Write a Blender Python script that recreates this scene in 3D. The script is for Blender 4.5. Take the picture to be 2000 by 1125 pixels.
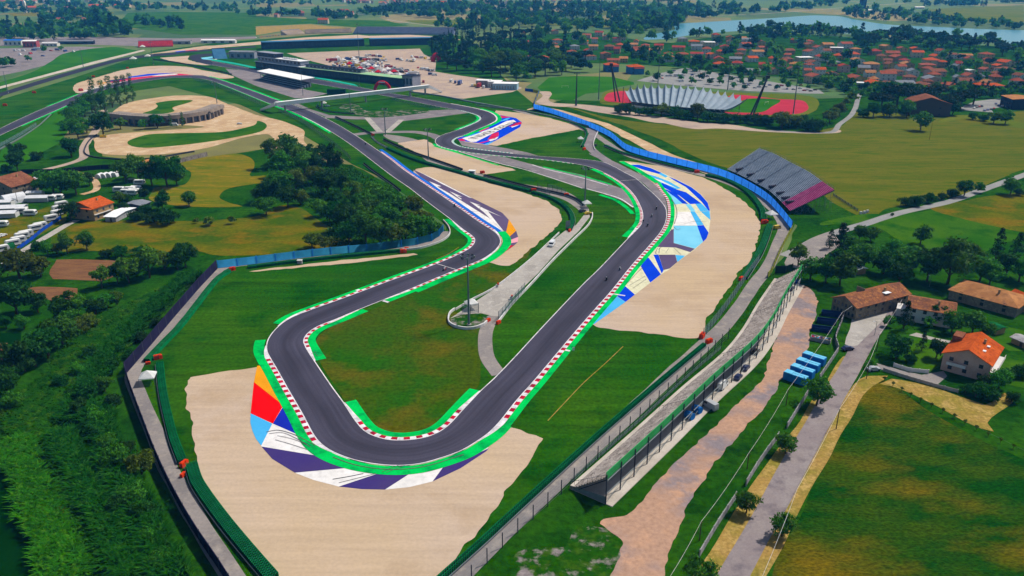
import bpy, bmesh, math, random
import numpy as np
from mathutils import Vector, Matrix, Euler
random.seed(7); rng = np.random.default_rng(7)
for o in list(bpy.data.objects): bpy.data.objects.remove(o)
SC = bpy.context.scene; COL = SC.collection

# ---------------------------------------------------------------- camera, sky, sun, exposure
CAM_H, PITCH, FPX = 120.0, math.radians(21.75), 1556.0
cam_d = bpy.data.cameras.new('camera'); cam = bpy.data.objects.new('camera', cam_d); COL.objects.link(cam)
cam_d.sensor_width = 36.0; cam_d.lens = FPX/2000*36.0; cam_d.clip_start = 1.0; cam_d.clip_end = 60000.0
cam.location = (0, 0, CAM_H); cam.rotation_euler = (math.pi/2-PITCH, 0, 0)
SC.camera = cam
SUN_EL = math.radians(53.5); SUN_AZ = math.radians(58.0)       # azimuth from +Y towards +X
W = bpy.data.worlds.new('World'); SC.world = W; W.use_nodes = True
nt = W.node_tree; nt.nodes.clear()
sky = nt.nodes.new('ShaderNodeTexSky'); sky.sky_type = 'NISHITA'; sky.sun_disc = False
sky.sun_elevation = SUN_EL; sky.sun_rotation = SUN_AZ; sky.air_density = 1.0; sky.dust_density = 1.0; sky.altitude = 100
bg = nt.nodes.new('ShaderNodeBackground'); bg.inputs[1].default_value = 0.085
wo = nt.nodes.new('ShaderNodeOutputWorld'); nt.links.new(sky.outputs[0], bg.inputs[0]); nt.links.new(bg.outputs[0], wo.inputs[0])
sd = bpy.data.lights.new('sun', 'SUN'); sd.energy = 4.4; sd.angle = math.radians(0.5); sd.color = (1.0, 0.95, 0.87)
sun = bpy.data.objects.new('sun', sd); COL.objects.link(sun)
SUNV = Vector((math.sin(SUN_AZ)*math.cos(SUN_EL), math.cos(SUN_AZ)*math.cos(SUN_EL), math.sin(SUN_EL)))
sun.rotation_euler = SUNV.to_track_quat('Z', 'Y').to_euler(); sun.location = SUNV*500
SC.view_settings.view_transform = 'Standard'; SC.view_settings.look = 'None'
SC.view_settings.gamma = 1.0; SC.view_settings.exposure = 0.12; SC.view_settings.use_curve_mapping = False
SC.render.engine = 'CYCLES'
SC.cycles.max_bounces = 6; SC.cycles.volume_bounces = 0; SC.cycles.transparent_max_bounces = 8

# ---------------------------------------------------------------- surveying: where things stand on the flat ground
cp, sp = math.cos(PITCH), math.sin(PITCH)
def g(x, y, z=0.0):
    u = (x-1000.0)/FPX; v = (y-562.5)/FPX
    t = (CAM_H-z)/(sp+v*cp)
    return (u*t, (cp-v*sp)*t)
def gv(x, y, z=0.0):
    a = g(x, y, z); return Vector((a[0], a[1], z))
def proj(X, Y, Z=0.0):
    dz = Z-CAM_H; d = Y*cp-dz*sp; up = Y*sp+dz*cp
    return (1000+FPX*X/d, 562.5-FPX*up/d)
def height(x, yb, yt):
    X, Y = g(x, yb); v = (yt-562.5)/FPX
    return CAM_H - (sp+v*cp)/(cp-v*sp)*Y
def mpp(x, y):                                   # metres per photograph pixel at a ground point
    v = (y-562.5)/FPX; return CAM_H/(sp+v*cp)/FPX
TILES = {'A':(850,190,5),'B':(520,160,5),'C':(700,320,5),'D':(480,480,5),'E':(350,690,5),'F':(650,740,5),'G':(1100,300,5),
 'H':(1000,480,5),'U':(0,80,5),'V':(300,40,5),'W':(600,40,5),'X':(1000,120,6.657),'Y':(1180,120,4.762),'Z':(1380,280,6.657),'Q':(1350,420,6.657),
 'a':(0,0,4),'b':(500,0,4),'c':(1000,0,4),'d':(1500,0,4),'e':(0,280,4),'f':(500,280,4),'h':(1000,280,4),'i':(1500,280,4),
 'j':(0,560,4),'k':(500,560,4),'l':(1000,560,4),'m':(1500,560,4),'n':(0,845,4),'o':(500,845,4),'p':(1000,845,4),'q':(1500,845,4)}
def T(k, *pts):
    ox, oy, s = TILES[k]; return [(ox+a/s, oy+b/s) for a, b in pts]
def gl(pts): return [g(*p) for p in pts]
def catmull(pts, closed=False, step=2.0):
    P = [np.array(p, float) for p in pts]; n = len(P); out = []
    rngi = range(n) if closed else range(n-1)
    for i in rngi:
        p1, p2 = P[i], P[(i+1) % n]
        p0 = P[(i-1) % n] if (closed or i > 0) else 2*p1-p2
        p3 = P[(i+2) % n] if (closed or i < n-2) else 2*p2-p1
        d = np.linalg.norm(p2-p1); k = max(1, int(d/step))
        t0 = 0; t1 = max(np.linalg.norm(p1-p0), 1e-3)**.5; t2 = t1+max(d, 1e-3)**.5; t3 = t2+max(np.linalg.norm(p3-p2), 1e-3)**.5
        for j in range(k):
            t = t1+(t2-t1)*j/k
            a1 = (t1-t)/(t1-t0)*p0+(t-t0)/(t1-t0)*p1; a2 = (t2-t)/(t2-t1)*p1+(t-t1)/(t2-t1)*p2; a3 = (t3-t)/(t3-t2)*p2+(t-t2)/(t3-t2)*p3
            b1 = (t2-t)/(t2-t0)*a1+(t-t0)/(t2-t0)*a2; b2 = (t3-t)/(t3-t1)*a2+(t-t1)/(t3-t1)*a3
            out.append(tuple((t2-t)/(t2-t1)*b1+(t-t1)/(t2-t1)*b2))
    if not closed: out.append(tuple(P[-1]))
    return out
def linear(pts, closed=False, step=2.0):
    out = []; n = len(pts)
    for i in range(n if closed else n-1):
        a, b = np.array(pts[i], float), np.array(pts[(i+1) % n], float); k = max(1, int(np.linalg.norm(b-a)/step))
        out += [tuple(a+(b-a)*j/k) for j in range(k)]
    if not closed: out.append(tuple(pts[-1]))
    return out
def smooth_noise(n, period, seed):
    r = np.random.default_rng(seed); k = max(4, int(n/period)); a = r.normal(size=k)
    x = np.linspace(0, k, n, endpoint=False); i = x.astype(int); f = x-i; f = f*f*(3-2*f)
    return a[i % k]*(1-f)+a[(i+1) % k]*f
def ragged(pts, amp, seed=1):
    n = len(pts); return [(p[0]+a, p[1]+b) for p, a, b in zip(pts, amp*(.6*smooth_noise(n, 3, seed)+.5*smooth_noise(n, 9, seed+1)), amp*(.6*smooth_noise(n, 3, seed+2)+.5*smooth_noise(n, 9, seed+3)))]
def offset(pts, d):
    """offset an open polyline to its left by d (number or list)"""
    P = np.array(pts, float); t = np.gradient(P, axis=0); t /= np.linalg.norm(t, axis=1)[:, None]+1e-9
    nn = np.stack([-t[:, 1], t[:, 0]], 1); d = np.broadcast_to(np.asarray(d, float), (len(P),))
    return [tuple(q) for q in P+nn*d[:, None]]
def arclen(pts):
    P = np.array(pts, float); return np.concatenate([[0], np.cumsum(np.linalg.norm(np.diff(P, axis=0), axis=1))])
def resample(pts, step):
    P = np.array(pts, float); s = arclen(pts); n = max(2, int(round(s[-1]/step))+1); q = np.linspace(0, s[-1], n)
    return [(a, b) for a, b in zip(np.interp(q, s, P[:, 0]), np.interp(q, s, P[:, 1]))]
def piece(curve, a, b):
    """stretch of a ground curve between the points nearest to two photo pixels"""
    P = np.array(curve); ia = int(np.argmin(((P-np.array(g(*a)))**2).sum(1))); ib = int(np.argmin(((P-np.array(g(*b)))**2).sum(1)))
    return curve[min(ia, ib):max(ia, ib)+1]

# ---------------------------------------------------------------- materials
def lin(h):
    h = h.lstrip('#'); c = [int(h[i:i+2], 16)/255 for i in (0, 2, 4)]
    return tuple(x/12.92 if x <= .04045 else ((x+.055)/1.055)**2.4 for x in c)
KALB = 0.80
def alb(h): return tuple(min(.85, x*KALB) for x in lin(h))+(1,)
MATS = {}
def mat(name, c1, c2=None, scale=.05, c3=None, scale3=.4, rough=.9, grain=.12, gscale=2.0, stretch=None, spec=.0, rand=0., metal=0., bump=0., lo=.4, hi=.6, bscale=1.0, streak=0., sangle=0., sscale=.25):
    """procedural surface: one to three real colours mixed by noise over the ground, plus fine grain"""
    if name in MATS: return MATS[name]
    m = bpy.data.materials.new(name); m.use_nodes = True; n = m.node_tree; N = n.nodes; L = n.links
    b = N['Principled BSDF']; b.inputs['Roughness'].default_value = rough; b.inputs['Specular IOR Level'].default_value = spec; b.inputs['Metallic'].default_value = metal
    geo = N.new('ShaderNodeNewGeometry'); vec = geo.outputs['Position']
    if stretch:
        mp = N.new('ShaderNodeMapping'); mp.inputs['Rotation'].default_value = (0, 0, stretch[0]); mp.inputs['Scale'].default_value = (1, stretch[1], 1)
        L.new(vec, mp.inputs[0]); svec = mp.outputs[0]
    else: svec = vec
    def noise(s, v, det=5.):
        x = N.new('ShaderNodeTexNoise'); x.inputs['Scale'].default_value = s; x.inputs['Detail'].default_value = det; x.inputs['Roughness'].default_value = .6; L.new(v, x.inputs['Vector']); return x.outputs['Fac']
    def mix(f, a, bb, lo, hi):
        mr = N.new('ShaderNodeMapRange'); mr.inputs[1].default_value = lo; mr.inputs[2].default_value = hi; L.new(f, mr.inputs[0])
        x = N.new('ShaderNodeMix'); x.data_type = 'RGBA'; L.new(mr.outputs[0], x.inputs[0])
        for sock, val in ((x.inputs[6], a), (x.inputs[7], bb)):
            if isinstance(val, tuple): sock.default_value = val
            else: L.new(val, sock)
        return x.outputs[2]
    col = alb(c1)
    if c2: col = mix(noise(scale, svec), col, alb(c2), lo, hi)
    if c3: col = mix(noise(scale3, svec), col, alb(c3), .5, .66)
    if streak:                                       # long faint lines: raking, mowing, tyre drag
        ms = N.new('ShaderNodeMapping'); ms.inputs['Rotation'].default_value = (0, 0, sangle); ms.inputs['Scale'].default_value = (.06, 1., 1.); L.new(vec, ms.inputs[0])
        sn = noise(sscale, ms.outputs[0], 4.); mr0 = N.new('ShaderNodeMapRange'); mr0.inputs[1].default_value = .3; mr0.inputs[2].default_value = .7; mr0.inputs[3].default_value = 1-streak; mr0.inputs[4].default_value = 1+streak; L.new(sn, mr0.inputs[0])
        h0 = N.new('ShaderNodeHueSaturation'); L.new(mr0.outputs[0], h0.inputs['Value'])
        if isinstance(col, tuple): h0.inputs['Color'].default_value = col
        else: L.new(col, h0.inputs['Color'])
        col = h0.outputs[0]
    if grain or rand:
        hs = N.new('ShaderNodeHueSaturation')
        if isinstance(col, tuple): hs.inputs['Color'].default_value = col
        else: L.new(col, hs.inputs['Color'])
        val = None
        if grain:
            mr = N.new('ShaderNodeMapRange'); mr.inputs[1].default_value = .25; mr.inputs[2].default_value = .75; mr.inputs[3].default_value = 1-grain; mr.inputs[4].default_value = 1+grain
            L.new(noise(gscale, svec, 3.), mr.inputs[0]); val = mr.outputs[0]
        if rand:
            oi = N.new('ShaderNodeObjectInfo'); mr2 = N.new('ShaderNodeMapRange'); mr2.inputs[3].default_value = 1-rand; mr2.inputs[4].default_value = 1+rand; L.new(oi.outputs['Random'], mr2.inputs[0])
            mh = N.new('ShaderNodeMapRange'); mh.inputs[3].default_value = .5-.04*rand; mh.inputs[4].default_value = .5+.05*rand; L.new(oi.outputs['Random'], mh.inputs[0]); L.new(mh.outputs[0], hs.inputs['Hue'])
            if val is None: val = mr2.outputs[0]
            else:
                mu = N.new('ShaderNodeMath'); mu.operation = 'MULTIPLY'; L.new(val, mu.inputs[0]); L.new(mr2.outputs[0], mu.inputs[1]); val = mu.outputs[0]
        L.new(val, hs.inputs['Value']); col = hs.outputs[0]
    if isinstance(col, tuple): b.inputs['Base Color'].default_value = col
    else: L.new(col, b.inputs['Base Color'])
    if bump:
        bp = N.new('ShaderNodeBump'); bp.inputs['Strength'].default_value = bump; bp.inputs['Distance'].default_value = .6; L.new(noise(bscale, svec, 4.), bp.inputs['Height']); L.new(bp.outputs[0], b.inputs['Normal'])
    MATS[name] = m; return m

# ---------------------------------------------------------------- mesh and scene helpers
class MB:
    """collects faces that make up ONE mesh"""
    def __init__(s): s.v = []; s.f = []; s.m = []
    def face(s, pts, mi=0):
        i = len(s.v); s.v += [tuple(p) for p in pts]; s.f.append(tuple(range(i, i+len(pts)))); s.m.append(mi)
    def box(s, c, d, rz=0., mi=0, taper=1.0):
        x, y, z = d[0]/2, d[1]/2, d[2]/2; ca, sa = math.cos(rz), math.sin(rz); i = len(s.v)
        for k, sz in ((1, -z), (taper, z)):
            for a, b in ((-x, -y), (x, -y), (x, y), (-x, y)):
                a *= k; b *= k; s.v.append((c[0]+a*ca-b*sa, c[1]+a*sa+b*ca, c[2]+sz))
        for q in ((3, 2, 1, 0), (4, 5, 6, 7), (0, 1, 5, 4), (1, 2, 6, 5), (2, 3, 7, 6), (3, 0, 4, 7)): s.f.append(tuple(i+k for k in q)); s.m.append(mi)
        return s
    def tube(s, a, b, r0, r1=None, n=6, mi=0, cap=True):
        a, b = Vector(a), Vector(b); r1 = r0 if r1 is None else r1; d = (b-a).normalized()
        u = d.orthogonal().normalized(); w = d.cross(u); i = len(s.v)
        for p, r in ((a, r0), (b, r1)):
            for k in range(n):
                t = 2*math.pi*k/n; s.v.append(tuple(p+u*(r*math.cos(t))+w*(r*math.sin(t))))
        for k in range(n): s.f.append((i+k, i+(k+1) % n, i+n+(k+1) % n, i+n+k)); s.m.append(mi)
        if cap: s.f.append(tuple(i+k for k in range(n))[::-1]); s.m.append(mi); s.f.append(tuple(i+n+k for k in range(n))); s.m.append(mi)
        return s
    def prism(s, poly, z0, z1, mi=0):
        n = len(poly); i = len(s.v); s.v += [(p[0], p[1], z0) for p in poly]+[(p[0], p[1], z1) for p in poly]
        for k in range(n): s.f.append((i+k, i+(k+1) % n, i+n+(k+1) % n, i+n+k)); s.m.append(mi)
        s.f.append(tuple(i+n+k for k in range(n))); s.m.append(mi); s.f.append(tuple(i+k for k in range(n))[::-1]); s.m.append(mi); return s
    def strip(s, A, B, za, zb, mi=0):
        """quads between two polylines with their heights (number or list)"""
        n = min(len(A), len(B)); i = len(s.v); za = np.broadcast_to(za, (n,)); zb = np.broadcast_to(zb, (n,))
        s.v += [(A[k][0], A[k][1], float(za[k])) for k in range(n)]+[(B[k][0], B[k][1], float(zb[k])) for k in range(n)]
        for k in range(n-1): s.f.append((i+k, i+k+1, i+n+k+1, i+n+k)); s.m.append(mi)
        return s
    def sweep(s, path, prof, mi=0, closed_prof=True):
        """sweep an (offset, height) profile along a ground polyline; caps both ends"""
        rows = [offset(path, o) for o, _ in prof]; n = len(path); k = len(prof); i = len(s.v)
        for r, (_, z) in zip(rows, prof): s.v += [(p[0], p[1], z) for p in r]
        for a in range(k if closed_prof else k-1):
            b = (a+1) % k
            for j in range(n-1): s.f.append((i+a*n+j, i+a*n+j+1, i+b*n+j+1, i+b*n+j)); s.m.append(mi)
        if closed_prof: s.f.append(tuple(i+a*n for a in range(k))); s.m.append(mi); s.f.append(tuple(i+a*n+n-1 for a in range(k))[::-1]); s.m.append(mi)
        return s
    def mesh(s, name, *mats):
        me = bpy.data.meshes.new(name); me.from_pydata(s.v, [], s.f)
        for m in mats: me.materials.append(MATS[m] if isinstance(m, str) else m)
        if len(mats) > 1: me.polygons.foreach_set('material_index', s.m)
        return me
    def build(s, name, *mats, parent=None, loc=None, rz=None):
        return link(name, s.mesh(name, *mats), parent, loc, rz)
def link(name, data, parent=None, loc=None, rz=None, scale=None):
    o = bpy.data.objects.new(name, data); COL.objects.link(o); o.parent = parent
    if loc is not None: o.location = loc
    if rz is not None: o.rotation_euler = (0, 0, rz)
    if scale is not None: o.scale = scale if hasattr(scale, '__len__') else (scale,)*3
    return o
LABELS = {}
def tag(o, label, cat, group=None, kind=None):
    o['label'] = label; o['category'] = cat
    if group: o['group'] = group
    if kind: o['kind'] = kind
    LABELS.setdefault(label, []).append(o.name)
    return o
def thing(name, label, cat, loc=(0, 0, 0), rz=0., group=None, scale=None):
    o = link(name, None, None, loc, rz, scale); o.empty_display_size = .2; return tag(o, label, cat, group)
def structure(o, label=None, cat=None):
    o['kind'] = 'structure'
    if label: o['label'] = label
    if cat: o['category'] = cat
    return o
def copy_tree(o, parent=None):
    c = o.copy(); COL.objects.link(c); c.parent = parent
    for ch in list(KIDS.get(o.name, [])): copy_tree_part(ch, c)
    return c
KIDS = {}
def remember(o):
    KIDS[o.name] = [c for c in o.children]
    for c in o.children: KIDS[c.name] = [d for d in c.children]
def copy_tree_part(ch, par):
    c = ch.copy(); COL.objects.link(c); c.parent = par
    for d in KIDS.get(ch.name, []): copy_tree_part(d, c)
LAYN = {}
def lay(level):
    k = LAYN.get(level, 0); LAYN[level] = k+1; return level*.024+(k % 5)*.0045
def sheet(name, ground_pts, m, level, label=None, parent=None, cat=None):
    z = lay(level); b = MB(); b.face([(p[0], p[1], z) for p in ground_pts])
    o = b.build(name, m, parent=parent)
    if o.data.polygons[0].normal.z < 0: o.data.flip_normals()
    if parent is None: structure(o, label, cat)
    return o
def field(name, pts, m, level, label=None, amp=0., smooth=True, step=4., seed=3, parent=None):
    G = gl(pts); G = catmull(G, True, step) if smooth else linear(G, True, step)
    if amp: G = ragged(G, amp, seed)
    return sheet(name, G, m, level, label, parent)
def ribbon(name, A, B, m, level, label=None, parent=None):
    z = lay(level); o = MB().strip(A, B, z, z).build(name, m, parent=parent)
    if o.data.polygons[0].normal.z < 0: o.data.flip_normals()
    if parent is None: structure(o, label)
    return o
def road(name, pts, width, m, level, label=None, step=3., amp=0., seed=5):
    c = catmull(gl(pts), False, step); w = width/2
    A = offset(c, w); B = offset(c, -w)
    if amp: A = ragged(A, amp, seed); B = ragged(B, amp, seed+9)
    return ribbon(name, A, B, m, level, label), c
# ================================================================ MATERIALS OF THE GROUND
mat('m_circuit_grass', '#205800', '#345e00', .014, '#144a00', .045, grain=.38, gscale=.8, bump=.3, bscale=1.2, streak=.3, sangle=.9, sscale=.22)
mat('m_infield_grass', '#425600', '#285a00', .024, '#5c5806', .05, grain=.4, gscale=.7, bump=.3, bscale=1.2, streak=.1, sangle=.5, sscale=.3, lo=.42, hi=.58)
mat('m_olive_field', '#586208', '#6c6a18', .012, '#466206', .05, grain=.2, gscale=.5, stretch=(math.radians(-27), 5.), lo=.35, hi=.65)
mat('m_tall_grass', '#124602', '#385202', .05, '#70600a', .02, grain=.6, gscale=.9, stretch=(math.radians(-32), 1.7), bump=1., bscale=.9, streak=.16, sangle=math.radians(-32), sscale=.8)
mat('m_meadow_gold', '#686600', '#3e5a00', .03, '#7c6206', .05, grain=.3, gscale=.5, stretch=(0, 1.6))
mat('m_mown_gold', '#7a7006', '#566a04', .03, '#94781c', .06, grain=.2, gscale=.4, stretch=(math.radians(60), 4.))
mat('m_scrub', '#1c4c00', '#2c5a02', .03, '#123c00', .08, grain=.45, gscale=.5, bump=.8, bscale=.5)
mat('m_dark_crop', '#052c04', '#083404', .05, grain=.25, gscale=1.2)
mat('m_lawn', '#2c6002', '#426a04', .02, '#1e5400', .06, grain=.15, gscale=1.)
mat('m_bright_turf', '#286602', '#387204', .02, grain=.1, gscale=1.)
mat('m_far_olive', '#5a6c14', '#6c721c', .01, grain=.12, gscale=.3)
mat('m_dry_verge', '#a8884a', '#8c8034', .08, '#b89a5c', .25, grain=.3, gscale=1.)
mat('m_plough', '#74503a', '#86603e', .1, grain=.25, gscale=.8, stretch=(math.radians(20), 6.))
mat('m_gravel', '#c8ae8e', '#c9b3a2', .006, '#bca286', .03, grain=.08, gscale=1.2, streak=.075, sangle=.65, sscale=.5)
mat('m_dirt', '#cdb08a', '#bd9c78', .05, '#d8bfa0', .12, grain=.1, gscale=.8)
mat('m_dirt_road', '#b8937c', '#8e8286', .05, '#c49a7e', .16, grain=.22, gscale=.8, lo=.44, hi=.6)
mat('m_bare', '#1e4e00', '#8e8484', .16, '#3a5c08', .3, grain=.4, gscale=.8, lo=.52, hi=.6)
mat('m_yard', '#b7a294', '#c0ab98', .02, '#a8968c', .06, grain=.08, gscale=.5)
mat('m_track', '#3d3b48', '#363845', .03, '#423e4a', .06, grain=.07, gscale=1.2, rough=.75)
mat('m_old_asphalt', '#8d8588', '#7e787c', .04, '#989092', .12, grain=.1, gscale=1.)
mat('m_access_road', '#98908c', '#857f7e', .05, '#a39a92', .2, grain=.14, gscale=1.2)
mat('m_road', '#908484', '#9c9290', .06, '#7a7074', .2, grain=.12, gscale=1.5)
mat('m_grey_road', '#8f9092', '#9c9c9a', .06, grain=.1)
mat('m_concrete', '#b5afa8', '#a39d96', .1, '#c2bcb4', .4, grain=.12, gscale=1.5)
mat('m_pale_concrete', '#cfc6bb', '#bcb2a6', .1, grain=.1)
mat('m_white_paint', '#f4f1f4', '#dcd8dc', .25, '#bcb8bc', .3, grain=.08, rough=.6)
mat('m_off_white', '#f6f2f0', '#e8e4e0', .12, '#dcd8d6', .5, grain=.06, rough=.6)
mat('m_red_paint', '#cc1c3c', '#a81834', .2, '#8c2038', .3, grain=.15, rough=.6)
mat('m_green_paint', '#06d05a', '#06be50', .08, '#0a8c4a', .16, grain=.14, rough=.6)
mat('m_teal_paint', '#1fa48c', '#2fb39c', .1, grain=.1, rough=.6)
mat('m_orange_paint', '#f6a416', '#e99a14', .1, grain=.05, rough=.6)
mat('m_red_area', '#fa0808', '#ee0606', .1, grain=.04, rough=.6)
mat('m_navy_paint', '#1f2fb4', '#1a2aa6', .1, grain=.05, rough=.6)
mat('m_blue_paint', '#1246e0', '#0f40d4', .1, grain=.05, rough=.6)
mat('m_band_blue', '#2472dc', '#2068cc', .1, grain=.06, rough=.6)
mat('m_sky_paint', '#4fb8f0', '#48b0ea', .1, grain=.05, rough=.6)
mat('m_aqua_paint', '#86d6f2', '#7accec', .1, grain=.05, rough=.6)
mat('m_cream_paint', '#e9e5c4', '#ddd9b6', .15, '#cfcba8', .5, grain=.06, rough=.6)
mat('m_purple_paint', '#41347a', '#4a3c74', .05, grain=.08, rough=.6)
mat('m_mauve_paint', '#66587a', '#5e5070', .05, grain=.08, rough=.6)
mat('m_pink_paint', '#f2a8b4', grain=.05, rough=.6)
mat('m_magenta_paint', '#e02458', '#cc2050', .1, grain=.06, rough=.6)
mat('m_black_print', '#23222c', grain=.05, rough=.7)
mat('m_red_track', '#c2394c', '#b43444', .05, grain=.06)
mat('m_rubber_dark', '#3a3945', '#34343f', .05, grain=.05)
def far_ground():
    m = bpy.data.materials.new('m_farmland'); m.use_nodes = True; n = m.node_tree; N = n.nodes; L = n.links; b = N['Principled BSDF']; b.inputs['Roughness'].default_value = .95
    geo = N.new('ShaderNodeNewGeometry'); mp = N.new('ShaderNodeMapping'); mp.inputs['Rotation'].default_value = (0, 0, .35); mp.inputs['Scale'].default_value = (1, .62, 1); L.new(geo.outputs['Position'], mp.inputs[0])
    vo = N.new('ShaderNodeTexVoronoi'); vo.inputs['Scale'].default_value = 1/230; vo.distance = 'MANHATTAN'; L.new(mp.outputs[0], vo.inputs['Vector'])
    sx = N.new('ShaderNodeSeparateColor'); L.new(vo.outputs['Color'], sx.inputs[0])
    cr = N.new('ShaderNodeValToRGB'); cr.color_ramp.interpolation = 'CONSTANT'; L.new(sx.outputs[0], cr.inputs[0])
    cols = ['#2c5c08', '#4a6a12', '#386408', '#566e1c', '#74702e', '#2a5606', '#42680c', '#847a42']; e = cr.color_ramp.elements
    while len(e) < len(cols): e.new(.5)
    for i, c in enumerate(cols): e[i].position = i/len(cols); e[i].color = alb(c)
    no = N.new('ShaderNodeTexNoise'); no.inputs['Scale'].default_value = .03; no.inputs['Detail'].default_value = 8; L.new(geo.outputs['Position'], no.inputs['Vector'])
    mr = N.new('ShaderNodeMapRange'); mr.inputs[1].default_value = .3; mr.inputs[2].default_value = .7; mr.inputs[3].default_value = .75; mr.inputs[4].default_value = 1.25; L.new(no.outputs['Fac'], mr.inputs[0])
    hs = N.new('ShaderNodeHueSaturation'); L.new(cr.outputs[0], hs.inputs['Color']); L.new(mr.outputs[0], hs.inputs['Value']); L.new(hs.outputs[0], b.inputs['Base Color'])
    MATS['m_farmland'] = m
far_ground()

# ================================================================ THE GROUND AND ITS FIELDS
gb = MB(); gb.face([(-14000, -1500, -.03), (14000, -1500, -.03), (14000, 16000, -.03), (-14000, 16000, -.03)]); structure(gb.build('ground', 'm_farmland'), 'green and gold farmland reaching to the hazy distance')
# scrub and countryside either side
field('terrain', [(-900,1600),(-900,300),(-300,320),(-60,300),(60,285),(190,270),(200,305),(330,320),(520,290),(620,315),(690,322),(760,360),(870,450),(870,465),(425,520),(245,730),(330,960),(450,1160),(560,1700)], 'm_scrub', 0, 'rough scrubland beyond the left perimeter fence', amp=.6, smooth=False)
field('terrain', [(1045,208),(1100,195),(1300,200),(1700,190),(2100,190),(2600,260),(2600,1700),(860,1700),(880,1125),(1100,950),(1380,690),(1530,500),(1555,440),(1430,345),(1200,270)], 'm_scrub', 0, 'countryside beyond the right perimeter fence', amp=.5, smooth=False)
CG = [(243,728),(425,517),(870,458),(872,440),(745,347),(690,322),(560,245),(470,205),(330,168),(190,188),(60,260),(-120,350),(-400,420),(-400,230),(-100,225),(150,150),(300,100),(420,84),(640,66),(900,70),(1000,168),(1045,205),(1200,268),(1430,342),(1553,438),(1530,480),(1480,560),(1360,690),(1100,940),(870,1130),(830,1300),(480,1300),(440,1130),(330,955)]
field('circuit_grass', CG, 'm_circuit_grass', 1, 'mown green grass around the race track', smooth=False)
field('circuit_grass', T('k',(470,380),(560,320),(900,190),(1330,0),(1500,-60),(1700,-300),(1990,-500),(2150,-500),(2000,0),(1800,200),(1750,700),(1600,950),(1350,1130),(1000,1150),(900,1100),(700,900),(500,600)), 'm_infield_grass', 2, 'worn olive infield grass inside the hairpin', amp=1.2)
field('olive_field', [(1105,207),(1200,240),(1290,272),(1345,300),(1430,330),(1530,330),(1640,405),(1690,425),(1740,405),(1860,385),(1990,335),(2300,250),(2300,205),(1980,218),(1840,230),(1690,215),(1640,246),(1560,258),(1430,252),(1300,243),(1200,232)], 'm_olive_field', 1, 'broad mown olive field behind the metal grandstand', amp=.8)
field('olive_field', [(1835,240),(1900,232),(1990,250),(2300,300),(2300,252),(2000,240),(1960,228),(1870,225)], 'm_far_olive', 2, 'small pale field right of the single round tree', amp=.6)
field('tall_grass_field', [(1500,1140),(1560,1020),(1630,870),(1690,762),(1720,742),(1790,790),(1900,850),(2010,900),(2500,1100),(2500,1700),(1400,1700)], 'm_tall_grass', 1, 'dark tall grass field in the lower right corner', amp=.5)
field('meadow', [(1600,440),(1680,420),(1760,418),(1860,400),(1960,385),(2100,345),(2400,340),(2400,480),(2000,470),(1900,500),(1840,500),(1760,470),(1700,440)], 'm_lawn', 1, 'green and gold meadow below the grey country road', amp=1.)
field('meadow', [(1810,405),(1880,395),(2050,365),(2300,360),(2300,455),(2010,455),(1930,440),(1870,425)], 'm_meadow_gold', 2, amp=1.5)
field('meadow', [(95,470),(140,440),(290,430),(480,425),(560,400),(640,440),(690,470),(640,490),(430,500),(390,490),(300,495),(180,490),(110,490)], 'm_meadow_gold', 1, 'yellowing meadow below the orange roofed house', amp=1.5)
field('mown_field', T('e',(1170,390),(1250,340),(1420,330),(1490,230),(1400,150),(1600,110),(1840,80),(1960,110),(2000,180),(1960,260),(2080,250),(2080,300),(1800,350),(1700,420),(1800,470),(1900,495),(1560,500),(1200,450)), 'm_mown_gold', 2, 'curved mown golden field beside the dirt track', amp=1.)
field('ploughed_field', T('e',(430,910),(640,905),(1070,925),(1040,960),(880,1040),(790,1075),(420,1060),(400,1020)), 'm_plough', 2, 'brown ploughed plot left of the perimeter fence', amp=.8, smooth=False)
field('ploughed_field', T('j',(90,15),(340,0),(600,10),(600,100),(400,110),(250,70),(100,50)), 'm_plough', 2, 'smaller brown ploughed plot at the left edge', amp=.8, smooth=False)
field('crop_field', [(-300,870),(-20,872),(45,880),(60,950),(80,1050),(100,1140),(110,1500),(-300,1500)], 'm_dark_crop', 2, 'very dark green crop in the lower left corner', amp=.4)
field('vegetable_plot', T('j',(-40,360),(180,360),(170,420),(140,450),(-40,440)), 'm_dark_crop', 2, amp=.4, smooth=False)
field('vegetable_plot', T('j',(-40,440),(60,440),(40,500),(50,600),(-40,650)), 'm_plough', 2, amp=.4, smooth=False)
field('camp_grass', [(-100,420),(0,432),(50,420),(120,395),(125,430),(60,470),(0,505),(-100,540)], 'm_meadow_gold', 2, 'worn camp grass between the caravans', amp=.6)
field('lawn', T('m',(1090,330),(1300,400),(1400,500),(1330,620),(1250,660),(1100,620),(1060,580),(1100,470)), 'm_lawn', 2, 'house garden lawn', amp=.4)
field('lawn', T('m',(1700,300),(1850,310),(2050,360),(2050,480),(1880,500),(1780,440)), 'm_lawn', 2, amp=.4)
field('lawn', T('m',(1850,560),(2050,590),(2050,800),(1850,760),(1780,640)), 'm_lawn', 2, amp=.4)
field('mown_field', T('m',(860,760),(960,720),(1300,780),(1500,860),(1700,930),(1850,830),(1910,870),(1900,900),(1700,1060),(1760,1130),(1650,1100),(1300,920),(1000,790)), 'm_dry_verge', 2, 'dry golden strip with young vines', amp=.6)
field('grass_bank', T('U',(0,430),(0,560),(-400,700),(-400,500)), 'm_circuit_grass', 1)
field('grass_bank', T('U',(-200,480),(0,405),(300,310),(500,200),(640,120),(900,75),(1100,60),(1290,85),(1340,95),(1000,200),(600,300),(200,405),(0,440),(-200,500)), 'm_bright_turf', 3, 'bright green bank along the back straight')
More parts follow.
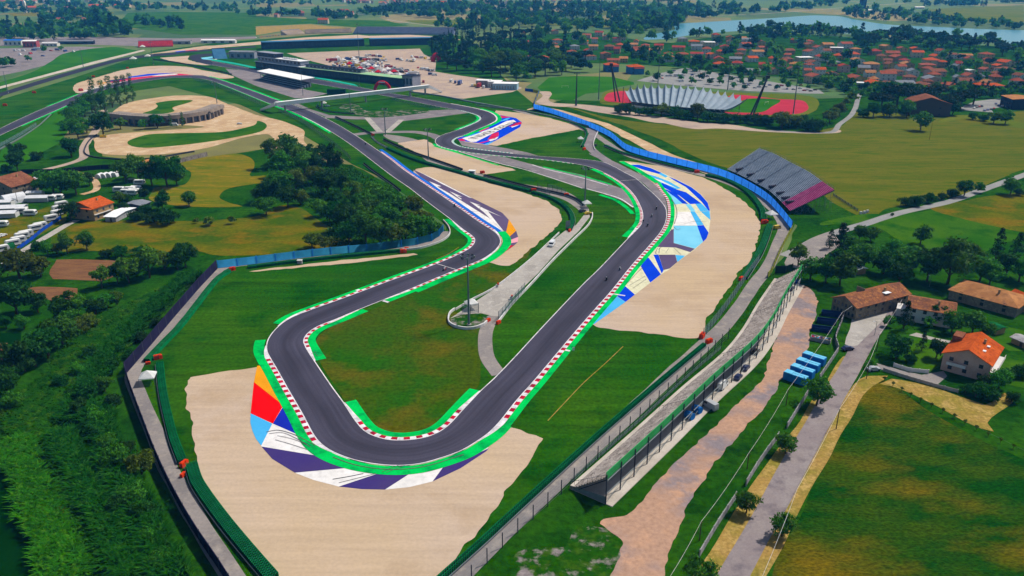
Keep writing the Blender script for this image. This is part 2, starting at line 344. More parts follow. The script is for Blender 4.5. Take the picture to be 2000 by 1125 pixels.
field('grass_bank', T('U',(0,1090),(200,960),(480,760),(620,640),(700,640),(650,900),(560,1000),(340,1120),(200,1200),(-100,1300)), 'm_bright_turf', 3, 'bright green bank outside the left straight', amp=.5)
field('sports_pitch', T('X',(330,340),(480,210),(800,190),(1300,200),(1580,270),(1590,300),(1400,330),(1180,400),(960,420),(780,510),(500,490)), 'm_bright_turf', 3, 'green training pitch left of the stadium', smooth=False)
field('sports_pitch', T('Y',(1040,460),(1200,400),(1380,345),(1620,355),(1560,420),(1440,475),(1250,475)), 'm_bright_turf', 5, 'green stadium infield')
field('running_track', T('Y',(1220,310),(1450,330),(1620,350),(1820,360),(1895,410),(1880,460),(1780,490),(1500,500),(1300,500),(1100,480)), 'm_red_track', 4, 'red athletics track to the right of the stadium roof')
field('running_track', T('Y',(20,310),(60,290),(180,275),(330,300),(330,385),(40,375)), 'm_red_track', 4, 'red athletics track bend to the left of the stadium roof')
field('sports_ground', T('Y',(-20,330),(40,270),(200,250),(1200,290),(1800,310),(1960,340),(1990,420),(1940,470),(1800,510),(1200,520),(300,420),(0,400)), 'm_far_olive', 3, 'grass around the athletics stadium', amp=.5)
field('car_park', T('Y',(300,180),(520,110),(760,60),(1200,130),(1500,180),(1999,265),(2050,300),(1900,300),(1300,275),(700,225)), 'm_grey_road', 3, 'grey car park behind the stadium', smooth=False)
field('car_park', T('d',(1500,840),(1620,790),(1800,770),(1930,780),(1880,830),(1740,850),(1760,880),(1640,870),(1510,860)), 'm_grey_road', 3, 'small car park by the village edge', smooth=False)

field('terrain', [(1000,72),(1150,64),(1290,84),(1380,74),(1500,64),(1650,72),(1830,84),(2150,104),(2150,196),(1900,198),(1780,190),(1690,200),(1600,160),(1400,140),(1280,128),(1180,124),(1000,116)], 'm_scrub', 1, 'dark green gardens of the village', amp=2.)  # darker green scrub ground beneath the village houses
# ================================================================ PADDOCK, YARDS AND LANES
field('paddock', [(560,104),(690,99),(820,95),(828,106),(852,118),(850,140),(900,148),(990,160),(1020,172),(1000,180),(905,193),(812,182),(790,164),(700,142),(610,120)], 'm_yard', 2, 'pale paddock ground full of vans and tents', smooth=False)
field('paddock', [(-60,96),(60,93),(160,91),(250,94),(150,110),(110,122),(40,140),(-60,160)], 'm_old_asphalt', 2, 'pinkish service yard at the left edge', smooth=False)
field('dirt_circuit', [(184,278),(190,268),(215,263),(300,256),(400,248),(380,246),(230,236),(228,212),(262,198),(340,187),(400,188),(440,201),(500,224),(548,236),(592,254),(594,276),(640,318),(600,312),(548,300),(520,262),(470,270),(400,290),(320,301),(205,301)], 'm_dirt', 3, 'pale dirt riding circuit beside the trees', amp=.4)
field('grass_island', [(248,280),(262,271),(290,263),(360,260),(440,257),(496,244),(504,236),(520,242),(512,256),(450,270),(360,283),(280,289)], 'm_lawn', 4, 'grass island in the dirt circuit', amp=.4)
field('grass_island', T('U',(1390,710),(1480,680),(1540,640),(1530,605),(1700,580),(1880,580),(1780,620),(1690,650),(1700,690),(1600,712)), 'm_lawn', 4, amp=.3)
field('dirt_road', [(1562,556),(1580,562),(1592,578),(1596,610),(1584,642),(1577,682),(1550,715),(1525,742),(1505,780),(1450,845),(1400,900),(1355,965),(1326,1030),(1310,1075),(1300,1130),(1290,1250),(1180,1250),(1195,1130),(1215,1060),(1172,1018),(1225,1005),(1270,958),(1320,905),(1380,848),(1440,790),(1485,745),(1500,708),(1508,680),(1527,632),(1546,590)], 'm_dirt_road', 2, 'dusty dirt track behind the long grandstand', amp=.35, step=.7)
field('bare_ground', T('p',(0,1080),(60,980),(200,900),(420,920),(500,800),(560,760),(800,780),(900,820),(900,1000),(820,1130),(700,1250),(0,1250)), 'm_bare', 1, 'stony bare ground with weeds', amp=1.4, step=2)
field('dirt_lane', [(1028,215),(1075,212),(1120,222),(1190,243),(1260,275),(1310,300),(1360,318),(1440,345),(1400,345),(1340,325),(1290,308),(1230,275),(1160,240),(1080,222),(1045,210)], 'm_dirt', 3, amp=.5)
field('dirt_lane', T('X',(330,545),(400,450),(370,390),(480,390),(505,440),(480,500),(560,540),(900,560),(1350,610),(1700,690),(2050,740),(2200,800),(1900,800),(1500,720),(1100,660),(800,600),(500,580)), 'm_yard', 3, 'pale lane past the stadium', amp=.4)
field('dirt_lane', T('Y',(300,500),(600,530),(900,570),(1200,590),(1500,640),(2000,660),(2200,640),(2200,660),(2000,672),(1500,655),(1050,625),(850,630),(500,560)), 'm_yard', 3, amp=.3)
road('lane', T('d',(0,1020),(300,1035),(480,1035),(560,970),(640,910),(680,850),(700,780),(720,730)), 4.5, 'm_grey_road', 4, 'pale lane bending up to the village')
road('country_road', [(1530,500),(1560,487),(1600,465),(1680,440),(1760,415),(1850,395),(1920,370),(2000,342),(2120,300)], 5.5, 'm_grey_road', 3, 'grey country road right of the grandstand', amp=.2)
field('country_road', [(1535,505),(1570,475),(1620,455),(1640,475),(1612,500),(1600,520),(1560,525),(1535,520)], 'm_access_road', 3, amp=.3)
RD, RDc = road('village_road', [(1380,1230),(1430,1130),(1480,1040),(1540,930),(1590,840),(1635,760),(1670,700),(1700,650),(1735,610),(1762,590),(1775,575)], 6.4, 'm_road', 3, 'cracked lilac grey village road', amp=.12)
field('dry_verge', [(1300,1230),(1355,1130),(1400,1060),(1450,980),(1500,900),(1560,820),(1600,760),(1650,695),(1655,700),(1640,740),(1590,820),(1530,920),(1470,1035),(1420,1130),(1360,1230)], 'm_dry_verge', 2, 'dry golden verge between wall and road', amp=.4)
field('dry_verge', [(1450,1230),(1500,1130),(1540,1050),(1585,960),(1620,890),(1655,820),(1700,755),(1730,735),(1690,735),(1640,790),(1585,880),(1535,975),(1490,1060),(1450,1140),(1400,1230)], 'm_dry_verge', 2, 'dry golden verge between road and field', amp=.5)
field('forecourt', T('m',(610,400),(640,330),(660,230),(880,180),(940,190),(900,260),(700,460),(640,470),(600,450)), 'm_concrete', 4, 'pale forecourt in front of the old farmhouse', smooth=False)
road('lane', T('e',(40,940),(180,840),(350,740),(500,650),(600,600)), 4.0, 'm_concrete', 3, 'pale lane beside the caravan row', amp=.2)
road('lane', T('e',(640,400),(740,370),(745,300),(690,260),(560,215)), 4., 'm_dirt', 3)
road('lane', T('e',(330,210),(500,170),(640,120),(660,20),(760,-120),(800,-260)), 6., 'm_yard', 3, 'pale lane behind the dirt circuit', amp=.2)
field('service_road', T('U',(-300,560),(0,445),(400,340),(900,205),(1400,85),(1420,95),(1000,205),(500,335),(0,468),(-300,585)), 'm_pale_concrete', 4, 'pale service road along the back straight', smooth=False)

# perimeter service roads
road('perimeter_road', [(870,452),(868,462),(850,470),(780,488),(640,502),(520,512),(440,522),(420,535),(370,590),(315,655),(268,712),(258,735),(268,765),(284,805),(303,848),(321,900),(355,965),(402,1045),(452,1122),(512,1215)], 4.6, 'm_access_road', 4, 'grey service road inside the left perimeter fence', amp=.15)
road('perimeter_road', [(1005,215),(1050,228),(1110,243),(1160,262),(1180,275),(1230,305),(1300,325),(1400,350),(1460,375),(1510,410),(1530,445),(1520,475),(1500,520),(1470,560),(1420,630),(1330,715),(1240,800),(1140,890),(1050,975),(960,1060),(890,1130),(800,1230)], 5.5, 'm_access_road', 4, 'grey service road inside the right perimeter fence', amp=.15)
field('service_island', [(1125,440),(1150,408),(1152,424),(1130,452),(1090,490),(1050,535),(1003,580),(975,620),(966,633),(938,640),(905,640),(882,630),(880,622),(920,595),(965,565),(1010,530),(1060,485),(1105,450)], 'm_concrete', 4, 'pale marshal service strip in the infield', smooth=False)
field('bare_ground', T('k',(1520,250),(1600,220),(1760,210),(1840,230),(1800,270),(1700,315),(1600,315),(1530,290)), 'm_bare', 6)
road('access_path', T('k',(1850,230),(1800,340),(1790,430),(1810,560),(1900,690)), 5.0, 'm_access_road', 5, 'short curved access path in the infield')
field('service_island', T('b',(1250,1090),(1500,1270),(1900,1400),(2100,1440),(2400,1490),(2560,1590),(2600,1640),(2560,1660),(2400,1560),(2000,1450),(1700,1390),(1400,1300),(1200,1150),(1020,1080),(1000,1050)), 'm_access_road', 3)

# old link roads in the upper infield
field('old_track', T('B',(230,205),(320,215),(440,270),(620,325),(900,340),(1100,335),(1250,290),(1500,285),(1780,270),(1900,275),(2100,310),(2000,300),(1700,340),(1320,385),(1130,490),(870,515),(920,545),(850,510),(1100,490),(980,365),(700,350),(600,350)), 'm_old_asphalt', 3, 'grey disused link track in the upper infield', smooth=False)
road('old_track', T('B',(860,515),(1050,495),(1250,490),(1450,490),(1600,515),(1700,560),(1740,600)), 9., 'm_old_asphalt', 4, 'grey disused curve joining the chicane')
road('old_track', T('B',(600,340),(900,355),(1200,350),(1500,325),(1900,280)), 12., 'm_old_asphalt', 4, 'grey disused straight across the upper infield')
road('access_path', T('B',(985,350),(1110,490)), 5., 'm_concrete', 5)
road('access_path', T('B',(1320,370),(1180,495)), 5., 'm_concrete', 5)
field('bare_ground', T('W',(300,830),(450,810),(620,890),(1000,870),(1200,890),(700,950),(500,930)), 'm_bare', 4, amp=.5)
field('old_track', T('A',(200,520),(420,545),(700,590),(1000,670),(1440,760),(1830,895),(1900,960),(1945,1080),(1800,1000),(1600,930),(1440,890),(1200,810),(850,690),(640,650),(300,550)), 'm_old_asphalt', 4, 'grey run off lane beside the chicane exit', smooth=False)
field('old_track', T('G',(250,0),(340,20),(500,80),(640,150),(800,230),(900,310),(985,420),(1010,500),(1010,620),(960,520),(880,390),(740,260),(600,190),(440,95)), 'm_old_asphalt', 4, 'grey wedge outside the fast right bend')
road('old_track', T('A',(1500,300),(1545,330),(1500,470),(1560,540),(1660,610),(1740,660)), 7., 'm_old_asphalt', 5, 'grey access lane joining the fast bend')
field('old_track', T('A',(215,400),(270,420),(400,450),(520,470),(700,500),(900,540),(1000,570),(700,545),(440,510),(260,470)), 'm_old_asphalt', 4, smooth=False)
field('apron', T('V',(700,470),(1000,500),(1100,560),(1500,680),(1700,715),(1500,760),(1380,760),(1000,640),(760,530)), 'm_old_asphalt', 3, 'grey apron below the white roofed stand', smooth=False)

# ================================================================ GRAVEL TRAPS
GR = dict(amp=.35, step=2.)
def gravel(pts, label, amp=.5, smooth=True): return field('gravel_trap', pts, 'm_gravel', 4, label, amp=amp, smooth=smooth, step=1.)
gravel([(364,744),(376,737),(440,727),(503,715),(530,730),(600,850),(690,903),(780,912),(900,885),(975,832),(992,836),(1050,852),(1062,858),(1030,906),(960,1010),(900,1080),(857,1128),(800,1220),(580,1240),(525,1130),(470,1060),(425,1000),(387,915),(372,840)], 'huge sand coloured gravel trap at the near hairpin', smooth=False)
gravel(T('G',(560,75),(800,100),(1000,135),(1200,190),(1400,250),(1600,360),(1780,480),(1880,600),(1930,720),(1900,850),(1800,1080))+[(1448,525),(1410,585),(1382,622),(1360,661),(1275,652),(1160,634),(1200,580),(1280,480),(1310,420),(1295,380),(1230,325)], 'long sand coloured gravel trap outside the fast right bend')
gravel(T('C',(550,62),(720,35),(1200,170),(1600,280),(1850,370),(1960,470),(1985,520),(1940,620),(1800,740),(1600,900),(1470,990),(1290,965),(1300,900),(1400,760),(1330,640),(900,330)), 'sand coloured gravel trap around the left bend')
gravel(T('A',(590,128),(800,150),(1100,200),(1300,255),(1420,312),(900,410),(600,475),(500,465),(300,440),(215,410),(560,250)), 'sand coloured gravel trap behind the lettered run off', smooth=False)
gravel([(776,280),(828,272),(850,283),(920,306),(978,323),(1008,333),(946,341),(880,327),(830,306)], 'small gravel trap below the chicane', smooth=False)
gravel([(484,531),(580,518),(700,506),(810,495),(818,498),(760,505),(680,514),(506,530)], 'thin gravel strip below the blue fence', smooth=False)
gravel([(149,164),(190,151),(250,135),(300,129),(360,130),(400,138),(440,145),(456,152),(436,154),(412,151),(390,147),(300,150),(240,158),(190,172),(154,182)], 'gravel trap at the far left bend')
gravel(T('U',(1260,165),(1500,120),(1700,90),(2000,50))+T('V',(300,255),(600,245),(1050,205),(1500,165),(2000,140))+T('W',(600,150),(1000,140),(1400,165),(1500,190),(1380,200),(620,170),(0,185))+T('V',(1050,235),(700,262),(440,290),(200,310),(0,325))+T('U',(1500,130)), 'long gravel strip along the back straight', smooth=False)
gravel(T('V',(60,365),(350,345),(330,380),(420,410),(650,435),(500,437),(200,410)), 'gravel patch at the last corner', smooth=False)

# ================================================================ PAINTED RUN OFF AREAS
def paint_group(label, base, basemat, patches, level=4.8, smooth=False):
    root = field('painted_runoff', base, basemat, level, label, smooth=smooth)
    for m, pts in patches:
        o = field('paint_patch', pts, m, level+.8, smooth=False, parent=root)
    return root
paint_group('painted run off with orange, red and purple wedges at the near hairpin',
 [(503,715),(511,714),(540,740),(600,850),(700,908),(800,918),(900,890),(955,872),(950,882),(900,915),(845,941),(800,952),(752,957),(707,956),(662,951),(612,938),(576,924),(532,897),(511,873),(494,842),(489,815),(490,808),(496,747)], 'm_off_white', [
 ('m_orange_paint', T('E',(762,125),(830,115),(1080,500),(1010,512),(730,285))),
 ('m_red_area', T('E',(730,285),(1018,513),(915,690),(698,590))),
 ('m_navy_paint', T('E',(1020,515),(1080,520),(1230,800),(1165,800),(915,690))),
 ('m_sky_paint', T('E',(698,590),(910,692),(802,906),(750,840),(715,760),(695,680))),
 ('m_purple_paint', [(511,873),(620,891),(670,905),(675,915),(576,924),(532,897)]),
 ('m_purple_paint', [(662,951),(737,926),(745,918),(805,918),(800,926),(752,957),(707,956)]),
 ('m_purple_paint', [(845,941),(865,914),(870,905),(925,890),(955,876),(950,882),(900,915)])])
GP = 'G'
paint_group('blue and cream painted run off outside the fast right bend',
 T('G',(590,85),(740,105),(860,140),(960,185),(1100,250),(1250,325),(1340,395),(1410,475),(1436,560),(1436,660),(1420,780),(1390,840),(1290,935),(1190,1005),(1110,1065),(1040,1130))+T('H',(1460,280),(1350,365),(1200,480),(1110,550),(800,770),(770,740),(1000,480),(1330,100),(1400,10))+T('G',(1040,700),(1080,560),(1010,400),(900,270),(750,170)), 'm_cream_paint', [
 ('m_blue_paint', T('G',(640,110),(740,110),(860,145),(960,190),(930,200),(800,165))),
 ('m_sky_paint', T('G',(930,201),(960,190),(1022,222),(1000,236))),
 ('m_blue_paint', T('G',(1022,223),(1100,255),(1250,330),(1340,400),(1410,480),(1434,560),(1418,558),(1350,470),(1200,330),(1080,262))),
 ('m_sky_paint', T('G',(740,178),(900,222),(1030,272),(1150,340),(1100,350),(965,290),(940,315),(860,265),(780,215))),
 ('m_off_white', T('G',(830,225),(960,265),(1120,345),(1000,300))),
 ('m_blue_paint', T('G',(965,287),(1100,350),(1200,380),(1350,490),(1240,495),(1130,410),(940,312))),
 ('m_blue_paint', T('G',(975,340),(1100,390),(1220,495),(1165,490),(1060,405))),
 ('m_aqua_paint', T('G',(1010,370),(1090,425),(1165,490),(1085,500),(1050,440))),
 ('m_aqua_paint', T('G',(1192,496),(1240,496),(1290,560),(1250,570))),
 ('m_sky_paint', T('G',(1290,492),(1350,490),(1425,560),(1340,566))),
 ('m_sky_paint', T('G',(1345,568),(1430,562),(1437,650),(1390,610))),
 ('m_off_white', T('G',(1110,572),(1240,570),(1308,703),(1078,705))),
 ('m_sky_paint', T('G',(1242,570),(1284,566),(1372,698),(1310,705))),
 ('m_aqua_paint', T('G',(1080,706),(1308,706),(1365,865),(1287,930),(1080,875))),
 ('m_blue_paint', T('G',(1308,706),(1372,701),(1420,775),(1400,830),(1366,864))),
 ('m_mauve_paint', T('G',(1040,760),(1079,735),(1079,876),(1286,932),(1240,965),(1100,920),(910,914),(940,860))),
 ('m_mauve_paint', T('G',(932,990),(1094,990),(1113,1062),(1040,1125))+T('H',(1480,240))),
 ('m_sky_paint', T('G',(1096,992),(1190,1000),(1116,1062))),
 ('m_blue_paint', T('G',(880,990),(930,990))+T('H',(1480,242),(1462,275),(1390,110))),
 ('m_blue_paint', T('H',(1300,110),(1335,120),(1455,282),(1350,362),(1258,205))),
 ('m_blue_paint', T('H',(1060,390),(1100,393),(1200,480),(1110,550),(1015,490))),
 ('m_sky_paint', T('H',(1012,492),(1110,551),(800,770),(775,745)))])
paint_group('purple and white zigzag run off outside the left bend',
 T('C',(530,55),(830,190),(1110,335),(1405,480),(1465,545),(1540,655),(1560,715),(1555,768),(1520,800),(1340,930),(1290,960),(1390,800),(1420,740),(1340,660),(640,160)), 'm_mauve_paint', [
 ('m_off_white', T('C',(690,172),(812,222),(770,224),(905,300),(1290,540),(1435,688),(1330,640),(1000,420))),
 ('m_off_white', T('C',(560,62),(830,192),(1110,337),(1080,330),(830,205))),
 ('m_off_white', T('C',(890,270),(1015,325),(960,312),(1010,345),(1000,350))),
 ('m_off_white', T('C',(1085,370),(1200,410),(1150,400),(1230,440),(1398,520),(1265,465),(1440,688),(1220,470))),
 ('m_orange_paint', T('C',(1470,545),(1541,655),(1458,730),(1438,690))),
 ('m_pink_paint', T('C',(1561,716),(1556,766),(1465,782),(1460,756))),
 ('m_red_paint', T('C',(1526,796),(1340,930),(1300,955),(1400,850),(1462,800)))])
RR = paint_group('lettered run off in pink, blue and white at the first bends',
 T('A',(215,405),(420,330),(560,255),(640,175),(790,205),(846,245),(830,292),(700,365),(515,465),(360,440),(235,426)), 'm_blue_paint', [
 ('m_off_white', T('A',(262,402),(330,382),(560,300),(700,232),(765,222),(790,240),(690,290),(400,436),(350,438))),
 ('m_magenta_paint', T('A',(222,410),(270,405),(300,430),(240,426))),
 ('m_magenta_paint', T('A',(640,178),(735,198),(640,205))),
 ('m_magenta_paint', T('A',(840,240),(845,262),(760,285),(720,290),(790,250))),
 ('m_magenta_paint', T('A',(420,332),(520,292),(530,300),(440,340))),
 ('m_magenta_paint', T('A',(510,415),(560,355),(620,340),(620,375),(580,405))),
 ('m_magenta_paint', T('A',(415,448),(500,430),(520,420),(530,430),(450,450))),
 ('m_sky_paint', T('A',(620,240),(700,205),(735,202),(700,225))),
 ('m_sky_paint', T('A',(330,378),(440,340),(450,345),(350,380))),
 ('m_sky_paint', T('A',(470,462),(580,425),(515,466))),
 ('m_off_white', T('A',(520,420),(620,385),(600,410),(540,430))),
 ('m_off_white', T('A',(740,285),(830,262),(800,280),(750,298)))])
def ground_text(txt, a, b, size_m, m, parent, level, name='lettering'):
    """flat print on the ground that runs from photo point a to photo point b"""
    c = bpy.data.curves.new(name, 'FONT'); c.body = txt; c.size = 1.; t = bpy.data.objects.new(name, c); COL.objects.link(t)
    dg = bpy.context.evaluated_depsgraph_get(); me = bpy.data.meshes.new_from_object(t.evaluated_get(dg)); bpy.data.objects.remove(t)
    A, B = gv(*a), gv(*b); w = max(v.co.x for v in me.vertices); L_ = (B-A).length
    me.materials.clear(); me.materials.append(MATS[m])
    o = link(name, me, parent, (A.x, A.y, level), math.atan2(B.y-A.y, B.x-A.x)); o.scale = (L_/w, size_m, 1); return o
ground_text('RIVIERA RIMINI', T('A',(748,240))[0], T('A',(318,402))[0], 10.5, 'm_black_print', RR, .19)

# ================================================================ THE RACE TRACK
TL = [(404,117),(412,119),(460,128),(510,138),(612,154),(700,170),(756,181),(800,188),(860,199),(920,210),(936,213.6),(952,218),(964,224),(969.5,231),(968,236),(958,242),(930,254),(907,264),(890,270),(883,275.5),(885,280),(894,285),(910,289),(940,293),(990,299),(1050,305),(1110,309),(1150,312.5),(1178,317),(1200,326),(1220,337),(1244,350),(1260,364),(1276,378),(1290,392),(1300,406),(1302.5,420),(1300,436),(1292,452),(1276,472),(1233,521),(1193,571),(1160,608),(1120,654),(1078,704),(1048,740),(1010,783),(974,828),(956,846),(934,862),(902,881),(858,897),(820,907),(778,910.6),(736,908),(690,899),(650,884),(626,868),(612,851),(590,810),(560,758),(540,722),(527,700),(521,688),(520,676),(523,664),(532,650),(548,634),(570,620),(600,608),(680,579),(760,549),(840,520),(880,504),(900,494.5),(918,484),(926,474),(926,466),(920,460),(906,450),(892,439),(880,429),(856,411),(828,390),(800,368),(768,346),(744,328),(700,294),(672,274),(644,256),(616,240),(588,226),(560,214),(522,201),(480,184),(440,168),(412,158),(386,153),(340,152),(300,156.5),(260,163),(200,177),(170,188),(138,203),(100,220),(50,242),(0,265),(-80,303)]
TR = [(404,125),(412,127),(460,135),(510,145),(612,163),(700,178),(750,187),(800,197),(864,210),(900,216),(920,221),(934,226),(939,231),(936,236),(920,244),(894,254),(866,263),(854,269),(850,275),(851,280),(862,287),(890,294),(930,300),(990,306),(1050,311),(1100,317),(1140,323.5),(1162,330),(1190,343),(1210,355),(1228,370),(1240,384),(1248,398),(1253.6,412),(1255,426),(1252,438),(1244,448),(1228,464),(1208,485),(1170,525),(1140,554),(1060,638),(1000,703),(964,740),(938,764),(902,802),(880,826),(866,838),(846,849),(822,856),(786,860),(754,858),(730,851),(712,841),(696,823),(672,787),(650,757),(618,710),(603,687),(596,674),(594,666),(597,658),(606,648),(624,637),(652,626),(700,606),(750,586),(800,566),(852,544),(900,524.5),(940,508),(962,494),(974,482),(978,474),(977,466),(970,456),(960,448.5),(940,436),(900,408),(860,380),(820,353),(788,331),(760,309),(730,288),(716,278.5),(700,268),(664,246),(632,229),(608,218),(586,210),(564,202),(540,195),(500,180),(460,166),(430,156),(412,151),(390,147.5),(350,147.5),(300,151),(240,160),(190,173),(160,182),(120,198),(80,214),(40,232),(0,251),(-80,287)]
CL = catmull(gl(TL), False, 1.5); CR = catmull(gl(TR), False, 1.5)
z = .024*6
def track_mat():
    m = bpy.data.materials.new('m_track_line'); m.use_nodes = True; N = m.node_tree.nodes; L = m.node_tree.links; b = N['Principled BSDF']; b.inputs['Roughness'].default_value = .8; b.inputs['Specular IOR Level'].default_value = .12
    uv = N.new('ShaderNodeUVMap'); uv.uv_map = 'lane'; mp = N.new('ShaderNodeMapping'); mp.inputs['Scale'].default_value = (14., 1.3, 1.); L.new(uv.outputs[0], mp.inputs[0])
    def noise(s, v, d=4.): x = N.new('ShaderNodeTexNoise'); x.inputs['Scale'].default_value = s; x.inputs['Detail'].default_value = d; L.new(v, x.inputs['Vector']); return x.outputs['Fac']
    def rng_(f, a, c, lo, hi): x = N.new('ShaderNodeMapRange'); x.inputs[1].default_value = a; x.inputs[2].default_value = c; x.inputs[3].default_value = lo; x.inputs[4].default_value = hi; L.new(f, x.inputs[0]); return x.outputs[0]
    def mul(a, c): x = N.new('ShaderNodeMath'); x.operation = 'MULTIPLY'; L.new(a, x.inputs[0]); L.new(c, x.inputs[1]); return x.outputs[0]
    geo = N.new('ShaderNodeNewGeometry'); sep = N.new('ShaderNodeSeparateXYZ'); L.new(uv.outputs[0], sep.inputs[0])
    wob = N.new('ShaderNodeMath'); wob.operation = 'ADD'; L.new(sep.outputs[0], wob.inputs[0]); L.new(rng_(noise(.9, uv.outputs[0], 1.), .3, .7, -.22, .22), wob.inputs[1])
    sub_ = N.new('ShaderNodeMath'); sub_.operation = 'SUBTRACT'; sub_.inputs[1].default_value = .5; L.new(wob.outputs[0], sub_.inputs[0]); ab = N.new('ShaderNodeMath'); ab.operation = 'ABSOLUTE'; L.new(sub_.outputs[0], ab.inputs[0])
    line = rng_(ab.outputs[0], .04, .3, .74, 1.06); streaks = rng_(noise(1., mp.outputs[0]), .3, .7, .8, 1.2); patch = rng_(noise(.035, geo.outputs['Position'], 5.), .3, .7, .86, 1.16); fine = rng_(noise(1.8, geo.outputs['Position'], 3.), .25, .75, .9, 1.1)
    hs = N.new('ShaderNodeHueSaturation'); hs.inputs['Color'].default_value = alb('#454252'); L.new(mul(mul(line, streaks), mul(patch, fine)), hs.inputs['Value']); L.new(hs.outputs[0], b.inputs['Base Color']); MATS['m_track_line'] = m
track_mat()
tb = MB(); PL, PR = np.array(CL), np.array(CR); lastj = 0; pairs = []
for i in range(len(PL)):
    lo_ = lastj; hi_ = min(len(PR), lastj+60); j = lo_+int(np.argmin(((PR[lo_:hi_]-PL[i])**2).sum(1))); j = max(j, lastj); pairs.append((i, j)); lastj = j
pairs.append((len(PL)-1, len(PR)-1)); sl = arclen(CL); uvs = []; NA = 4
for (i0, j0), (i1, j1) in zip(pairs[:-1], pairs[1:]):
    if j1 > j0+1:                                    # fan on the longer right edge
        for j in range(j0, j1): tb.face([(*PL[i0], z), (*PR[j], z), (*PR[j+1], z)]); uvs += [(0, sl[i0]/60), (1, sl[i0]/60), (1, sl[i0]/60)]
        j0 = j1
    if i0 == i1: continue
    if j0 == j1: tb.face([(*PL[i0], z), (*PR[j0], z), (*PL[i1], z)]); uvs += [(0, sl[i0]/60), (1, sl[i0]/60), (0, sl[i1]/60)]
    else: tb.face([(*PL[i0], z), (*PR[j0], z), (*PR[j1], z), (*PL[i1], z)]); uvs += [(0, sl[i0]/60), (1, sl[i0]/60), (1, sl[i1]/60), (0, sl[i1]/60)]
to = tb.build('race_track', 'm_track_line'); ul = to.data.uv_layers.new(name='lane'); ul.data.foreach_set('uv', np.array(uvs, np.float32).reshape(-1))
if to.data.polygons[0].normal.z < 0:
    print('track flipped')
structure(to, 'dark violet grey asphalt race track')
# tyre marks left on paint and asphalt
mat('m_tyre_mark', '#5c5a5c', grain=.2)
sk_ = MB(); rk = random.Random(3)
for pts, w in ((T('E',(850,775),(950,755),(1100,790),(1230,850),(1330,905)), .22), (T('E',(880,790),(1000,780),(1150,840),(1280,920)), .16), (T('E',(940,850),(1080,890),(1250,945)), .16), (T('E',(960,810),(1060,830),(1160,860),(1240,900)), .14), (T('F',(0,985),(150,960),(300,930)), .2), (T('F',(60,1020),(220,980),(420,930)), .14), (T('F',(480,915),(560,880),(640,850)), .16), (T('F',(520,920),(600,890),(700,850)), .14), (T('F',(0,770),(200,840),(420,880),(640,890),(900,860),(1280,745)), .28), (T('G',(1060,450),(1100,520),(1110,600),(1085,690)), .3), (T('G',(1040,690),(1060,800),(1000,880),(930,940)), .2), (T('G',(920,925),(910,985),(980,1000)), .22), (T('G',(940,925),(935,980)), .2), (T('G',(1030,930),(1000,975)), .18), (T('G',(1080,925),(1150,990)), .18), (T('G',(1080,720),(1120,750),(1140,735)), .18), (T('G',(1180,690),(1290,665),(1400,670)), .2), (T('H',(1120,375),(1240,250),(1280,215)), .18), (T('H',(1150,390),(1300,300)), .16), (T('H',(1180,420),(1310,330)), .16), (T('E',(1330,10),(1350,30),(1390,20)), .2), (T('D',(640,1060),(690,1040)), .2), (T('C',(1000,440),(1150,470),(1200,410)), .2), (T('C',(820,880),(900,870)), .2)):
    c = catmull(gl(pts), False, 1.); zk = .024*8+.02+.003*(len(sk_.f) % 11); sk_.strip(offset(c, w/2), offset(c, -w/2), zk, zk)
so_ = sk_.build('tyre_marks', 'm_tyre_mark'); so_['kind'] = 'stuff'; so_['label'] = 'dark tyre marks on the painted run offs'; so_['category'] = 'tyre marks'
# back straight and last corner
bs_u = catmull(gl(T('U',(-300,600),(0,508),(400,383),(820,262),(1200,167),(1500,128),(1700,115))+T('V',(300,300),(700,275),(1000,250))), False, 3)
bs_l = catmull(gl(T('U',(-300,640),(0,545),(400,420),(820,295),(1200,195),(1500,152),(1700,135))+T('V',(300,318),(700,288),(1000,262))), False, 3)
n = min(len(bs_u), len(bs_l)); bu = resample(bs_u, arclen(bs_u)[-1]/200); bl = resample(bs_l, arclen(bs_l)[-1]/200)
ribbon('race_track', bu, bl, 'm_track', 6, 'far back straight of the race track')
field('race_track', T('V',(1000,295),(700,318),(500,325),(400,335),(350,360),(380,390),(520,430),(560,437),(560,395),(470,375),(480,355),(640,340),(1000,312)), 'm_track', 6, 'last corner of the race track')
ribbon('pit_lane', *[catmull(gl(q), False, 4) for q in (T('V',(560,392),(800,432),(1050,482),(1560,562),(2000,645)), T('V',(580,378),(800,415),(1050,465),(1560,545),(2000,630)))], 'm_teal_paint', 7, 'teal painted strip between pit lane and straight')
# edge lines: thin white paint along both edges
LZ = .024*7+.012
lines = MB()
def line_on(curve, w, mb, zz=LZ, out=0.): mb.strip(offset(curve, out), offset(curve, out+w), zz, zz)
line_on(CL, -.32, lines); line_on(CR, .32, lines)
lo = lines.build('edge_line', 'm_white_paint'); structure(lo, 'white edge lines of the race track')
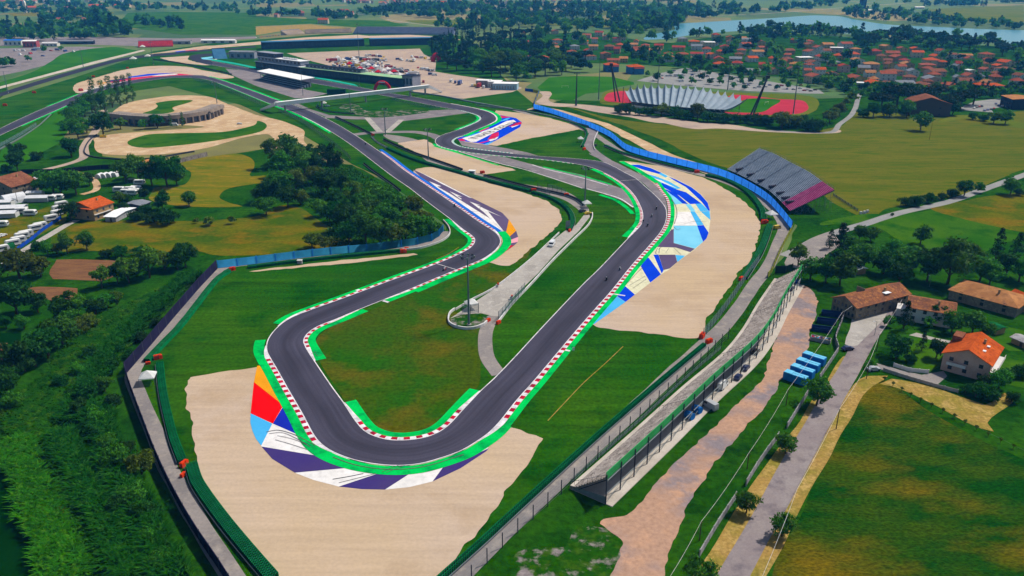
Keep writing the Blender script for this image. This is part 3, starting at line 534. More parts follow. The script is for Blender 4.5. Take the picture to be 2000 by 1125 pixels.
# green verges and kerbs
def green_band(curve, a, b, side, o0, o1, label=None, m='m_green_paint', taper=True):
    c = piece(curve, a, b); n = len(c); k = np.ones(n)
    o = ribbon('painted_verge', offset(c, side*o0), offset(c, side*np.maximum(o1*k, o0)), m, 6.4, label); return o
NB = [0]
def kerb(curve, a, b, side, label, w=1.25, period=4.0, duty=.5, tail_a=None, tail_b=None, red='m_red_paint', start=0.):
    """white kerb with red blocks set into it; side +1 lies to the left of the curve"""
    aa = tail_a or a; bb = tail_b or b
    c = resample(piece(curve, aa, bb), .75); n = len(c); wk = np.full(n, w)
    if tail_a or tail_b:
        P = np.array(c); ia = int(np.argmin(((P-np.array(g(*a)))**2).sum(1))); ib = int(np.argmin(((P-np.array(g(*b)))**2).sum(1)))
        lo_, hi_ = min(ia, ib), max(ia, ib)
        if (tail_a and ia < ib) or (tail_b and ib < ia): wk[:lo_] = np.linspace(.25, w, max(lo_, 1))[:lo_]
        if (tail_b and ib > ia) or (tail_a and ia > ib): wk[hi_:] = np.linspace(w, .25, n-hi_)
    else: lo_, hi_ = 0, n-1
    z0 = .024*7; b_ = MB()
    A, B = offset(c, side*.02), offset(c, side*wk); mid = offset(c, side*wk*.6)
    b_.strip(A, mid, z0+.01, z0+.06); b_.strip(mid, B, z0+.06, z0+.02)
    root = b_.build('kerb', 'm_white_paint'); structure(root, label)
    if root.data.polygons[0].normal.z < 0: root.data.flip_normals()
    s = arclen(c); q = s[lo_]+start
    while q+period*duty < s[hi_]:
        idx = [q, q+period*duty/2, q+period*duty]
        rows = []
        for p_, zz in ((A, z0+.018), (mid, z0+.068), (B, z0+.028)):
            P = np.array(p_); rows.append([(np.interp(t, s, P[:, 0]), np.interp(t, s, P[:, 1]), zz) for t in idx])
        kb = MB()
        for r in range(2):
            for j in range(2): kb.face([rows[r][j], rows[r][j+1], rows[r+1][j+1], rows[r+1][j]])
        o = kb.build('kerb_block', red, parent=root)
        if o.data.polygons[0].normal.z < 0: o.data.flip_normals()
        NB[0] += 1; q += period
    return root
# travel direction follows the point lists: left side = +1 (CL), right side = -1 (CR)
K1 = catmull(gl([(1279,358),(1290,374),(1300,388),(1304,404),(1304,420),(1301,436),(1293,452),(1276,472.5),(1233,521),(1193,571),(1160,608),(1120,654),(1078,704),(1048,740),(1010,783),(974,828),(956,846),(934,862)]), False, 1.)
kerb(K1, (1279,358), (974,828), 1, 'long red and white kerb outside the fast right bend', w=1.5, tail_b=(934,862))
OUT = catmull(gl([(1208,316),(1240,333),(1279,358)]), False, 1.)+K1[1:]
green_band(OUT, (1208,316), (1279,358), 1, 0., 4., 'bright green painted verge along the fast right bend')
green_band(K1, (1279,358), (956,846), 1, 1.2, 3.6)
kerb(CL, (525,697), (616,860), 1, 'red and white kerb outside the near hairpin entry', tail_a=(520,676), tail_b=(650,884), w=1.4, period=3.4)
green_band(CL, (523,664), (532,712), 1, .6, 4.2)
green_band(CL, (526,700), (975,826), 1, .3, 4.1, 'bright green painted verge around the near hairpin')
kerb(CL, (600,608), (904,449), 1, 'red and white kerb on the left side into the left bend', tail_a=(545,636), w=1.2, period=4.2, tail_b=(884,432))
green_band(CL, (548,634), (876,428), 1, .5, 3.2, 'bright green painted verge inside the left bend')
kerb(CR, (1180,338), (1246,446), -1, 'red and white kerb inside the fast right bend', tail_b=(1226,466), w=1.3, period=2.6)
green_band(CR, (1162,330), (1228,464), -1, .4, 3.6, 'bright green painted verge inside the fast right bend')
kerb(CR, (902,802), (697,824), -1, 'red and white kerb inside the near hairpin', tail_a=(938,764), tail_b=(672,787), w=1.3, period=3.6)
green_band(CR, (940,763), (673,788), -1, .4, 3.7, 'bright green painted verge inside the near hairpin')
kerb(CR, (598,680), (652,626), -1, 'scuffed red and white kerb inside the hairpin exit', tail_a=(616,706), tail_b=(700,606), w=1.2, period=3.4)
green_band(CR, (616,706), (704,604), -1, .4, 3.9, 'bright green painted verge inside the hairpin exit')
kerb(CR, (800,566), (940,508), -1, 'red and white kerb before the left bend', tail_a=(750,586), tail_b=(974,482), w=1.2, period=3.6)
green_band(CR, (752,585), (800,566), -1, .3, 3.4)
green_band(CR, (800,566), (968,455), -1, .9, 5.0, 'bright green painted verge outside the left bend')
kerb(CR, (962,449), (744,297), -1, 'fine red and white kerb along the straight', w=1.3, period=3.2, tail_a=(976,464))
green_band(CR, (968,455), (738,293), -1, 1.2, 3.6, 'blue painted band along the straight', m='m_band_blue')
kerb(CL, (646,258), (590,228), 1, 'white and green kerb on the upper straight', w=1., period=3., red='m_green_paint')
green_band(CL, (650,260), (536,206), 1, .8, 3.4, 'green painted verge on the upper straight')
green_band(CL, (536,206), (430,164), 1, .3, 1.2)
green_band(CR, (556,199), (404,150), -1, .3, 3., 'green painted verge outside the far left bend', m='m_green_paint')
green_band(CL, (936,213), (900,266), 1, .3, 4.5, 'green painted verge outside the first bend')
kerb(CL, (880,203), (954,243), 1, 'white kerb outside the first bend', w=.9, period=4, red='m_white_paint')
kerb(CL, (900,266), (1000,300), 1, 'teal and white kerb inside the second bend', w=1.4, period=3., red='m_teal_paint')
kerb(CR, (900,216), (900,252), -1, 'teal and white kerb inside the first bend', w=1.3, period=3., red='m_teal_paint')
green_band(CR, (934,226), (894,254), -1, .5, 3.6, 'green painted verge inside the first bend')
kerb(CR, (853,282), (1120,320), -1, 'white and green kerb below the chicane', w=1., period=4., red='m_green_paint')
green_band(CR, (851,281), (900,296), -1, .6, 3.)
green_band(CL, (160,192), (40,247), 1, .4, 2.4, 'green painted verge left of the far straight')
green_band(CR, (154,184), (97,208), -1, .4, 2.4)
def along(name, pts, off0, off1, m, level, label=None):
    c = catmull(gl(pts), False, 2.); return ribbon(name, offset(c, off0), offset(c, off1), m, level, label)
along('painted_verge', T('A',(0,475),(230,540),(640,665)), -.2, -2.2, 'm_green_paint', 5, 'green and white edge of the run off lane')
along('edge_line', T('A',(220,528),(640,650),(850,700),(1200,810),(1440,890)), .2, -.5, 'm_white_paint', 6)
along('painted_verge', T('A',(1040,683),(1450,780),(1710,858)), .2, 2.0, 'm_green_paint', 6)
along('edge_line', T('A',(950,660),(1040,690),(1450,792),(1690,862)), -.6, .2, 'm_white_paint', 6)
along('painted_verge', T('G',(370,400),(520,450),(640,530),(700,590)), -2.4, .2, 'm_green_paint', 5)
along('edge_line', T('G',(240,345),(420,395),(560,440),(690,525)), -.9, 0., 'm_white_paint', 6)
along('drain_line', [(1217,677),(1180,712),(1140,748),(1100,790),(1070,822)], -.14, .14, 'm_dry_verge', 3, 'pale straight drain line across the right grass')
along('drain_line', T('C',(760,930),(870,885),(980,815)), -.14, .14, 'm_dry_verge', 3)
# small painted bars across verge and track
for pts, w in ((T('H',(965,470),(1105,492)), 1.0), (T('H',(490,1015),(565,1032)), 1.), (T('D',(1085,432),(1115,446)), 1.6), (T('D',(1340,540),(1395,556)), 1.2), (T('C',(770,980),(950,1035)), .35), (T('G',(560,268),(750,255)), .3)):
    a, b = gl(pts); ribbon('painted_bar', offset([a, b], w/2), offset([a, b], -w/2), 'm_white_paint', 8, 'white painted bar across the verge or track')
# Quercia bend paint, lake side etc.
for m, pts in (('m_magenta_paint', T('U',(1050,395),(1250,365),(1500,340),(1750,320),(1900,335),(2000,350),(1900,352),(1600,352),(1300,385),(1100,408))), ('m_blue_paint', T('U',(1250,352),(1450,322),(1740,310),(1500,335),(1250,362))), ('m_purple_paint', T('U',(1060,385),(1250,362),(1230,375),(1080,400))), ('m_white_paint', T('U',(800,492),(1000,440),(1250,385),(1230,395),(980,450),(830,495))), ('m_orange_paint', T('U',(950,418),(1050,400),(1040,410),(960,428))),
  ('m_white_paint', T('U',(1480,345),(1560,330),(1720,322),(1740,330),(1560,342))),
  ('m_blue_paint', T('U',(1700,105),(1900,85),(1950,95),(1750,112))), ('m_magenta_paint', T('U',(1800,95),(1920,85),(1930,92),(1830,100))), ('m_aqua_paint', T('V',(460,365),(640,345),(700,350),(560,385),(480,380))), ('m_cream_paint', T('V',(570,375),(640,350),(660,362),(600,388)))):
    field('painted_runoff', pts, m, 5 if m != 'm_white_paint' else 6, 'coloured paint on the run off of the far bends', smooth=False)
for k in range(7):
    x0 = 470+k*75; field('painted_runoff', T('V',(x0,283-k*8),(x0+40,276-k*8),(x0+65,270-k*8),(x0+20,278-k*8)), 'm_off_white' if k % 2 else 'm_mauve_paint', 6, 'row of coloured bars on the back straight run off', smooth=False)
# ================================================================ FENCES, BARRIERS, WALLS
mat('m_fence_blue', '#2f7be0', '#2a70d2', .2, grain=.08, rough=.6)
mat('m_fence_royal', '#1f52c0', '#1b49ae', .2, grain=.1, rough=.6)
mat('m_fence_navy', '#2f2b4a', '#28253f', .2, grain=.12, rough=.8)
mat('m_fence_yellow', '#a8a83c', '#8c9838', .3, grain=.15)
mat('m_steel', '#8d979c', '#7d878c', .5, grain=.08, rough=.5, metal=.3, spec=.4)
mat('m_dark_steel', '#4a4d58', '#3f424c', .5, grain=.1, rough=.6)
mat('m_mast_steel', '#6d7f84', '#5f7076', .5, grain=.06, rough=.5)
mat('m_tyre_green', '#1d6a3e', '#17592f', .4, '#125024', 1.1, grain=.25, gscale=2.)
mat('m_tyre_mint', '#12824a', '#0e6e3c', .4, grain=.2, gscale=2.)
mat('m_tyre_black', '#25262c', '#1c1d22', .6, grain=.2)
mat('m_orange_block', '#f04a1c', '#de4018', .5, grain=.1, rough=.6)
mat('m_teal_band', '#1a9a9c', '#148488', .4, grain=.1)
mat('m_white_plastic', '#f2f2f2', '#e4e4e6', .6, grain=.05, rough=.5)
mat('m_white_wall', '#e4e2e2', '#cfcccb', .4, grain=.1)
mat('m_wall_grey', '#b3b1b4', '#a29fa2', .3, '#8f8c8c', .9, grain=.12)
mat('m_dark_glass', '#22252e', grain=.0, rough=.2, spec=.5)
mat('m_weathered', '#a89f9a', '#8a817c', .25, '#6f6862', .6, grain=.25, gscale=2.5)
mat('m_parapet_green', '#46b468', '#3ea45c', .3, grain=.1)
mat('m_dark_deck', '#4a4a58', '#3f3f4c', .3, grain=.1)  # dark grey for stand entries and alternate seat rows
mat('m_alu', '#b6c4d8', '#a2b2c6', .3, grain=.12, rough=.45, metal=.25)
mat('m_alu_pink', '#d86aa0', '#cc4a8c', .3, grain=.15, rough=.5)
mat('m_alu_deck', '#3c4654', '#333c48', .3, grain=.15, rough=.6)
mat('m_tent', '#e6e8ec', '#d6d8de', .5, grain=.04, rough=.6)
def net_material():
    m = bpy.data.materials.new('m_net'); m.use_nodes = True; N = m.node_tree.nodes; L = m.node_tree.links; b = N['Principled BSDF']
    b.inputs['Base Color'].default_value = alb('#7f97a4'); b.inputs['Roughness'].default_value = .6
    geo = N.new('ShaderNodeNewGeometry'); no = N.new('ShaderNodeTexNoise'); no.inputs['Scale'].default_value = .8; L.new(geo.outputs['Position'], no.inputs['Vector'])
    mr = N.new('ShaderNodeMapRange'); mr.inputs[3].default_value = .3; mr.inputs[4].default_value = .5; L.new(no.outputs['Fac'], mr.inputs[0]); L.new(mr.outputs[0], b.inputs['Alpha'])
    MATS['m_net'] = m
net_material()
def fabric(name, c, t=.55):
    m = bpy.data.materials.new(name); m.use_nodes = True; N = m.node_tree.nodes; L = m.node_tree.links; b = N['Principled BSDF']; out = N['Material Output']
    geo = N.new('ShaderNodeNewGeometry'); no = N.new('ShaderNodeTexNoise'); no.inputs['Scale'].default_value = .35; no.inputs['Detail'].default_value = 4; L.new(geo.outputs['Position'], no.inputs['Vector'])
    mr = N.new('ShaderNodeMapRange'); mr.inputs[1].default_value = .3; mr.inputs[2].default_value = .7; mr.inputs[3].default_value = .82; mr.inputs[4].default_value = 1.12; L.new(no.outputs['Fac'], mr.inputs[0])
    hs = N.new('ShaderNodeHueSaturation'); hs.inputs['Color'].default_value = tuple(min(.9, x*1.1) for x in lin(c))+(1,); L.new(mr.outputs[0], hs.inputs['Value']); L.new(hs.outputs[0], b.inputs['Base Color']); b.inputs['Roughness'].default_value = .7
    tr = N.new('ShaderNodeBsdfTranslucent'); L.new(hs.outputs[0], tr.inputs[0]); mx = N.new('ShaderNodeMixShader'); mx.inputs[0].default_value = t
    L.new(b.outputs[0], mx.inputs[1]); L.new(tr.outputs[0], mx.inputs[2]); L.new(mx.outputs[0], out.inputs['Surface']); MATS[name] = m
fabric('m_cloth_blue', '#4ab0ff', .92); fabric('m_cloth_royal', '#2c7cff', .8); fabric('m_canopy', '#eef2f4', .45)
def panel_fence(name, label, cat, pts, h, plen, pm, postm='m_dark_steel', smooth=True, th=.12, group=None, posts=True, z0=0., panel='panel'):
    G = gl(pts); G = catmull(G, False, 1.) if smooth else linear(G, False, 1.)
    c = resample(G, plen); t = thing(name, label, cat, (c[0][0], c[0][1], 0), group=group); ox, oy = c[0]
    for i in range(len(c)-1):
        a, b = c[i], c[i+1]; L_ = math.dist(a, b); rz = math.atan2(b[1]-a[1], b[0]-a[0])
        pb = MB()
        if th: pb.box(((a[0]+b[0])/2-ox, (a[1]+b[1])/2-oy, z0+h/2+.05), (L_-.1, th, h-.1), rz)
        else:                                        # stretched cloth: sags a little between its posts
            u = ((b[0]-a[0])/L_, (b[1]-a[1])/L_)
            for q in range(4):
                w0, w1 = q/4*L_, (q+1)/4*L_; d0, d1 = .18*math.sin(math.pi*q/4), .18*math.sin(math.pi*(q+1)/4)
                P0 = (a[0]-ox+u[0]*w0-u[1]*d0, a[1]-oy+u[1]*w0+u[0]*d0); P1 = (a[0]-ox+u[0]*w1-u[1]*d1, a[1]-oy+u[1]*w1+u[0]*d1)
                pb.face([(*P0, .05), (*P1, .05), (*P1, h-d1*.6), (*P0, h-d0*.6)])
        pb.build(panel, pm if isinstance(pm, str) else pm[i % len(pm)], parent=t)
    if posts:
        for i in range(len(c)):
            MB().box((c[i][0]-ox, c[i][1]-oy, (h+.15)/2), (.22, .3, h+.15)).build('post', postm, parent=t)
    return t
panel_fence('panel_fence', 'bright blue panel fence running below the wood to the left bend', 'fence', [(426,524),(480,518),(606,502),(678,494.5),(700,493),(792,482),(831,475),(849,469),(858,462),(866,452)], height(606,502,487), 8.0, 'm_cloth_blue', 'm_cloth_blue', th=.0)
panel_fence('panel_fence', 'dark navy panel fence climbing from the white tent to the blue fence', 'fence', [(424,526),(390,562),(340,620),(290,680),(246,731)], 4.2, 7.5, 'm_fence_navy', 'm_dark_steel', smooth=False)
panel_fence('panel_fence', 'dark navy panel fence along the service road in the lower left', 'fence', [(246,733),(258,770),(282,835),(307,900),(337,965),(382,1045),(435,1124),(490,1215)], 3.6, 6., 'm_fence_navy', 'm_dark_steel')  # tall dark face also stands in for the fence's black shadow band
panel_fence('panel_fence', 'royal blue panel fence curving past the metal grandstand', 'fence', [(1042,212),(1075,221),(1110,233),(1150,248),(1190,267),(1208,282),(1222,293),(1250,303),(1312,319),(1370,333),(1400,341),(1424,350),(1460,368),(1498,393),(1525,422),(1546,449)], 4.4, 9., 'm_cloth_royal', 'm_fence_royal', th=.0)
panel_fence('panel_fence', 'thin yellow backed fence between the blue fence and the long stand', 'fence', T('Q',(1312,192),(1180,440),(1100,620),(1040,760),(990,820)), 2.6, 5., 'm_fence_yellow', 'm_dark_steel')
panel_fence('panel_fence', 'blue and yellow fence end beside the pale lane near the pitch', 'fence', T('X',(170,385),(350,410),(285,575)), 3., 12., ['m_fence_royal', 'm_fence_yellow'], 'm_dark_steel', smooth=False)
panel_fence('panel_fence', 'dark screen fence behind the dirt circuit lane', 'fence', T('e',(170,240),(480,235),(760,205),(890,200)), 3., 8., 'm_fence_navy', 'm_dark_steel', smooth=False)
panel_fence('concrete_wall', 'stained concrete wall below the pale lane of the dirt circuit', 'wall', T('e',(1160,180),(1400,155),(1620,100)), 3., 5., 'm_weathered', 'm_weathered', smooth=False)
panel_fence('panel_fence', 'blue screen fence along the caravan row', 'fence', T('e',(0,905),(120,850),(250,760),(330,690),(480,590)), 1.8, 5., 'm_fence_royal', 'm_dark_steel', smooth=False)
wl = ['nearest stretch of pale concrete wall by the village road', 'second stretch of pale concrete wall, between two dark trees', 'third stretch of pale concrete wall, left of the crossing', 'pale concrete wall beside the dark skips', ]
for lb, seg in zip(wl, ([(1366,1088),(1400,1030),(1437,974)], [(1457,949),(1478,914),(1500,882),(1520,856)], [(1537,837),(1577,772)], [(1600,742),(1637,687)])):
    panel_fence('concrete_wall', lb, 'wall', seg, 2.0, 3.0, 'm_wall_grey', 'm_wall_grey', smooth=False, th=.18, group='pale concrete walls by the village road')
panel_fence('concrete_wall', 'dark boundary wall between the skips and the forecourt', 'wall', [(1637,687),(1630,666),(1640,640),(1652,610)], 2.2, 3.5, 'm_wall_grey', 'm_dark_steel', smooth=False, th=.18)

def low_wall(name, label, cat, pts, h, th, m, group=None, smooth=True):
    G = catmull(gl(pts), False, 1.5) if smooth else linear(gl(pts), False, 3.)
    o = MB().sweep(G, [(-th/2, 0), (-th/2, h), (th/2, h), (th/2, 0)]).build(name, m); return tag(o, label, cat, group)
low_wall('concrete_barrier', 'white low barrier on the right side of the infield service strip', 'barrier', [(1157,418),(1157,425),(1150,440),(1120,470),(1080,510),(1037,557),(1000,596),(972,633)], 1.1, .45, 'm_white_wall')
low_wall('concrete_barrier', 'white rounded barrier around the tip of the infield service strip', 'barrier', [(888,606),(880,612),(876,622),(878,633),(890,640),(912,644),(930,642),(945,636),(952,629)], 1.1, .45, 'm_white_wall')
low_wall('guardrail', 'white guardrail on the left side of the infield service strip', 'guardrail', [(890,606),(920,588),(962,566),(1000,538),(1040,505),(1092,456)], .9, .3, 'm_white_wall')
low_wall('guardrail', 'white curved guardrail at the end of the blue fence', 'guardrail', T('C',(830,560),(880,620),(895,680),(860,730),(780,775),(600,830),(440,850)), 1., .35, 'm_white_wall')
low_wall('guardrail', 'white guardrail by the access lane at the fast bend', 'guardrail', T('A',(1590,340),(1560,400),(1545,470),(1560,520)), 1., .4, 'm_white_wall')
low_wall('guardrail', 'pale guardrail along the far left straight', 'guardrail', T('U',(0,1060),(200,950),(380,830),(500,720)), .9, .4, 'm_steel')
low_wall('guardrail', 'black and white guardrail around the dirt circuit corner', 'guardrail', T('U',(945,920),(880,970),(835,1040),(830,1100),(880,1130),(1000,1150),(1400,1160),(1900,1085)), 1., .5, 'm_dark_steel')
low_wall('guardrail', 'long grey guardrail right of the pit straight', 'guardrail', T('W',(1000,700),(1300,740),(1600,800),(2000,870)), 1.2, 1.4, 'm_steel')
low_wall('guardrail', 'grey guardrail curving past the lettered run off', 'guardrail', T('A',(400,85),(800,130),(1100,185),(1300,235),(1500,290)), 1.1, .6, 'm_steel')

# ---- tyre barriers: cover, tyres and belt
def tyre_ring(b, x, y, z, R=.36, r=.23, n=8, h=.26):
    i = len(b.v)
    for rr, zz in ((R, z), (R, z+h), (r, z+h*.7)):
        for k in range(n): t = 2*math.pi*k/n; b.v.append((x+rr*math.cos(t), y+rr*math.sin(t), zz))
    for a in range(2):
        for k in range(n): b.f.append((i+a*n+k, i+a*n+(k+1) % n, i+(a+1)*n+(k+1) % n, i+(a+1)*n+k)); b.m.append(0)
def tyre_barrier(label, pts, rows=3, h=1.25, near=False, side=1, belt='m_tyre_green', tyre='m_tyre_green', rail=True, group='tyre barriers around the circuit'):
    G = resample(catmull(gl(pts), False, 1.), 1.2); w = rows*.72
    t = thing('tyre_barrier', label, 'tyre barrier', (G[0][0], G[0][1], 0), group=group); ox, oy = G[0]; L_ = [(p[0]-ox, p[1]-oy) for p in G]
    MB().sweep(L_, [(-w/2+.1, 0), (-w/2+.1, h-.18), (w/2-.1, h-.18), (w/2-.1, 0)]).build('core', 'm_tyre_black', parent=t)
    tb = MB()
    for r in range(rows):
        P = resample(offset(L_, (r-(rows-1)/2)*.72), .74 if near else 1.1)
        if near:
            for (x, y) in P: tyre_ring(tb, x, y, h-.24)
            if r in (0, rows-1):
                for (x, y) in P:
                    for k in range(2): tyre_ring(tb, x, y, .3+k*.36, n=6)
        else: tb.sweep(P, [(-.3, h-.2), (-.22, h+.08), (.22, h+.08), (.3, h-.2)])
    to_ = tb.build('tyres', tyre, parent=t); to_['kind'] = 'stuff'
    s = side*(w/2+.02)
    MB().sweep(offset(L_, s), [(-.04, .05), (-.04, h), (.04, h), (.04, .05)]).build('belt', belt, parent=t)
    if rail: MB().sweep(offset(L_, -side*(w/2+.35)), [(-.05, .45), (-.05, .8), (.05, .8), (.05, .45)]).build('rail', 'm_steel', parent=t)
    return t
tyre_barrier('green mint tyre barrier along the lower left gravel edge', T('n',(1500,270),(1540,400),(1600,500),(1700,640),(1800,770),(2000,1010),(2130,1160)), 4, 1.5, True, 1, 'm_tyre_mint', 'm_tyre_mint')
tyre_barrier('green mint tyre barrier running down from the white marshal tent', [(313,714),(316,745),(322,785),(330,820),(340,860),(357,905)], 3, 1.4, True, 1, 'm_tyre_mint', 'm_tyre_mint')
tyre_barrier('dark tyre barrier with bright green front along the left grass', [(287,708),(318,675),(350,642),(385,597),(412,562),(428,545),(447,532)], 3, 1.3, False, -1, 'm_tyre_mint')
tyre_barrier('low dark green tyre barrier below the bright blue fence', [(484,524),(580,512),(690,500),(786,491)], 3, 1.1, False, -1)
tyre_barrier('long green tyre barrier beside the service road in the lower right', [(855,1140),(875,1122),(940,1064),(1000,1008),(1090,925),(1175,848),(1280,757),(1375,677)], 2, 1.3, True, 1, 'm_tyre_green', 'm_tyre_mint')
tyre_barrier('wide ribbed green tyre barrier beside the long gravel trap', [(1452,546),(1466,524),(1481,500),(1494,470),(1503,442)], 4, 1.4, False, 1)
tyre_barrier('dark green tyre barrier curving below the metal grandstand', [(1491,432),(1490,418),(1484,405),(1464,381),(1440,364),(1410,351),(1380,344)], 4, 1.4, False, 1)
tyre_barrier('dark tyre barrier in front of the royal blue fence', [(1354,336.5),(1320,328),(1280,318),(1240,307),(1212,299),(1182,286)], 3, 1.3, False, -1)
tyre_barrier('green tyre barrier along the top of the middle gravel trap', [(758,291),(790,305),(820,316),(860,328),(900,339),(960,356),(1000,366),(1036,375)], 4, 1.4, False, -1)
tyre_barrier('black tyre barrier above the middle service lane', [(750,274),(775,286),(800,297),(840,311),(880,325),(902,333)], 2, 1.3, False, 1, belt='m_tyre_black', tyre='m_tyre_black')
tyre_barrier('black tyre barrier along the infield grass above the middle lane', [(946,344),(1010,361),(1060,373),(1104,383),(1125,391),(1140,402)], 2, 1.2, False, 1, belt='m_tyre_black', tyre='m_tyre_black')
tyre_barrier('green tyre barrier rounding the end of the middle gravel trap', [(1040,377),(1062,383),(1082,391),(1100,402),(1112,414),(1118,428),(1117,440),(1112,451)], 3, 1.3, False, -1)
tyre_barrier('dark green tyre barrier beside the access lane at the first bends', [(1114,241),(1130,247),(1142,254),(1146,262),(1143,274),(1136,288)], 2, 1.3, False, 1)
tyre_barrier('black tyre barrier on the grass beside the upper straight', [(656,230),(680,241),(705,253),(727,264)], 2, 1.2, False, 1, belt='m_tyre_black', tyre='m_tyre_black')
tyre_barrier('white and black tyre barrier beside the upper straight', [(726,268),(735,277),(746,284),(758,290)], 1, 1.2, False, -1, belt='m_white_wall', tyre='m_tyre_black')
tyre_barrier('black tyre barrier along the lower side of the upper straight', [(711,321),(730,336),(750,350),(768,363),(782,374)], 1, 1.2, False, 1, belt='m_tyre_black', tyre='m_tyre_black')
tyre_barrier('green tyre barrier around the small lay by in the upper infield', T('B',(500,230),(520,260),(600,290),(700,305),(860,315)), 2, 1.2, False, 1)
tyre_barrier('dark barrier beside the far left bend gravel', T('V',(0,385),(200,410),(500,470),(760,530)), 2, 1.3, False, 1, belt='m_tyre_black', tyre='m_tyre_black')
bo = MB(); G = resample(catmull(gl(T('n',(1690,560),(1800,700),(2000,950))+[(530,1112)]), False, 1.), 2.); tag(bo.sweep(G, [(-.25, 0), (-.25, .9), (.25, .9), (.25, 0)]).build('barrier_band', 'm_teal_band'), 'teal foam band lying along the lower left gravel trap', 'barrier')

# ---- crash cushions at barrier ends
def cushion_proto():
    b = MB(); b.box((0, 0, .6), (1.1, 1.0, 1.2), taper=.92); b.box((1.15, .1, .55), (1.0, 1.0, 1.1), .15, taper=.92); b.box((.5, .0, 1.28), (1.6, .5, .12)); return b.mesh('crash_cushion', 'm_orange_block')
CU = cushion_proto()
for (x, y, rz, s, lb) in ((305,702,.5,1.5,'large orange crash cushion at the end of the left barrier'),(287,712,.4,.9,'small orange crash cushion by the white marshal tent'),(357,912,1.2,1.4,'orange crash cushion at the gap in the lower left barrier'),(356,932,1.3,1.,'small orange crash cushion beside the lower left gap'),(451,529,.6,1.5,'orange crash cushion at the left end of the blue fence barrier'),(785,494,0,1.7,'orange crash cushion at the tip of the thin gravel strip'),(792,488,0,1.2,'red orange crash cushion behind the thin gravel tip'),(1370,661,1.,1.8,'red orange crash cushion at the corner of the long gravel trap'),(1382,671,.6,1.6,'orange crash cushion at the end of the lower right tyre barrier'),(1446,548,.8,1.5,'orange crash cushion halfway down the long gravel trap'),(1490,437,.1,2.,'wide orange crash cushion below the metal grandstand'),(1359,338,.2,1.8,'orange crash cushion in front of the royal blue fence'),(1040,374,.1,1.7,'orange crash cushion on top of the middle gravel trap'),(1104,383,.2,1.6,'orange crash cushion beside the infield catch fence'),(1112,453,1.2,1.3,'dark orange crash cushion at the lower barrier end in the infield'),(940,339,.3,1.7,'orange crash cushion at the small chicane gravel tip'),(1140,293,.8,1.6,'red orange crash cushion by the access lane'),(727,265,.3,1.4,'orange crash cushion beside the upper straight'),(952,629,.9,1.2,'orange end piece of the rounded white barrier'),(972,633,.9,1.2,'orange end piece of the long white barrier'),(65,182,.3,2.,'orange crash cushion on the far left grass'),(8,207,.3,2.,'orange crash cushion at the left picture edge'),(156,178,.3,2.6,'red block at the tip of the far left gravel'),(181,151,.2,2.,'orange crash cushion above the far left gravel'),(248,134,.2,1.8,'orange crash cushion behind the far left gravel')):
    p = gv(x, y); tag(link('crash_cushion', CU, None, (p.x, p.y, .05), rz, (s*.8, s*.8, s*.8)), lb, 'crash cushion', 'orange crash cushions at barrier ends')

# ---- catch fences
def catch_fence(label, pts, h, gap, net=True, post='m_dark_steel', r=.09, name='catch_fence'):
    c = resample(catmull(gl(pts), False, 1.), gap); t = thing(name, label, 'fence', (c[0][0], c[0][1], 0)); ox, oy = c[0]; L_ = [(p[0]-ox, p[1]-oy) for p in c]
    for p in L_: MB().tube((p[0], p[1], 0), (p[0], p[1], h), r, n=5).build('post', post, parent=t)
    wb = MB()
    for k in range(5):
        zz = h*(.16+.2*k)
        for a, b in zip(L_[:-1], L_[1:]): wb.tube((a[0], a[1], zz), (b[0], b[1], zz), .025, n=3, cap=False)
    wb.build('wire', 'm_steel', parent=t)
    if net:
        for a, b in zip(L_[:-1], L_[1:]):
            nb = MB(); nb.face([(a[0], a[1], .3), (b[0], b[1], .3), (b[0], b[1], h), (a[0], a[1], h)]); nb.build('net', 'm_net', parent=t)
    return t
catch_fence('tall dark post fence beside the lower right service road', [(890,1170),(945,1108),(1000,1052),(1075,985),(1150,914),(1250,820),(1340,738),(1422,662)], 4.2, 6., net=False, r=.13)
catch_fence('grey blue catch fence below the long gravel trap', [(1373,661),(1400,628),(1428,590),(1458,545),(1482,512)], 4.0, 4.)
catch_fence('grey catch fence above the infield service strip', T('A',(1000,905),(1060,945),(1120,975)), 4., 5.)
catch_fence('grey catch fence on the infield grass near the floodlight', T('A',(1095,910),(1160,925),(1270,965)), 4., 4.)
catch_fence('white panelled catch fence along the upper straight', T('B',(120,290),(300,370),(580,560),(700,650),(800,740),(825,775)), 3.2, 4.5)
catch_fence('grey catch fence at the tip of the infield service strip', T('k',(1610,210),(1690,215),(1740,205)), 4., 3.)
catch_fence('grey catch fence on the right of the infield service strip', T('k',(1895,270),(1960,200),(2000,150),(2100,40)), 4., 4.)
catch_fence('pale catch fence along the far left bend', T('V',(380,575),(600,640),(800,720),(1050,830)), 3.6, 7., post='m_mast_steel')
catch_fence('green catch fence along the far lower left straight', T('U',(-100,1090),(0,1040),(200,930),(360,830)), 3., 6., post='m_tyre_green')
catch_fence('green catch fence along the pit straight end', T('B',(1220,180),(1400,220),(1690,268)), 2.4, 6., post='m_tyre_green')
catch_fence('grey catch fence around the lay by in the upper infield', T('B',(500,240),(540,275),(620,300)), 3., 4.)
catch_fence('thin green rail in front of the long grandstand', [(1115,945),(1180,886),(1240,833),(1330,750),(1408,682)], 1.5, 3., net=True, post='m_tyre_green', r=.06, name='railing')

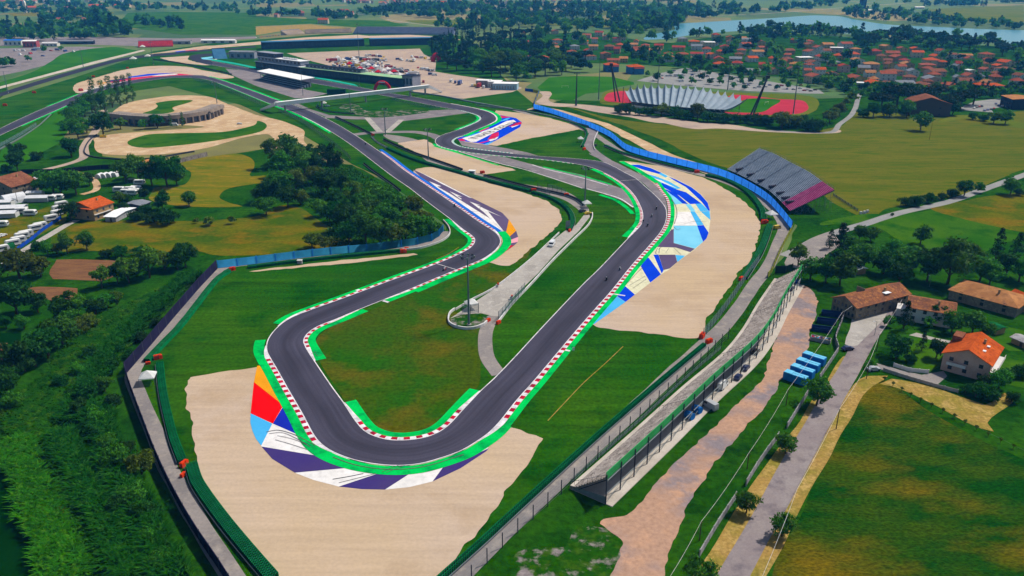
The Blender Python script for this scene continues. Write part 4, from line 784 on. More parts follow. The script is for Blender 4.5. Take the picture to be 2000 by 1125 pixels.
# ================================================================ LONG CONCRETE GRANDSTAND
FR = resample(catmull(gl([(1113,955),(1237,846),(1330,762),(1412,692),(1448,648),(1478,598),(1512,548)]), False, 1.), 3.)
WB = 10.0; NR = 12; Z0, Z1 = 1.1, height(1189,987,928)
ox, oy = FR[0]; FRl = [(p[0]-ox, p[1]-oy) for p in FR]
gs = thing('grandstand', 'long weathered concrete grandstand with green back wall', 'grandstand', (ox, oy, 0))
NRsub = NR
for k in range(NR):
    o0, o1 = -1.0-(WB-1.0)*k/NR, -1.0-(WB-1.0)*(k+1)/NR; zz = Z0+(Z1-1.3-Z0)*k/(NR-1)
    MB().sweep(FRl, [(o0, zz-.45), (o0, zz), (o1-.02, zz), (o1-.02, zz-.25)]).build('step', 'm_weathered', parent=gs)
MB().sweep(FRl, [(0., 0), (0., Z0-.05), (-1.0, Z0-.05), (-1.0, 0)]).build('front_walk', 'm_pale_concrete', parent=gs)
MB().sweep(FRl, [(-WB-.02, Z1-1.7), (-WB-.02, Z1+.5), (-WB-.17, Z1+.5), (-WB-.17, Z1-1.7)]).build('back_wall', 'm_parapet_green', parent=gs)
MB().sweep(offset(FRl, -.5), [(-WB-1.6, .02), (-WB-1.6, .24), (-.8, .24), (-.8, .02)]).build('slab', 'm_pale_concrete', parent=gs)
bk = resample(offset(FRl, -WB-.3), 7.); ft = resample(offset(FRl, -2.6), arclen(offset(FRl, -2.6))[-1]/(len(bk)-1))
for i, p in enumerate(bk):
    MB().tube((p[0], p[1], .1), (p[0], p[1], Z1-.2), .16, n=6).build('post', 'm_dark_steel', parent=gs)
    q = ft[min(i, len(ft)-1)]
    MB().tube((p[0], p[1], Z1-1.6), (q[0], q[1], Z0-.1), .13, n=5).build('beam', 'm_dark_steel', parent=gs)
    if i+1 < len(bk):
        r = bk[i+1]; MB().tube((p[0], p[1], .4), (r[0], r[1], 2.6), .06, n=4).build('brace', 'm_steel', parent=gs)
        for zz in (3., Z1-2.): MB().tube((p[0], p[1], zz), (r[0], r[1], zz), .11, n=4).build('girder', 'm_steel', parent=gs)
for j in (0, len(FRl)-1):
    p, q = FRl[j], bk[0 if j == 0 else -1]; b = MB(); b.face([(p[0], p[1], .1), (q[0], q[1], .1), (q[0], q[1], 2.2), (p[0], p[1], Z0)]); b.build('end_panel', 'm_fence_royal' if j else 'm_steel', parent=gs)
# rails across the steps
for fr in (.0, .28, .52, .74, .93):
    i = int(fr*(len(FRl)-1)); p = FRl[i]; q = offset(FRl, -WB)[i]; b = MB()
    for k in range(9):
        t = k/8; x, y = p[0]+(q[0]-p[0])*t, p[1]+(q[1]-p[1])*t; zz = Z0+(Z1-1.3-Z0)*t; b.tube((x, y, zz), (x, y, zz+1.), .05, n=4)
    b.tube((p[0], p[1], Z0+1), (q[0], q[1], Z1-.3), .05, n=4); b.build('handrail', 'm_dark_steel', parent=gs)
screen = panel_fence('screen', 'black screen panel at the far end of the long grandstand', 'screen', T('Q',(1090,760),(1200,770),(1310,730)), 3.4, 6., 'm_dark_glass', 'm_dark_steel', smooth=False)

# ================================================================ METAL GRANDSTAND WITH PINK END
fz, bz, NRW = 2.2, 12.5, 30
mf = resample(catmull([g(*p, fz) for p in T('Z',(270,330),(420,395),(620,500),(790,590),(920,700),(1090,872))], False, 1.), .8)
mb_ = resample(catmull([g(*p, bz) for p in T('Z',(690,60),(880,130),(1080,235),(1340,370),(1530,505),(1672,602))], False, 1.), .8)
NS = 48; mf = [tuple(x) for x in np.stack([np.interp(np.linspace(0, 1, NS), np.linspace(0, 1, len(mf)), np.array(mf)[:, k]) for k in (0, 1)], 1)]
mb_ = [tuple(x) for x in np.stack([np.interp(np.linspace(0, 1, NS), np.linspace(0, 1, len(mb_)), np.array(mb_)[:, k]) for k in (0, 1)], 1)]
ox, oy = mf[0]
ms = thing('grandstand', 'curved metal tube grandstand with pink painted right end', 'grandstand', (ox, oy, 0))
def mrow(t): return [(a[0]+(b[0]-a[0])*t-ox, a[1]+(b[1]-a[1])*t-oy) for a, b in zip(mf, mb_)]
cut = int(NS*.845)
dk = MB(); dk.strip(mrow(0), mrow(1), fz-.5, bz-.5); dk.build('deck', 'm_alu_deck', parent=ms)
for k in range(NRW):
    t0, t1 = k/NRW, (k+.42)/NRW; zz = fz+(bz-fz)*k/(NRW-1)
    A, B = mrow(t0), mrow(t1)
    for sl, m_ in ((slice(0, cut), 'm_alu'), (slice(cut-1, NS), 'm_alu_pink')):
        b = MB(); b.strip(A[sl], B[sl], zz, zz); b.strip(A[sl], A[sl], zz-.3, zz); b.build('bench_row', m_, parent=ms)
for fr in (.12, .27, .42, .57, .72, .845, .93):         # stair aisles and dark entries at the front
    i = int(fr*(NS-2)); b = MB()
    for k in range(NRW): 
        r = mrow((k+.1)/NRW); zz = fz+(bz-fz)*k/(NRW-1)+.03; p, q = Vector((*r[i], zz)), Vector((*r[i+1], zz)); d = (q-p).normalized()*.5; n_ = mrow((k+.9)/NRW); e = Vector((*n_[i], zz))-p
        b.face([p-d, p+d, p+d+e, p-d+e])
    b.build('aisle', 'm_alu_deck', parent=ms)
    r = mrow(0.02); r2 = mrow(.2); p = Vector((*r[i], fz)); q = Vector((*r2[i], fz+2.2)); MB().box(((p.x+q.x)/2, (p.y+q.y)/2, fz+1.6), ((q-p).length, 1.6, 1.4), math.atan2(q.y-p.y, q.x-p.x)).build('entry', 'm_dark_deck', parent=ms)
for i in range(0, NS, 3):
    for t in (0., .33, .66, 1.):
        p = mrow(t)[i]; zt = fz+(bz-fz)*t-.5; MB().tube((p[0], p[1], 0), (p[0], p[1], zt+(1.4 if t == 1. else 0)), .09, n=4).build('post', 'm_steel', parent=ms)
for i in (0, NS-1, NS//2):
    b = MB()
    for t in np.linspace(.1, .9, 7):
        p, q = mrow(t)[i], mrow(t+.1)[i]; zt = fz+(bz-fz)*t-.5
        b.tube((p[0], p[1], .2), (q[0], q[1], zt), .06, n=3); b.tube((p[0], p[1], zt), (q[0], q[1], .2), .06, n=3); b.tube((p[0], p[1], zt*.5), (q[0], q[1], zt*.5), .06, n=3)
    b.build('bracing', 'm_steel', parent=ms)
rl = MB(); tp_ = mrow(1.)
for a, b in zip(tp_[:-1], tp_[1:]): rl.tube((a[0], a[1], bz+1), (b[0], b[1], bz+1), .06, n=3, cap=False); rl.tube((a[0], a[1], bz+.5), (b[0], b[1], bz+.5), .05, n=3, cap=False)
rl.build('top_rail', 'm_steel', parent=ms)

# ================================================================ FLOODLIGHT MASTS
def mast(label, base, top, lamps=8, r=.45, m='m_mast_steel', group='floodlight masts', ring=True):
    p = gv(*base); h = height(base[0], base[1], top); t = thing('floodlight_mast', label, 'floodlight', (p.x, p.y, 0), group=group)
    MB().tube((0, 0, 0), (0, 0, .5), r*2, r*1.8, n=8).build('footing', 'm_concrete', parent=t)
    MB().tube((0, 0, .3), (0, 0, h), r, r*.45, n=8).build('pole', m, parent=t)
    if lamps:
        fr = MB()
        R = 2.2
        for k in range(12):
            a, b = 2*math.pi*k/12, 2*math.pi*(k+1)/12; fr.tube((R*math.cos(a), R*math.sin(a), h-.3), (R*math.cos(b), R*math.sin(b), h-.3), .08, n=3, cap=False)
            if k % 3 == 0: fr.tube((0, 0, h-.8), (R*math.cos(a), R*math.sin(a), h-.3), .07, n=3)
        fr.build('lamp_ring', m, parent=t)
        for k in range(lamps):
            a = 2*math.pi*k/lamps; x, y = R*math.cos(a), R*math.sin(a); lb = MB(); lb.box((x*1.1, y*1.1, h-.2), (.9, .55, .8), a+math.pi/2, taper=.7); lb.build('lamp', 'm_dark_steel' if k % 2 else 'm_steel', parent=t)
    return t
mast('tall floodlight mast on the infield island with its shadow on the grass', (916,635), 500, 8)
mast('floodlight mast beside the yellow car in the infield', (1142,402), 328, 6)
mast('floodlight mast rising through the grey paths of the upper infield', (753,264), 212, 6)
mast('floodlight mast by the small gravel trap under the chicane', (837,312), 252, 6)
mast('slender floodlight mast behind the round tree at the dirt circuit', (209,217), 172, 3, .4)
mast('slender floodlight mast at the right end of the arched building', (424,202), 160, 3, .4)
mast('very tall floodlight mast in front of the paddock', (702,118), 47, 4, .5)
mast('floodlight mast left of the footbridge', (592,187), 132, 0, .3)
mast('floodlight mast in front of the footbridge middle', (685,220), 170, 0, .35)
mast('floodlight mast at the far left bend gravel', (300,126), 82, 4, .4)
mast('tall slim mast on the bank of the back straight', (163,131), 95, 0, .4)
mast('tall slim mast by the left picture edge', (16,182), 138, 0, .4)
mast('pale mast at the edge of the training pitch', (1169,195), 118, 0, .5)
mast('dark lattice mast beside the lane near the pitch', (1125,207), 143, 2, .9, 'm_dark_steel')
mast('pale mast behind the left half of the stadium roof', (1285,163), 110, 0, .5)
mast('pale mast behind the right half of the stadium roof', (1421,176), 118, 3, .6)
mast('pale double mast over the red athletics track', (1549,223), 130, 3, .6)
for k, (x, y, yt) in enumerate(((513,139,118),(537,138,116),(569,143,121),(605,143,131),(653,151,136),(702,166,148))):
    mast(['first','second','third','fourth','fifth','sixth'][k]+' slim pole from the left along the pit straight', (x, y), yt, 0, .25, group='slim poles along the pit straight')
def ray_at(px, py, Y):
    u = (px-1000)/FPX; v = (py-562.5)/FPX; t = Y/(cp-v*sp); return Vector((u*t, Y, CAM_H-(sp+v*cp)*t))
for lb, feet, top in (('dark leaning twin mast at the left end of the stadium roof', T('Y',(107,372),(146,377)), T('Y',(66,30))[0]), ('dark leaning twin mast at the right end of the stadium roof', T('Y',(1362,497),(1388,492)), T('Y',(1522,145))[0])):
    a, b = gv(*feet[0]), gv(*feet[1]); tp2 = ray_at(*top, a.y); t = thing('leaning_mast', lb, 'mast', (a.x, a.y, 0), group='leaning stadium masts')
    for f in (a, b): MB().tube(f-a, tp2-a, .75, .55, n=6).build('leg', 'm_dark_steel', parent=t)
    MB().box(tuple(tp2-a), (3., 3., 2.6)).build('head', 'm_dark_steel', parent=t)
# ================================================================ BUILDINGS
mat('m_roof_orange', '#d0622c', '#bc5424', .25, '#a4481e', .8, grain=.2, gscale=1.5)
mat('m_roof_terracotta', '#a45a44', '#904a38', .2, '#b46c50', .6, grain=.2, gscale=1.2)
mat('m_roof_red', '#ac4a3a', '#983e32', .2, grain=.2, gscale=1.2)
mat('m_roof_tan', '#c48a58', '#b0784c', .2, '#9a6a48', .6, grain=.2, gscale=1.2)
mat('m_roof_brown', '#8e5a44', '#7a4c3a', .25, '#a06a4c', .8, grain=.25, gscale=1.5)
mat('m_roof_old', '#9a6242', '#7c5444', .3, '#b47848', .7, grain=.35, gscale=1.5)
mat('m_roof_grey', '#8a8f98', '#7c828c', .2, grain=.15)
mat('m_stone_wall', '#8f8474', '#7c7264', .5, '#a0937f', 1.2, grain=.25, gscale=2.5)
mat('m_wall_cream', '#e0cfae', '#d2c09e', .3, grain=.08)
mat('m_wall_white', '#e6e4e2', '#d8d5d2', .3, grain=.06)
mat('m_wall_yellow', '#d8b868', '#cca85c', .3, grain=.08)
mat('m_wall_pink', '#dcb8a8', '#d0aa9a', .3, grain=.08)
mat('m_wall_tan', '#b89a70', '#a88a64', .3, grain=.1)
mat('m_wall_blue', '#4a86c4', '#4078b4', .3, grain=.06)
mat('m_wall_rose', '#b8585c', '#a84c50', .3, grain=.1)
mat('m_wall_paleblue', '#a8c8dc', '#98bad0', .3, grain=.06)
mat('m_window', '#2c3440', '#3a4450', .4, grain=.1, rough=.25, spec=.5)
mat('m_shutter', '#5a5048', grain=.1)
mat('m_flat_white', '#fcfcfe', '#f0f2f6', .2, grain=.06)
mat('m_pit_dark', '#343848', '#2c3040', .3, grain=.1)
mat('m_pit_grey', '#a4a8b6', '#9498a8', .3, grain=.08)
mat('m_roof_mint', '#8cc49a', '#b4cc9a', .08, grain=.1)
mat('m_blue_roof', '#4a7ea4', '#40709a', .1, grain=.08)
mat('m_red_seat', '#e0404c', '#d03844', .2, '#e86870', .6, grain=.15)
mat('m_red_arch', '#e0182c', '#cc1426', .3, grain=.05, rough=.5)
mat('m_membrane', '#a2b0be', '#94a4b2', .1, grain=.05, rough=.6)
mat('m_arch_stone', '#a0948a', '#8f847c', .2, grain=.1)
mat('m_seat_grey', '#8b94ae', '#7f88a2', .1, grain=.15)
mat('m_seat_pale', '#cdbba8', '#b8a694', .1, grain=.15)
def windows_on(b, x0, x1, z0, z1, n, axis, pos, sgn, depth=.06):
    """n panes on one wall, as boxes a little proud of it"""
    out = []
    for k in range(n):
        c = x0+(x1-x0)*(k+.5)/n; w = min(1.2, (x1-x0)/n*.5)
        d = (w, depth, z1-z0) if axis == 'x' else (depth, w, z1-z0); cc = (c, pos+sgn*depth/2, (z0+z1)/2) if axis == 'x' else (pos+sgn*depth/2, c, (z0+z1)/2)
        out.append(MB().box(cc, d))
    return out
def house_parts(t, w, d, h, rh, roofm, wallm, hip=False, chimney=True, storeys=2, over=.6, win=True, nwin=3, door=True):
    """gable runs along y; wall, roof, windows, door and chimney as parts of t"""
    b = MB(); x, y = w/2, d/2; v = [(-x, -y, 0), (x, -y, 0), (x, y, 0), (-x, y, 0), (-x, -y, h), (x, -y, h), (x, y, h), (-x, y, h)]
    for q in ((0, 1, 5, 4), (1, 2, 6, 5), (2, 3, 7, 6), (3, 0, 4, 7)): b.face([v[k] for k in q])
    if not hip: b.face([v[4], v[5], (0, -y, h+rh)]); b.face([v[6], v[7], (0, y, h+rh)])
    b.build('wall', wallm, parent=t)
    r = MB(); X, Y = x+over, y+over; e = h-over*rh/x; ins = (x if hip else 0); R0, R1 = (0, -Y+ins*1.0, h+rh), (0, Y-ins*1.0, h+rh); th = .22
    P = [(-X, -Y, e), (X, -Y, e), (X, Y, e), (-X, Y, e)]
    for up in (th,):
        S = [(p[0], p[1], p[2]+up) for p in P]; A, Bq = (R0[0], R0[1], R0[2]+up), (R1[0], R1[1], R1[2]+up)
        r.face([S[1], S[2], Bq, A]); r.face([S[3], S[0], A, Bq])
        if hip: r.face([S[0], S[1], A]); r.face([S[2], S[3], Bq])
        for k in range(4):
            if hip or k in (1, 3): r.face([P[k], P[(k+1) % 4], S[(k+1) % 4], S[k]])
        if not hip:
            for (p0, p1, rr) in ((0, 1, 0), (3, 2, 1)):
                ap = (R0, R1)[rr]; a2 = (A, Bq)[rr]; r.face([P[p0], ap, a2, S[p0]]); r.face([ap, P[p1], S[p1], a2])
        r.face([P[0], P[3], R1, R0]); r.face([P[1], R0, R1, P[2]])
    ro = r.build('roof', roofm, parent=t)
    if chimney: MB().box((w*.18, d*.15, h+rh*.75+.5), (.7, .7, 1.6)).build('chimney', 'm_wall_tan', parent=ro)
    if win:
        for s in range(storeys):
            z0 = 1.0+s*(h/storeys); z1 = z0+1.3
            for bb in windows_on(None, -x+.4, x-.4, z0, z1, max(2, nwin-1), 'x', -y, -1)+windows_on(None, -y+.4, y-.4, z0, z1, nwin, 'y', -x, -1)+windows_on(None, -y+.4, y-.4, z0, z1, nwin, 'y', x, 1): bb.build('window', 'm_window', parent=t)
    if door: MB().box((-x-.04, -y*.1, 1.05), (.08, 1.0, 2.1)).build('door', 'm_shutter', parent=t)
def house(name, label, px, w, d, h, rh, roofm, wallm, rz=0., z=0., cat='house', group=None, **k):
    p = gv(*px); t = thing(name, label, cat, (p.x, p.y, 0), rz, group); house_parts(t, w, d, h, rh, roofm, wallm, **k); return t
def dirang(a, b): A, B = gv(*a), gv(*b); return math.atan2(B.y-A.y, B.x-A.x)-math.pi/2      # rotation that lays local y along a->b
# pink villa on the right
rzv = dirang((1887,698), (1912,662))
pv = house('villa', 'pink villa with orange and brown tiled gable roof', (1893,716), 13.5, 16.5, 6.0, 3.2, 'm_roof_orange', 'm_wall_pink', rzv, nwin=4)
MB().box((-2.5, -8.9, 3.0), (5.5, 1.4, .2)).build('balcony', 'm_wall_white', parent=pv)
MB().box((-2.5, -9.55, 3.5), (5.5, .1, .9)).build('balcony_rail', 'm_wall_white', parent=pv)
MB().box((7.6, 0, 2.9), (1.8, 15.5, .2)).build('balcony', 'm_wall_white', parent=pv); MB().box((8.4, 0, 3.5), (.1, 15.5, 1.)).build('balcony_rail', 'm_wall_white', parent=pv)
for dx, dy in ((3.5, -3), (3.8, 1.5)): MB().box((dx, dy, 7.9), (.9, 1.2, .25), 0).build('skylight', 'm_flat_white', parent=pv)
MB().box((-5.4, 4.2, 7.6), (2.8, 5., 2.), 0).build('dormer', 'm_roof_brown', parent=pv)
# old farmhouse row: two joined gabled wings, ridge running to the upper right
rzf = dirang((1640,610), (1762,578))
fh = house('farmhouse', 'long old stone farmhouse with patched rusty tile roof', (1698,602), 11.0, 29.0, 5.2, 2.6, 'm_roof_old', 'm_stone_wall', rzf, nwin=7)
MB().box((-1.8, -4.4, 7.4), (3.6, .15, 2.8)).build('parting_wall', 'm_stone_wall', parent=fh)
sk = MB(); sk.box((2.6, 4., 6.85), (3., 3.2, .12)); sk.build('solar_panel', 'm_flat_white', parent=fh)
wh = house('house', 'white house with mottled tile roof beside the tall dark trees', (1814,622), 12.5, 15.0, 5.5, 2.0, 'm_roof_old', 'm_wall_white', dirang((1780,610), (1850,622)), nwin=4)
MB().box((0, -9.2, 1.5), (6, 4, 3)).build('porch', 'm_wall_white', parent=wh)
house('house', 'low old house with mossy tan roof half hidden by trees', (1930,592), 15., 24., 4., 2.8, 'm_roof_tan', 'm_stone_wall', dirang((1890,560), (1985,585)), hip=True)
house('house', 'small orange roofed house at the right picture edge below the trees', (1998,600), 8, 9, 3.5, 2., 'm_roof_orange', 'm_wall_cream', .3)
house('shed', 'small green roofed shed in the garden behind the villa', (1942,648), 4.5, 4.5, 2.2, .5, 'm_tyre_green', 'm_wall_tan', .4, cat='shed', win=False, chimney=False)
house('shed', 'pale roofed garden shed at the right picture edge', (2000,675), 4.5, 6.5, 2.2, .6, 'm_wall_grey', 'm_wall_tan', .4, cat='shed', win=False, chimney=False)
house('shed', 'green and white roofed shed under the big tree', (1660,528), 7, 6, 2.6, .6, 'm_parapet_green', 'm_wall_tan', .3, cat='shed', win=False, chimney=False)
house('shed', 'white roofed lean-to behind the green shed', (1677,533), 4, 3.5, 2.4, .4, 'm_flat_white', 'm_wall_tan', .3, cat='shed', win=False, chimney=False)
# left side
oh = house('house', 'tan house with bright orange hip roof among the caravans', (181,422), 17.0, 13.0, 6.5, 2.6, 'm_roof_orange', 'm_wall_tan', -.35, nwin=3)
MB().box((8.7, -1, 3.2), (.9, 11, .25)).build('balcony', 'm_wall_white', parent=oh)
MB().box((5.8, -5.6, 6.6), (6.5, 6.5, .3), 0).build('lower_roof', 'm_roof_orange', parent=oh)
house('house', 'brown roofed stone house at the left picture edge', (22,375), 24.0, 17.0, 6.0, 4.2, 'm_roof_brown', 'm_stone_wall', -.35, nwin=3)
house('house', 'small tan house half hidden in the bushes by the concrete wall', (291,333), 12, 11, 4.5, 2.6, 'm_roof_tan', 'm_wall_tan', -.4)
house('shed', 'blue grey roofed open shed right of the orange roofed house', (270,408), 10, 8, 3.2, .8, 'm_roof_grey', 'm_dark_steel', -.2, cat='shed', win=False, chimney=False)
house('shed', 'long white roofed shed below the orange roofed house', (236,424), 17, 6, 2.6, .7, 'm_flat_white', 'm_wall_grey', math.pi/2-.15, cat='shed', win=False, chimney=False)
# village edge
house('barn', 'large grey brown barn under the umbrella pines', (1807,222), 34, 26, 11, 5., 'm_roof_brown', 'm_shutter', -.25, cat='barn', chimney=False, nwin=2)
house('apartment_block', 'dark flat apartment block at the right picture edge', (1990,210), 24, 26, 9, 1., 'm_roof_tan', 'm_pit_dark', -.15, cat='building', storeys=3, nwin=5)
for i, (x, y, w, rm, wm, lb) in enumerate(((1193,139,17,'m_roof_orange','m_wall_blue','left one of two blue walled villas beside the pitch'),(1240,143,19,'m_roof_orange','m_wall_blue','right one of two blue walled villas beside the pitch'))):
    v_ = house('villa', lb, (x, y), w, w*.9, 8.5, 2.6, rm, wm, .1, hip=True, group='blue walled villas'); MB().box((2.5, -w*.45-2, 3.5), (w*.6, 4, 7)).build('wing', wm, parent=v_); MB().box((2.5, -w*.45-2, 7.3), (w*.66, 5, .5)).build('wing_roof', rm, parent=v_)
for k, (x, y, w, d) in enumerate(((988,174,26,14),(967,170,14,14),(945,168,16,10))):
    t = thing('service_building', ['flat roofed pale blue hall beside the paddock gate','white flat roofed cabin beside the paddock gate','low grey cabin near the paddock gate'][k], 'building', (*g(x, y), 0), -.15)
    MB().box((0, 0, 3.2), (w, d, 6.4)).build('wall', ['m_wall_paleblue','m_wall_white','m_wall_grey'][k], parent=t); MB().box((0, 0, 6.6), (w+.8, d+.8, .35)).build('roof', 'm_flat_white', parent=t)
    for q in range(int(w/3)): MB().box((-w/2+1.5+q*3, -d/2-.05, 2.6), (1.4, .1, 3.2)).build('door', 'm_steel', parent=t)

# ================================================================ FOOTBRIDGE
zb = 6.2; A = Vector((*g(539,207,zb), zb)); B = Vector((*g(838,172,zb), zb)); fb = thing('footbridge', 'long white enclosed footbridge crossing the track', 'bridge', (A.x, A.y, 0)); d = B-A; L_ = d.length; rz = math.atan2(d.y, d.x)
ux = Vector((math.cos(rz), math.sin(rz), 0)); uy = Vector((-math.sin(rz), math.cos(rz), 0))
np_ = 14
for k in range(np_):
    c = ux*(L_*(k+.5)/np_); MB().box((c.x, c.y, zb+1.6), (L_/np_-.08, 3.2, 3.2), rz).build('deck_panel', 'm_flat_white', parent=fb)
MB().box((*(ux*(L_/2))[:2], zb+3.3), (L_, 4.2, .25), rz).build('roof', 'm_flat_white', parent=fb)
for fr in (.05, .27, .55, .86, .97):
    c = ux*(L_*fr); MB().box((c.x, c.y, zb/2), (.7, 2.2, zb), rz).build('pier', 'm_wall_grey', parent=fb)
C0 = Vector((*g(511,216), 0))-Vector((A.x, A.y, 0)); C1 = Vector((*g(862,181), 0))-Vector((A.x, A.y, 0))
for s, e in ((Vector((0, 0, zb)), C0), (ux*L_+Vector((0, 0, zb)), C1)):
    b = MB(); w = (Vector((e.x-s.x, e.y-s.y, 0))).normalized(); pz = Vector((-w.y, w.x, 0))*1.6
    lo_ = [s-pz, s+pz, e+pz, e-pz]; hi_ = [s-pz+Vector((0, 0, 3.2)), s+pz+Vector((0, 0, 3.2)), e+pz+Vector((0, 0, 1.6)), e-pz+Vector((0, 0, 1.6))]
    b.face(lo_[::-1]); b.face(hi_)
    for k in range(4): b.face([lo_[k], lo_[(k+1) % 4], hi_[(k+1) % 4], hi_[k]])
    b.build('stair', 'm_flat_white', parent=fb)

# ================================================================ PIT BUILDING AND STANDS
def long_block(t, a, b, depth, z0, z1, wallm, roofm, nbay, name='wall', win=True, back=0.):
    """part of a long building whose front base runs between photo points a and b"""
    P, Q = gv(*a), gv(*b); o = t.location; d = Q-P; rz = math.atan2(d.y, d.x); n_ = Vector((-math.sin(rz), math.cos(rz), 0)); c = (P+Q)/2+n_*(depth/2+back)-Vector((o.x, o.y, 0))
    MB().box((c.x, c.y, (z0+z1)/2), (d.length, depth, z1-z0), rz).build(name, wallm, parent=t)
    ro = MB().box((c.x, c.y, z1+.25), (d.length+1, depth+2.4, .5), rz).build('roof', roofm, parent=t)
    u = d.normalized(); f0 = P+n_*back-Vector((o.x, o.y, 0))
    if win:
        for k in range(nbay):
            q = f0+u*(d.length*(k+.5)/nbay)-n_*.05; MB().box((q.x, q.y, z0+(z1-z0)*.5), (d.length/nbay*.62, .12, (z1-z0)*.55), rz).build('window', 'm_window', parent=t)
    return c, rz, d.length, n_
pb = thing('pit_building', 'long dark pit building with garages and hospitality terraces', 'building', (*g(500,133), 0))
long_block(pb, (500,133.5), (588,146), 16, 0, 9, 'm_pit_dark', 'm_flat_white', 14)
long_block(pb, (500,133.5), (584,145.5), 12, 10.2, 15, 'm_pit_grey', 'm_flat_white', 12, back=4)
c, rz_, Lb, n_ = long_block(pb, (500,133.5), (536,138.5), 11, 15.6, 20.5, 'm_pit_dark', 'm_pit_grey', 6, back=4)
P0 = gv(545,140)-Vector(pb.location)
for k in range(9):
    q = P0+Vector((math.cos(rz_), math.sin(rz_), 0))*(k*3.6)+n_*9; b = MB(); 
    for s in range(4):
        a0, a1 = s*math.pi/2+rz_+.785, (s+1)*math.pi/2+rz_+.785; b.face([(q.x+2.4*math.cos(a0), q.y+2.4*math.sin(a0), 16.), (q.x+2.4*math.cos(a1), q.y+2.4*math.sin(a1), 16.), (q.x, q.y, 18.)])
    b.build('canopy', 'm_tent', parent=pb)
long_block(pb, (589,146), (790,169.5), 15, 0, 8.5, 'm_pit_dark', 'm_roof_mint', 30)
long_block(pb, (592,146.3), (700,159), 7, 9.1, 12, 'm_pit_grey', 'm_pit_dark', 14, back=5)
long_block(pb, (786,169), (806,171), 14, 0, 12, 'm_pit_grey', 'm_pit_dark', 3)
ar = thing('inflatable_arch', 'red inflatable arch over the pit straight', 'arch', (*g(747,178), 0), .1)
b = MB(); N_ = 14
for k in range(N_):
    a, c_ = math.pi*k/N_, math.pi*(k+1)/N_; b.tube((8*math.cos(a), 0, 9.5*math.sin(a)), (8*math.cos(c_), 0, 9.5*math.sin(c_)), 1.7, n=8)
b.build('tube', 'm_red_arch', parent=ar); MB().box((0, -1.72, 9.4), (7, .06, 1.1)).build('banner', 'm_white_plastic', parent=ar)
ar2 = thing('inflatable_arch', 'red inflatable dome beside the trees of the paddock', 'arch', (*g(852,120), 0), .6); b = MB()
for k in range(N_):
    a, c_ = math.pi*k/N_, math.pi*(k+1)/N_; b.tube((5*math.cos(a), 0, 9*math.sin(a)), (5*math.cos(c_), 0, 9*math.sin(c_)), 3.2, n=8)
b.build('tube', 'm_red_arch', parent=ar2)
# white roofed stand
zr = 9.5; q = [Vector((*g(*p, zr), zr)) for p in T('V',(1008,497),(1130,474),(1572,560),(1430,584))]; ws = thing('covered_stand', 'white roofed stand beside the pit straight', 'grandstand', (q[0].x, q[0].y, 0)); o = Vector((q[0].x, q[0].y, 0)); b = MB(); b.face([p-o for p in q]); b.face([p-o+Vector((0, 0, .5)) for p in q])
for k in range(4): b.face([q[k]-o, q[(k+1) % 4]-o, q[(k+1) % 4]-o+Vector((0, 0, .5)), q[k]-o+Vector((0, 0, .5))])
b.build('roof', 'm_flat_white', parent=ws)
for k in range(6):
    for (a, c_) in ((q[0], q[3]), (q[1], q[2])):
        p = a+(c_-a)*((k+.5)/6)-o; MB().tube((p.x, p.y, 0), (p.x, p.y, zr), .3, n=6).build('post', 'm_mast_steel', parent=ws)
for k in range(8):
    f = .1+.09*k; a = q[0]+(q[1]-q[0])*f-o; c_ = q[3]+(q[2]-q[3])*f-o; zz = 1.+.55*k
    sb = MB(); sb.box(((a.x+c_.x)/2, (a.y+c_.y)/2, zz/2), ((c_-a).length*.96, 1.8, zz), math.atan2(c_.y-a.y, c_.x-a.x)); sb.build('seat_row', 'm_pit_grey' if k % 2 else 'm_dark_deck', parent=ws)
# hedge block by the footbridge
mat('m_hedge', '#1c4424', '#16381c', .5, '#275a2c', 1.2, grain=.4, gscale=1.5)
hb = MB().box((0, 0, 2.6), (19, 6, 5.2), 0).build('hedge', 'm_hedge', loc=(*g(658,184), 0), rz=.0); tag(hb, 'dark clipped hedge block behind the footbridge', 'hedge')
# far stands along the back straight
def slope_stand(label, a, b, depth, h0, h1, seatm, nrow=6, group='stands along the back straight', roof=None, facing=1):
    P, Q = gv(*a), gv(*b); d = Q-P; rz = math.atan2(d.y, d.x); t = thing('grandstand', label, 'grandstand', (P.x, P.y, 0), rz, group); L_ = d.length
    for k in range(nrow):
        zz = h0+(h1-h0)*(k+1)/nrow; MB().box((L_/2, depth*(k+.5)/nrow*facing, zz/2), (L_, depth/nrow-.05, zz), 0).build('seat_row', seatm, parent=t)
    MB().box((L_/2, (depth+.3)*facing, (h1+1.2)/2), (L_, .4, h1+1.2)).build('back_wall', 'm_pit_grey', parent=t)
    if roof: MB().box((L_/2, depth*.5*facing, h1+4.), (L_, depth+2, .5)).build('roof', roof, parent=t)
    return t
slope_stand('red seated stand at the start of the back straight', (270,93), (338,91), 26, 1, 8, 'm_red_seat')
slope_stand('wide grey seated stand at the far end of the back straight', (690,66.5), (886,68.5), 26, 2, 12, 'm_seat_grey', 8)
slope_stand('pale seated stand left of the wide grey stand', (598,66), (688,63.5), 14, 1, 6, 'm_seat_pale')
slope_stand('pale tilted stand in front of the ploughed far field', (560,69), (596,66), 16, 1, 8, 'm_seat_pale')
for k, (a, b_) in enumerate((((514,97),(712,90)), ((724,90),(862,87)))):
    t = thing('covered_stand', ['left blue roofed covered stand behind the paddock', 'right blue roofed covered stand behind the paddock'][k], 'grandstand', (*g(*a), 0), group='blue roofed stands behind the paddock')
    long_block(t, a, b_, 22, 0, 11, 'm_pit_dark', 'm_blue_roof', 26)
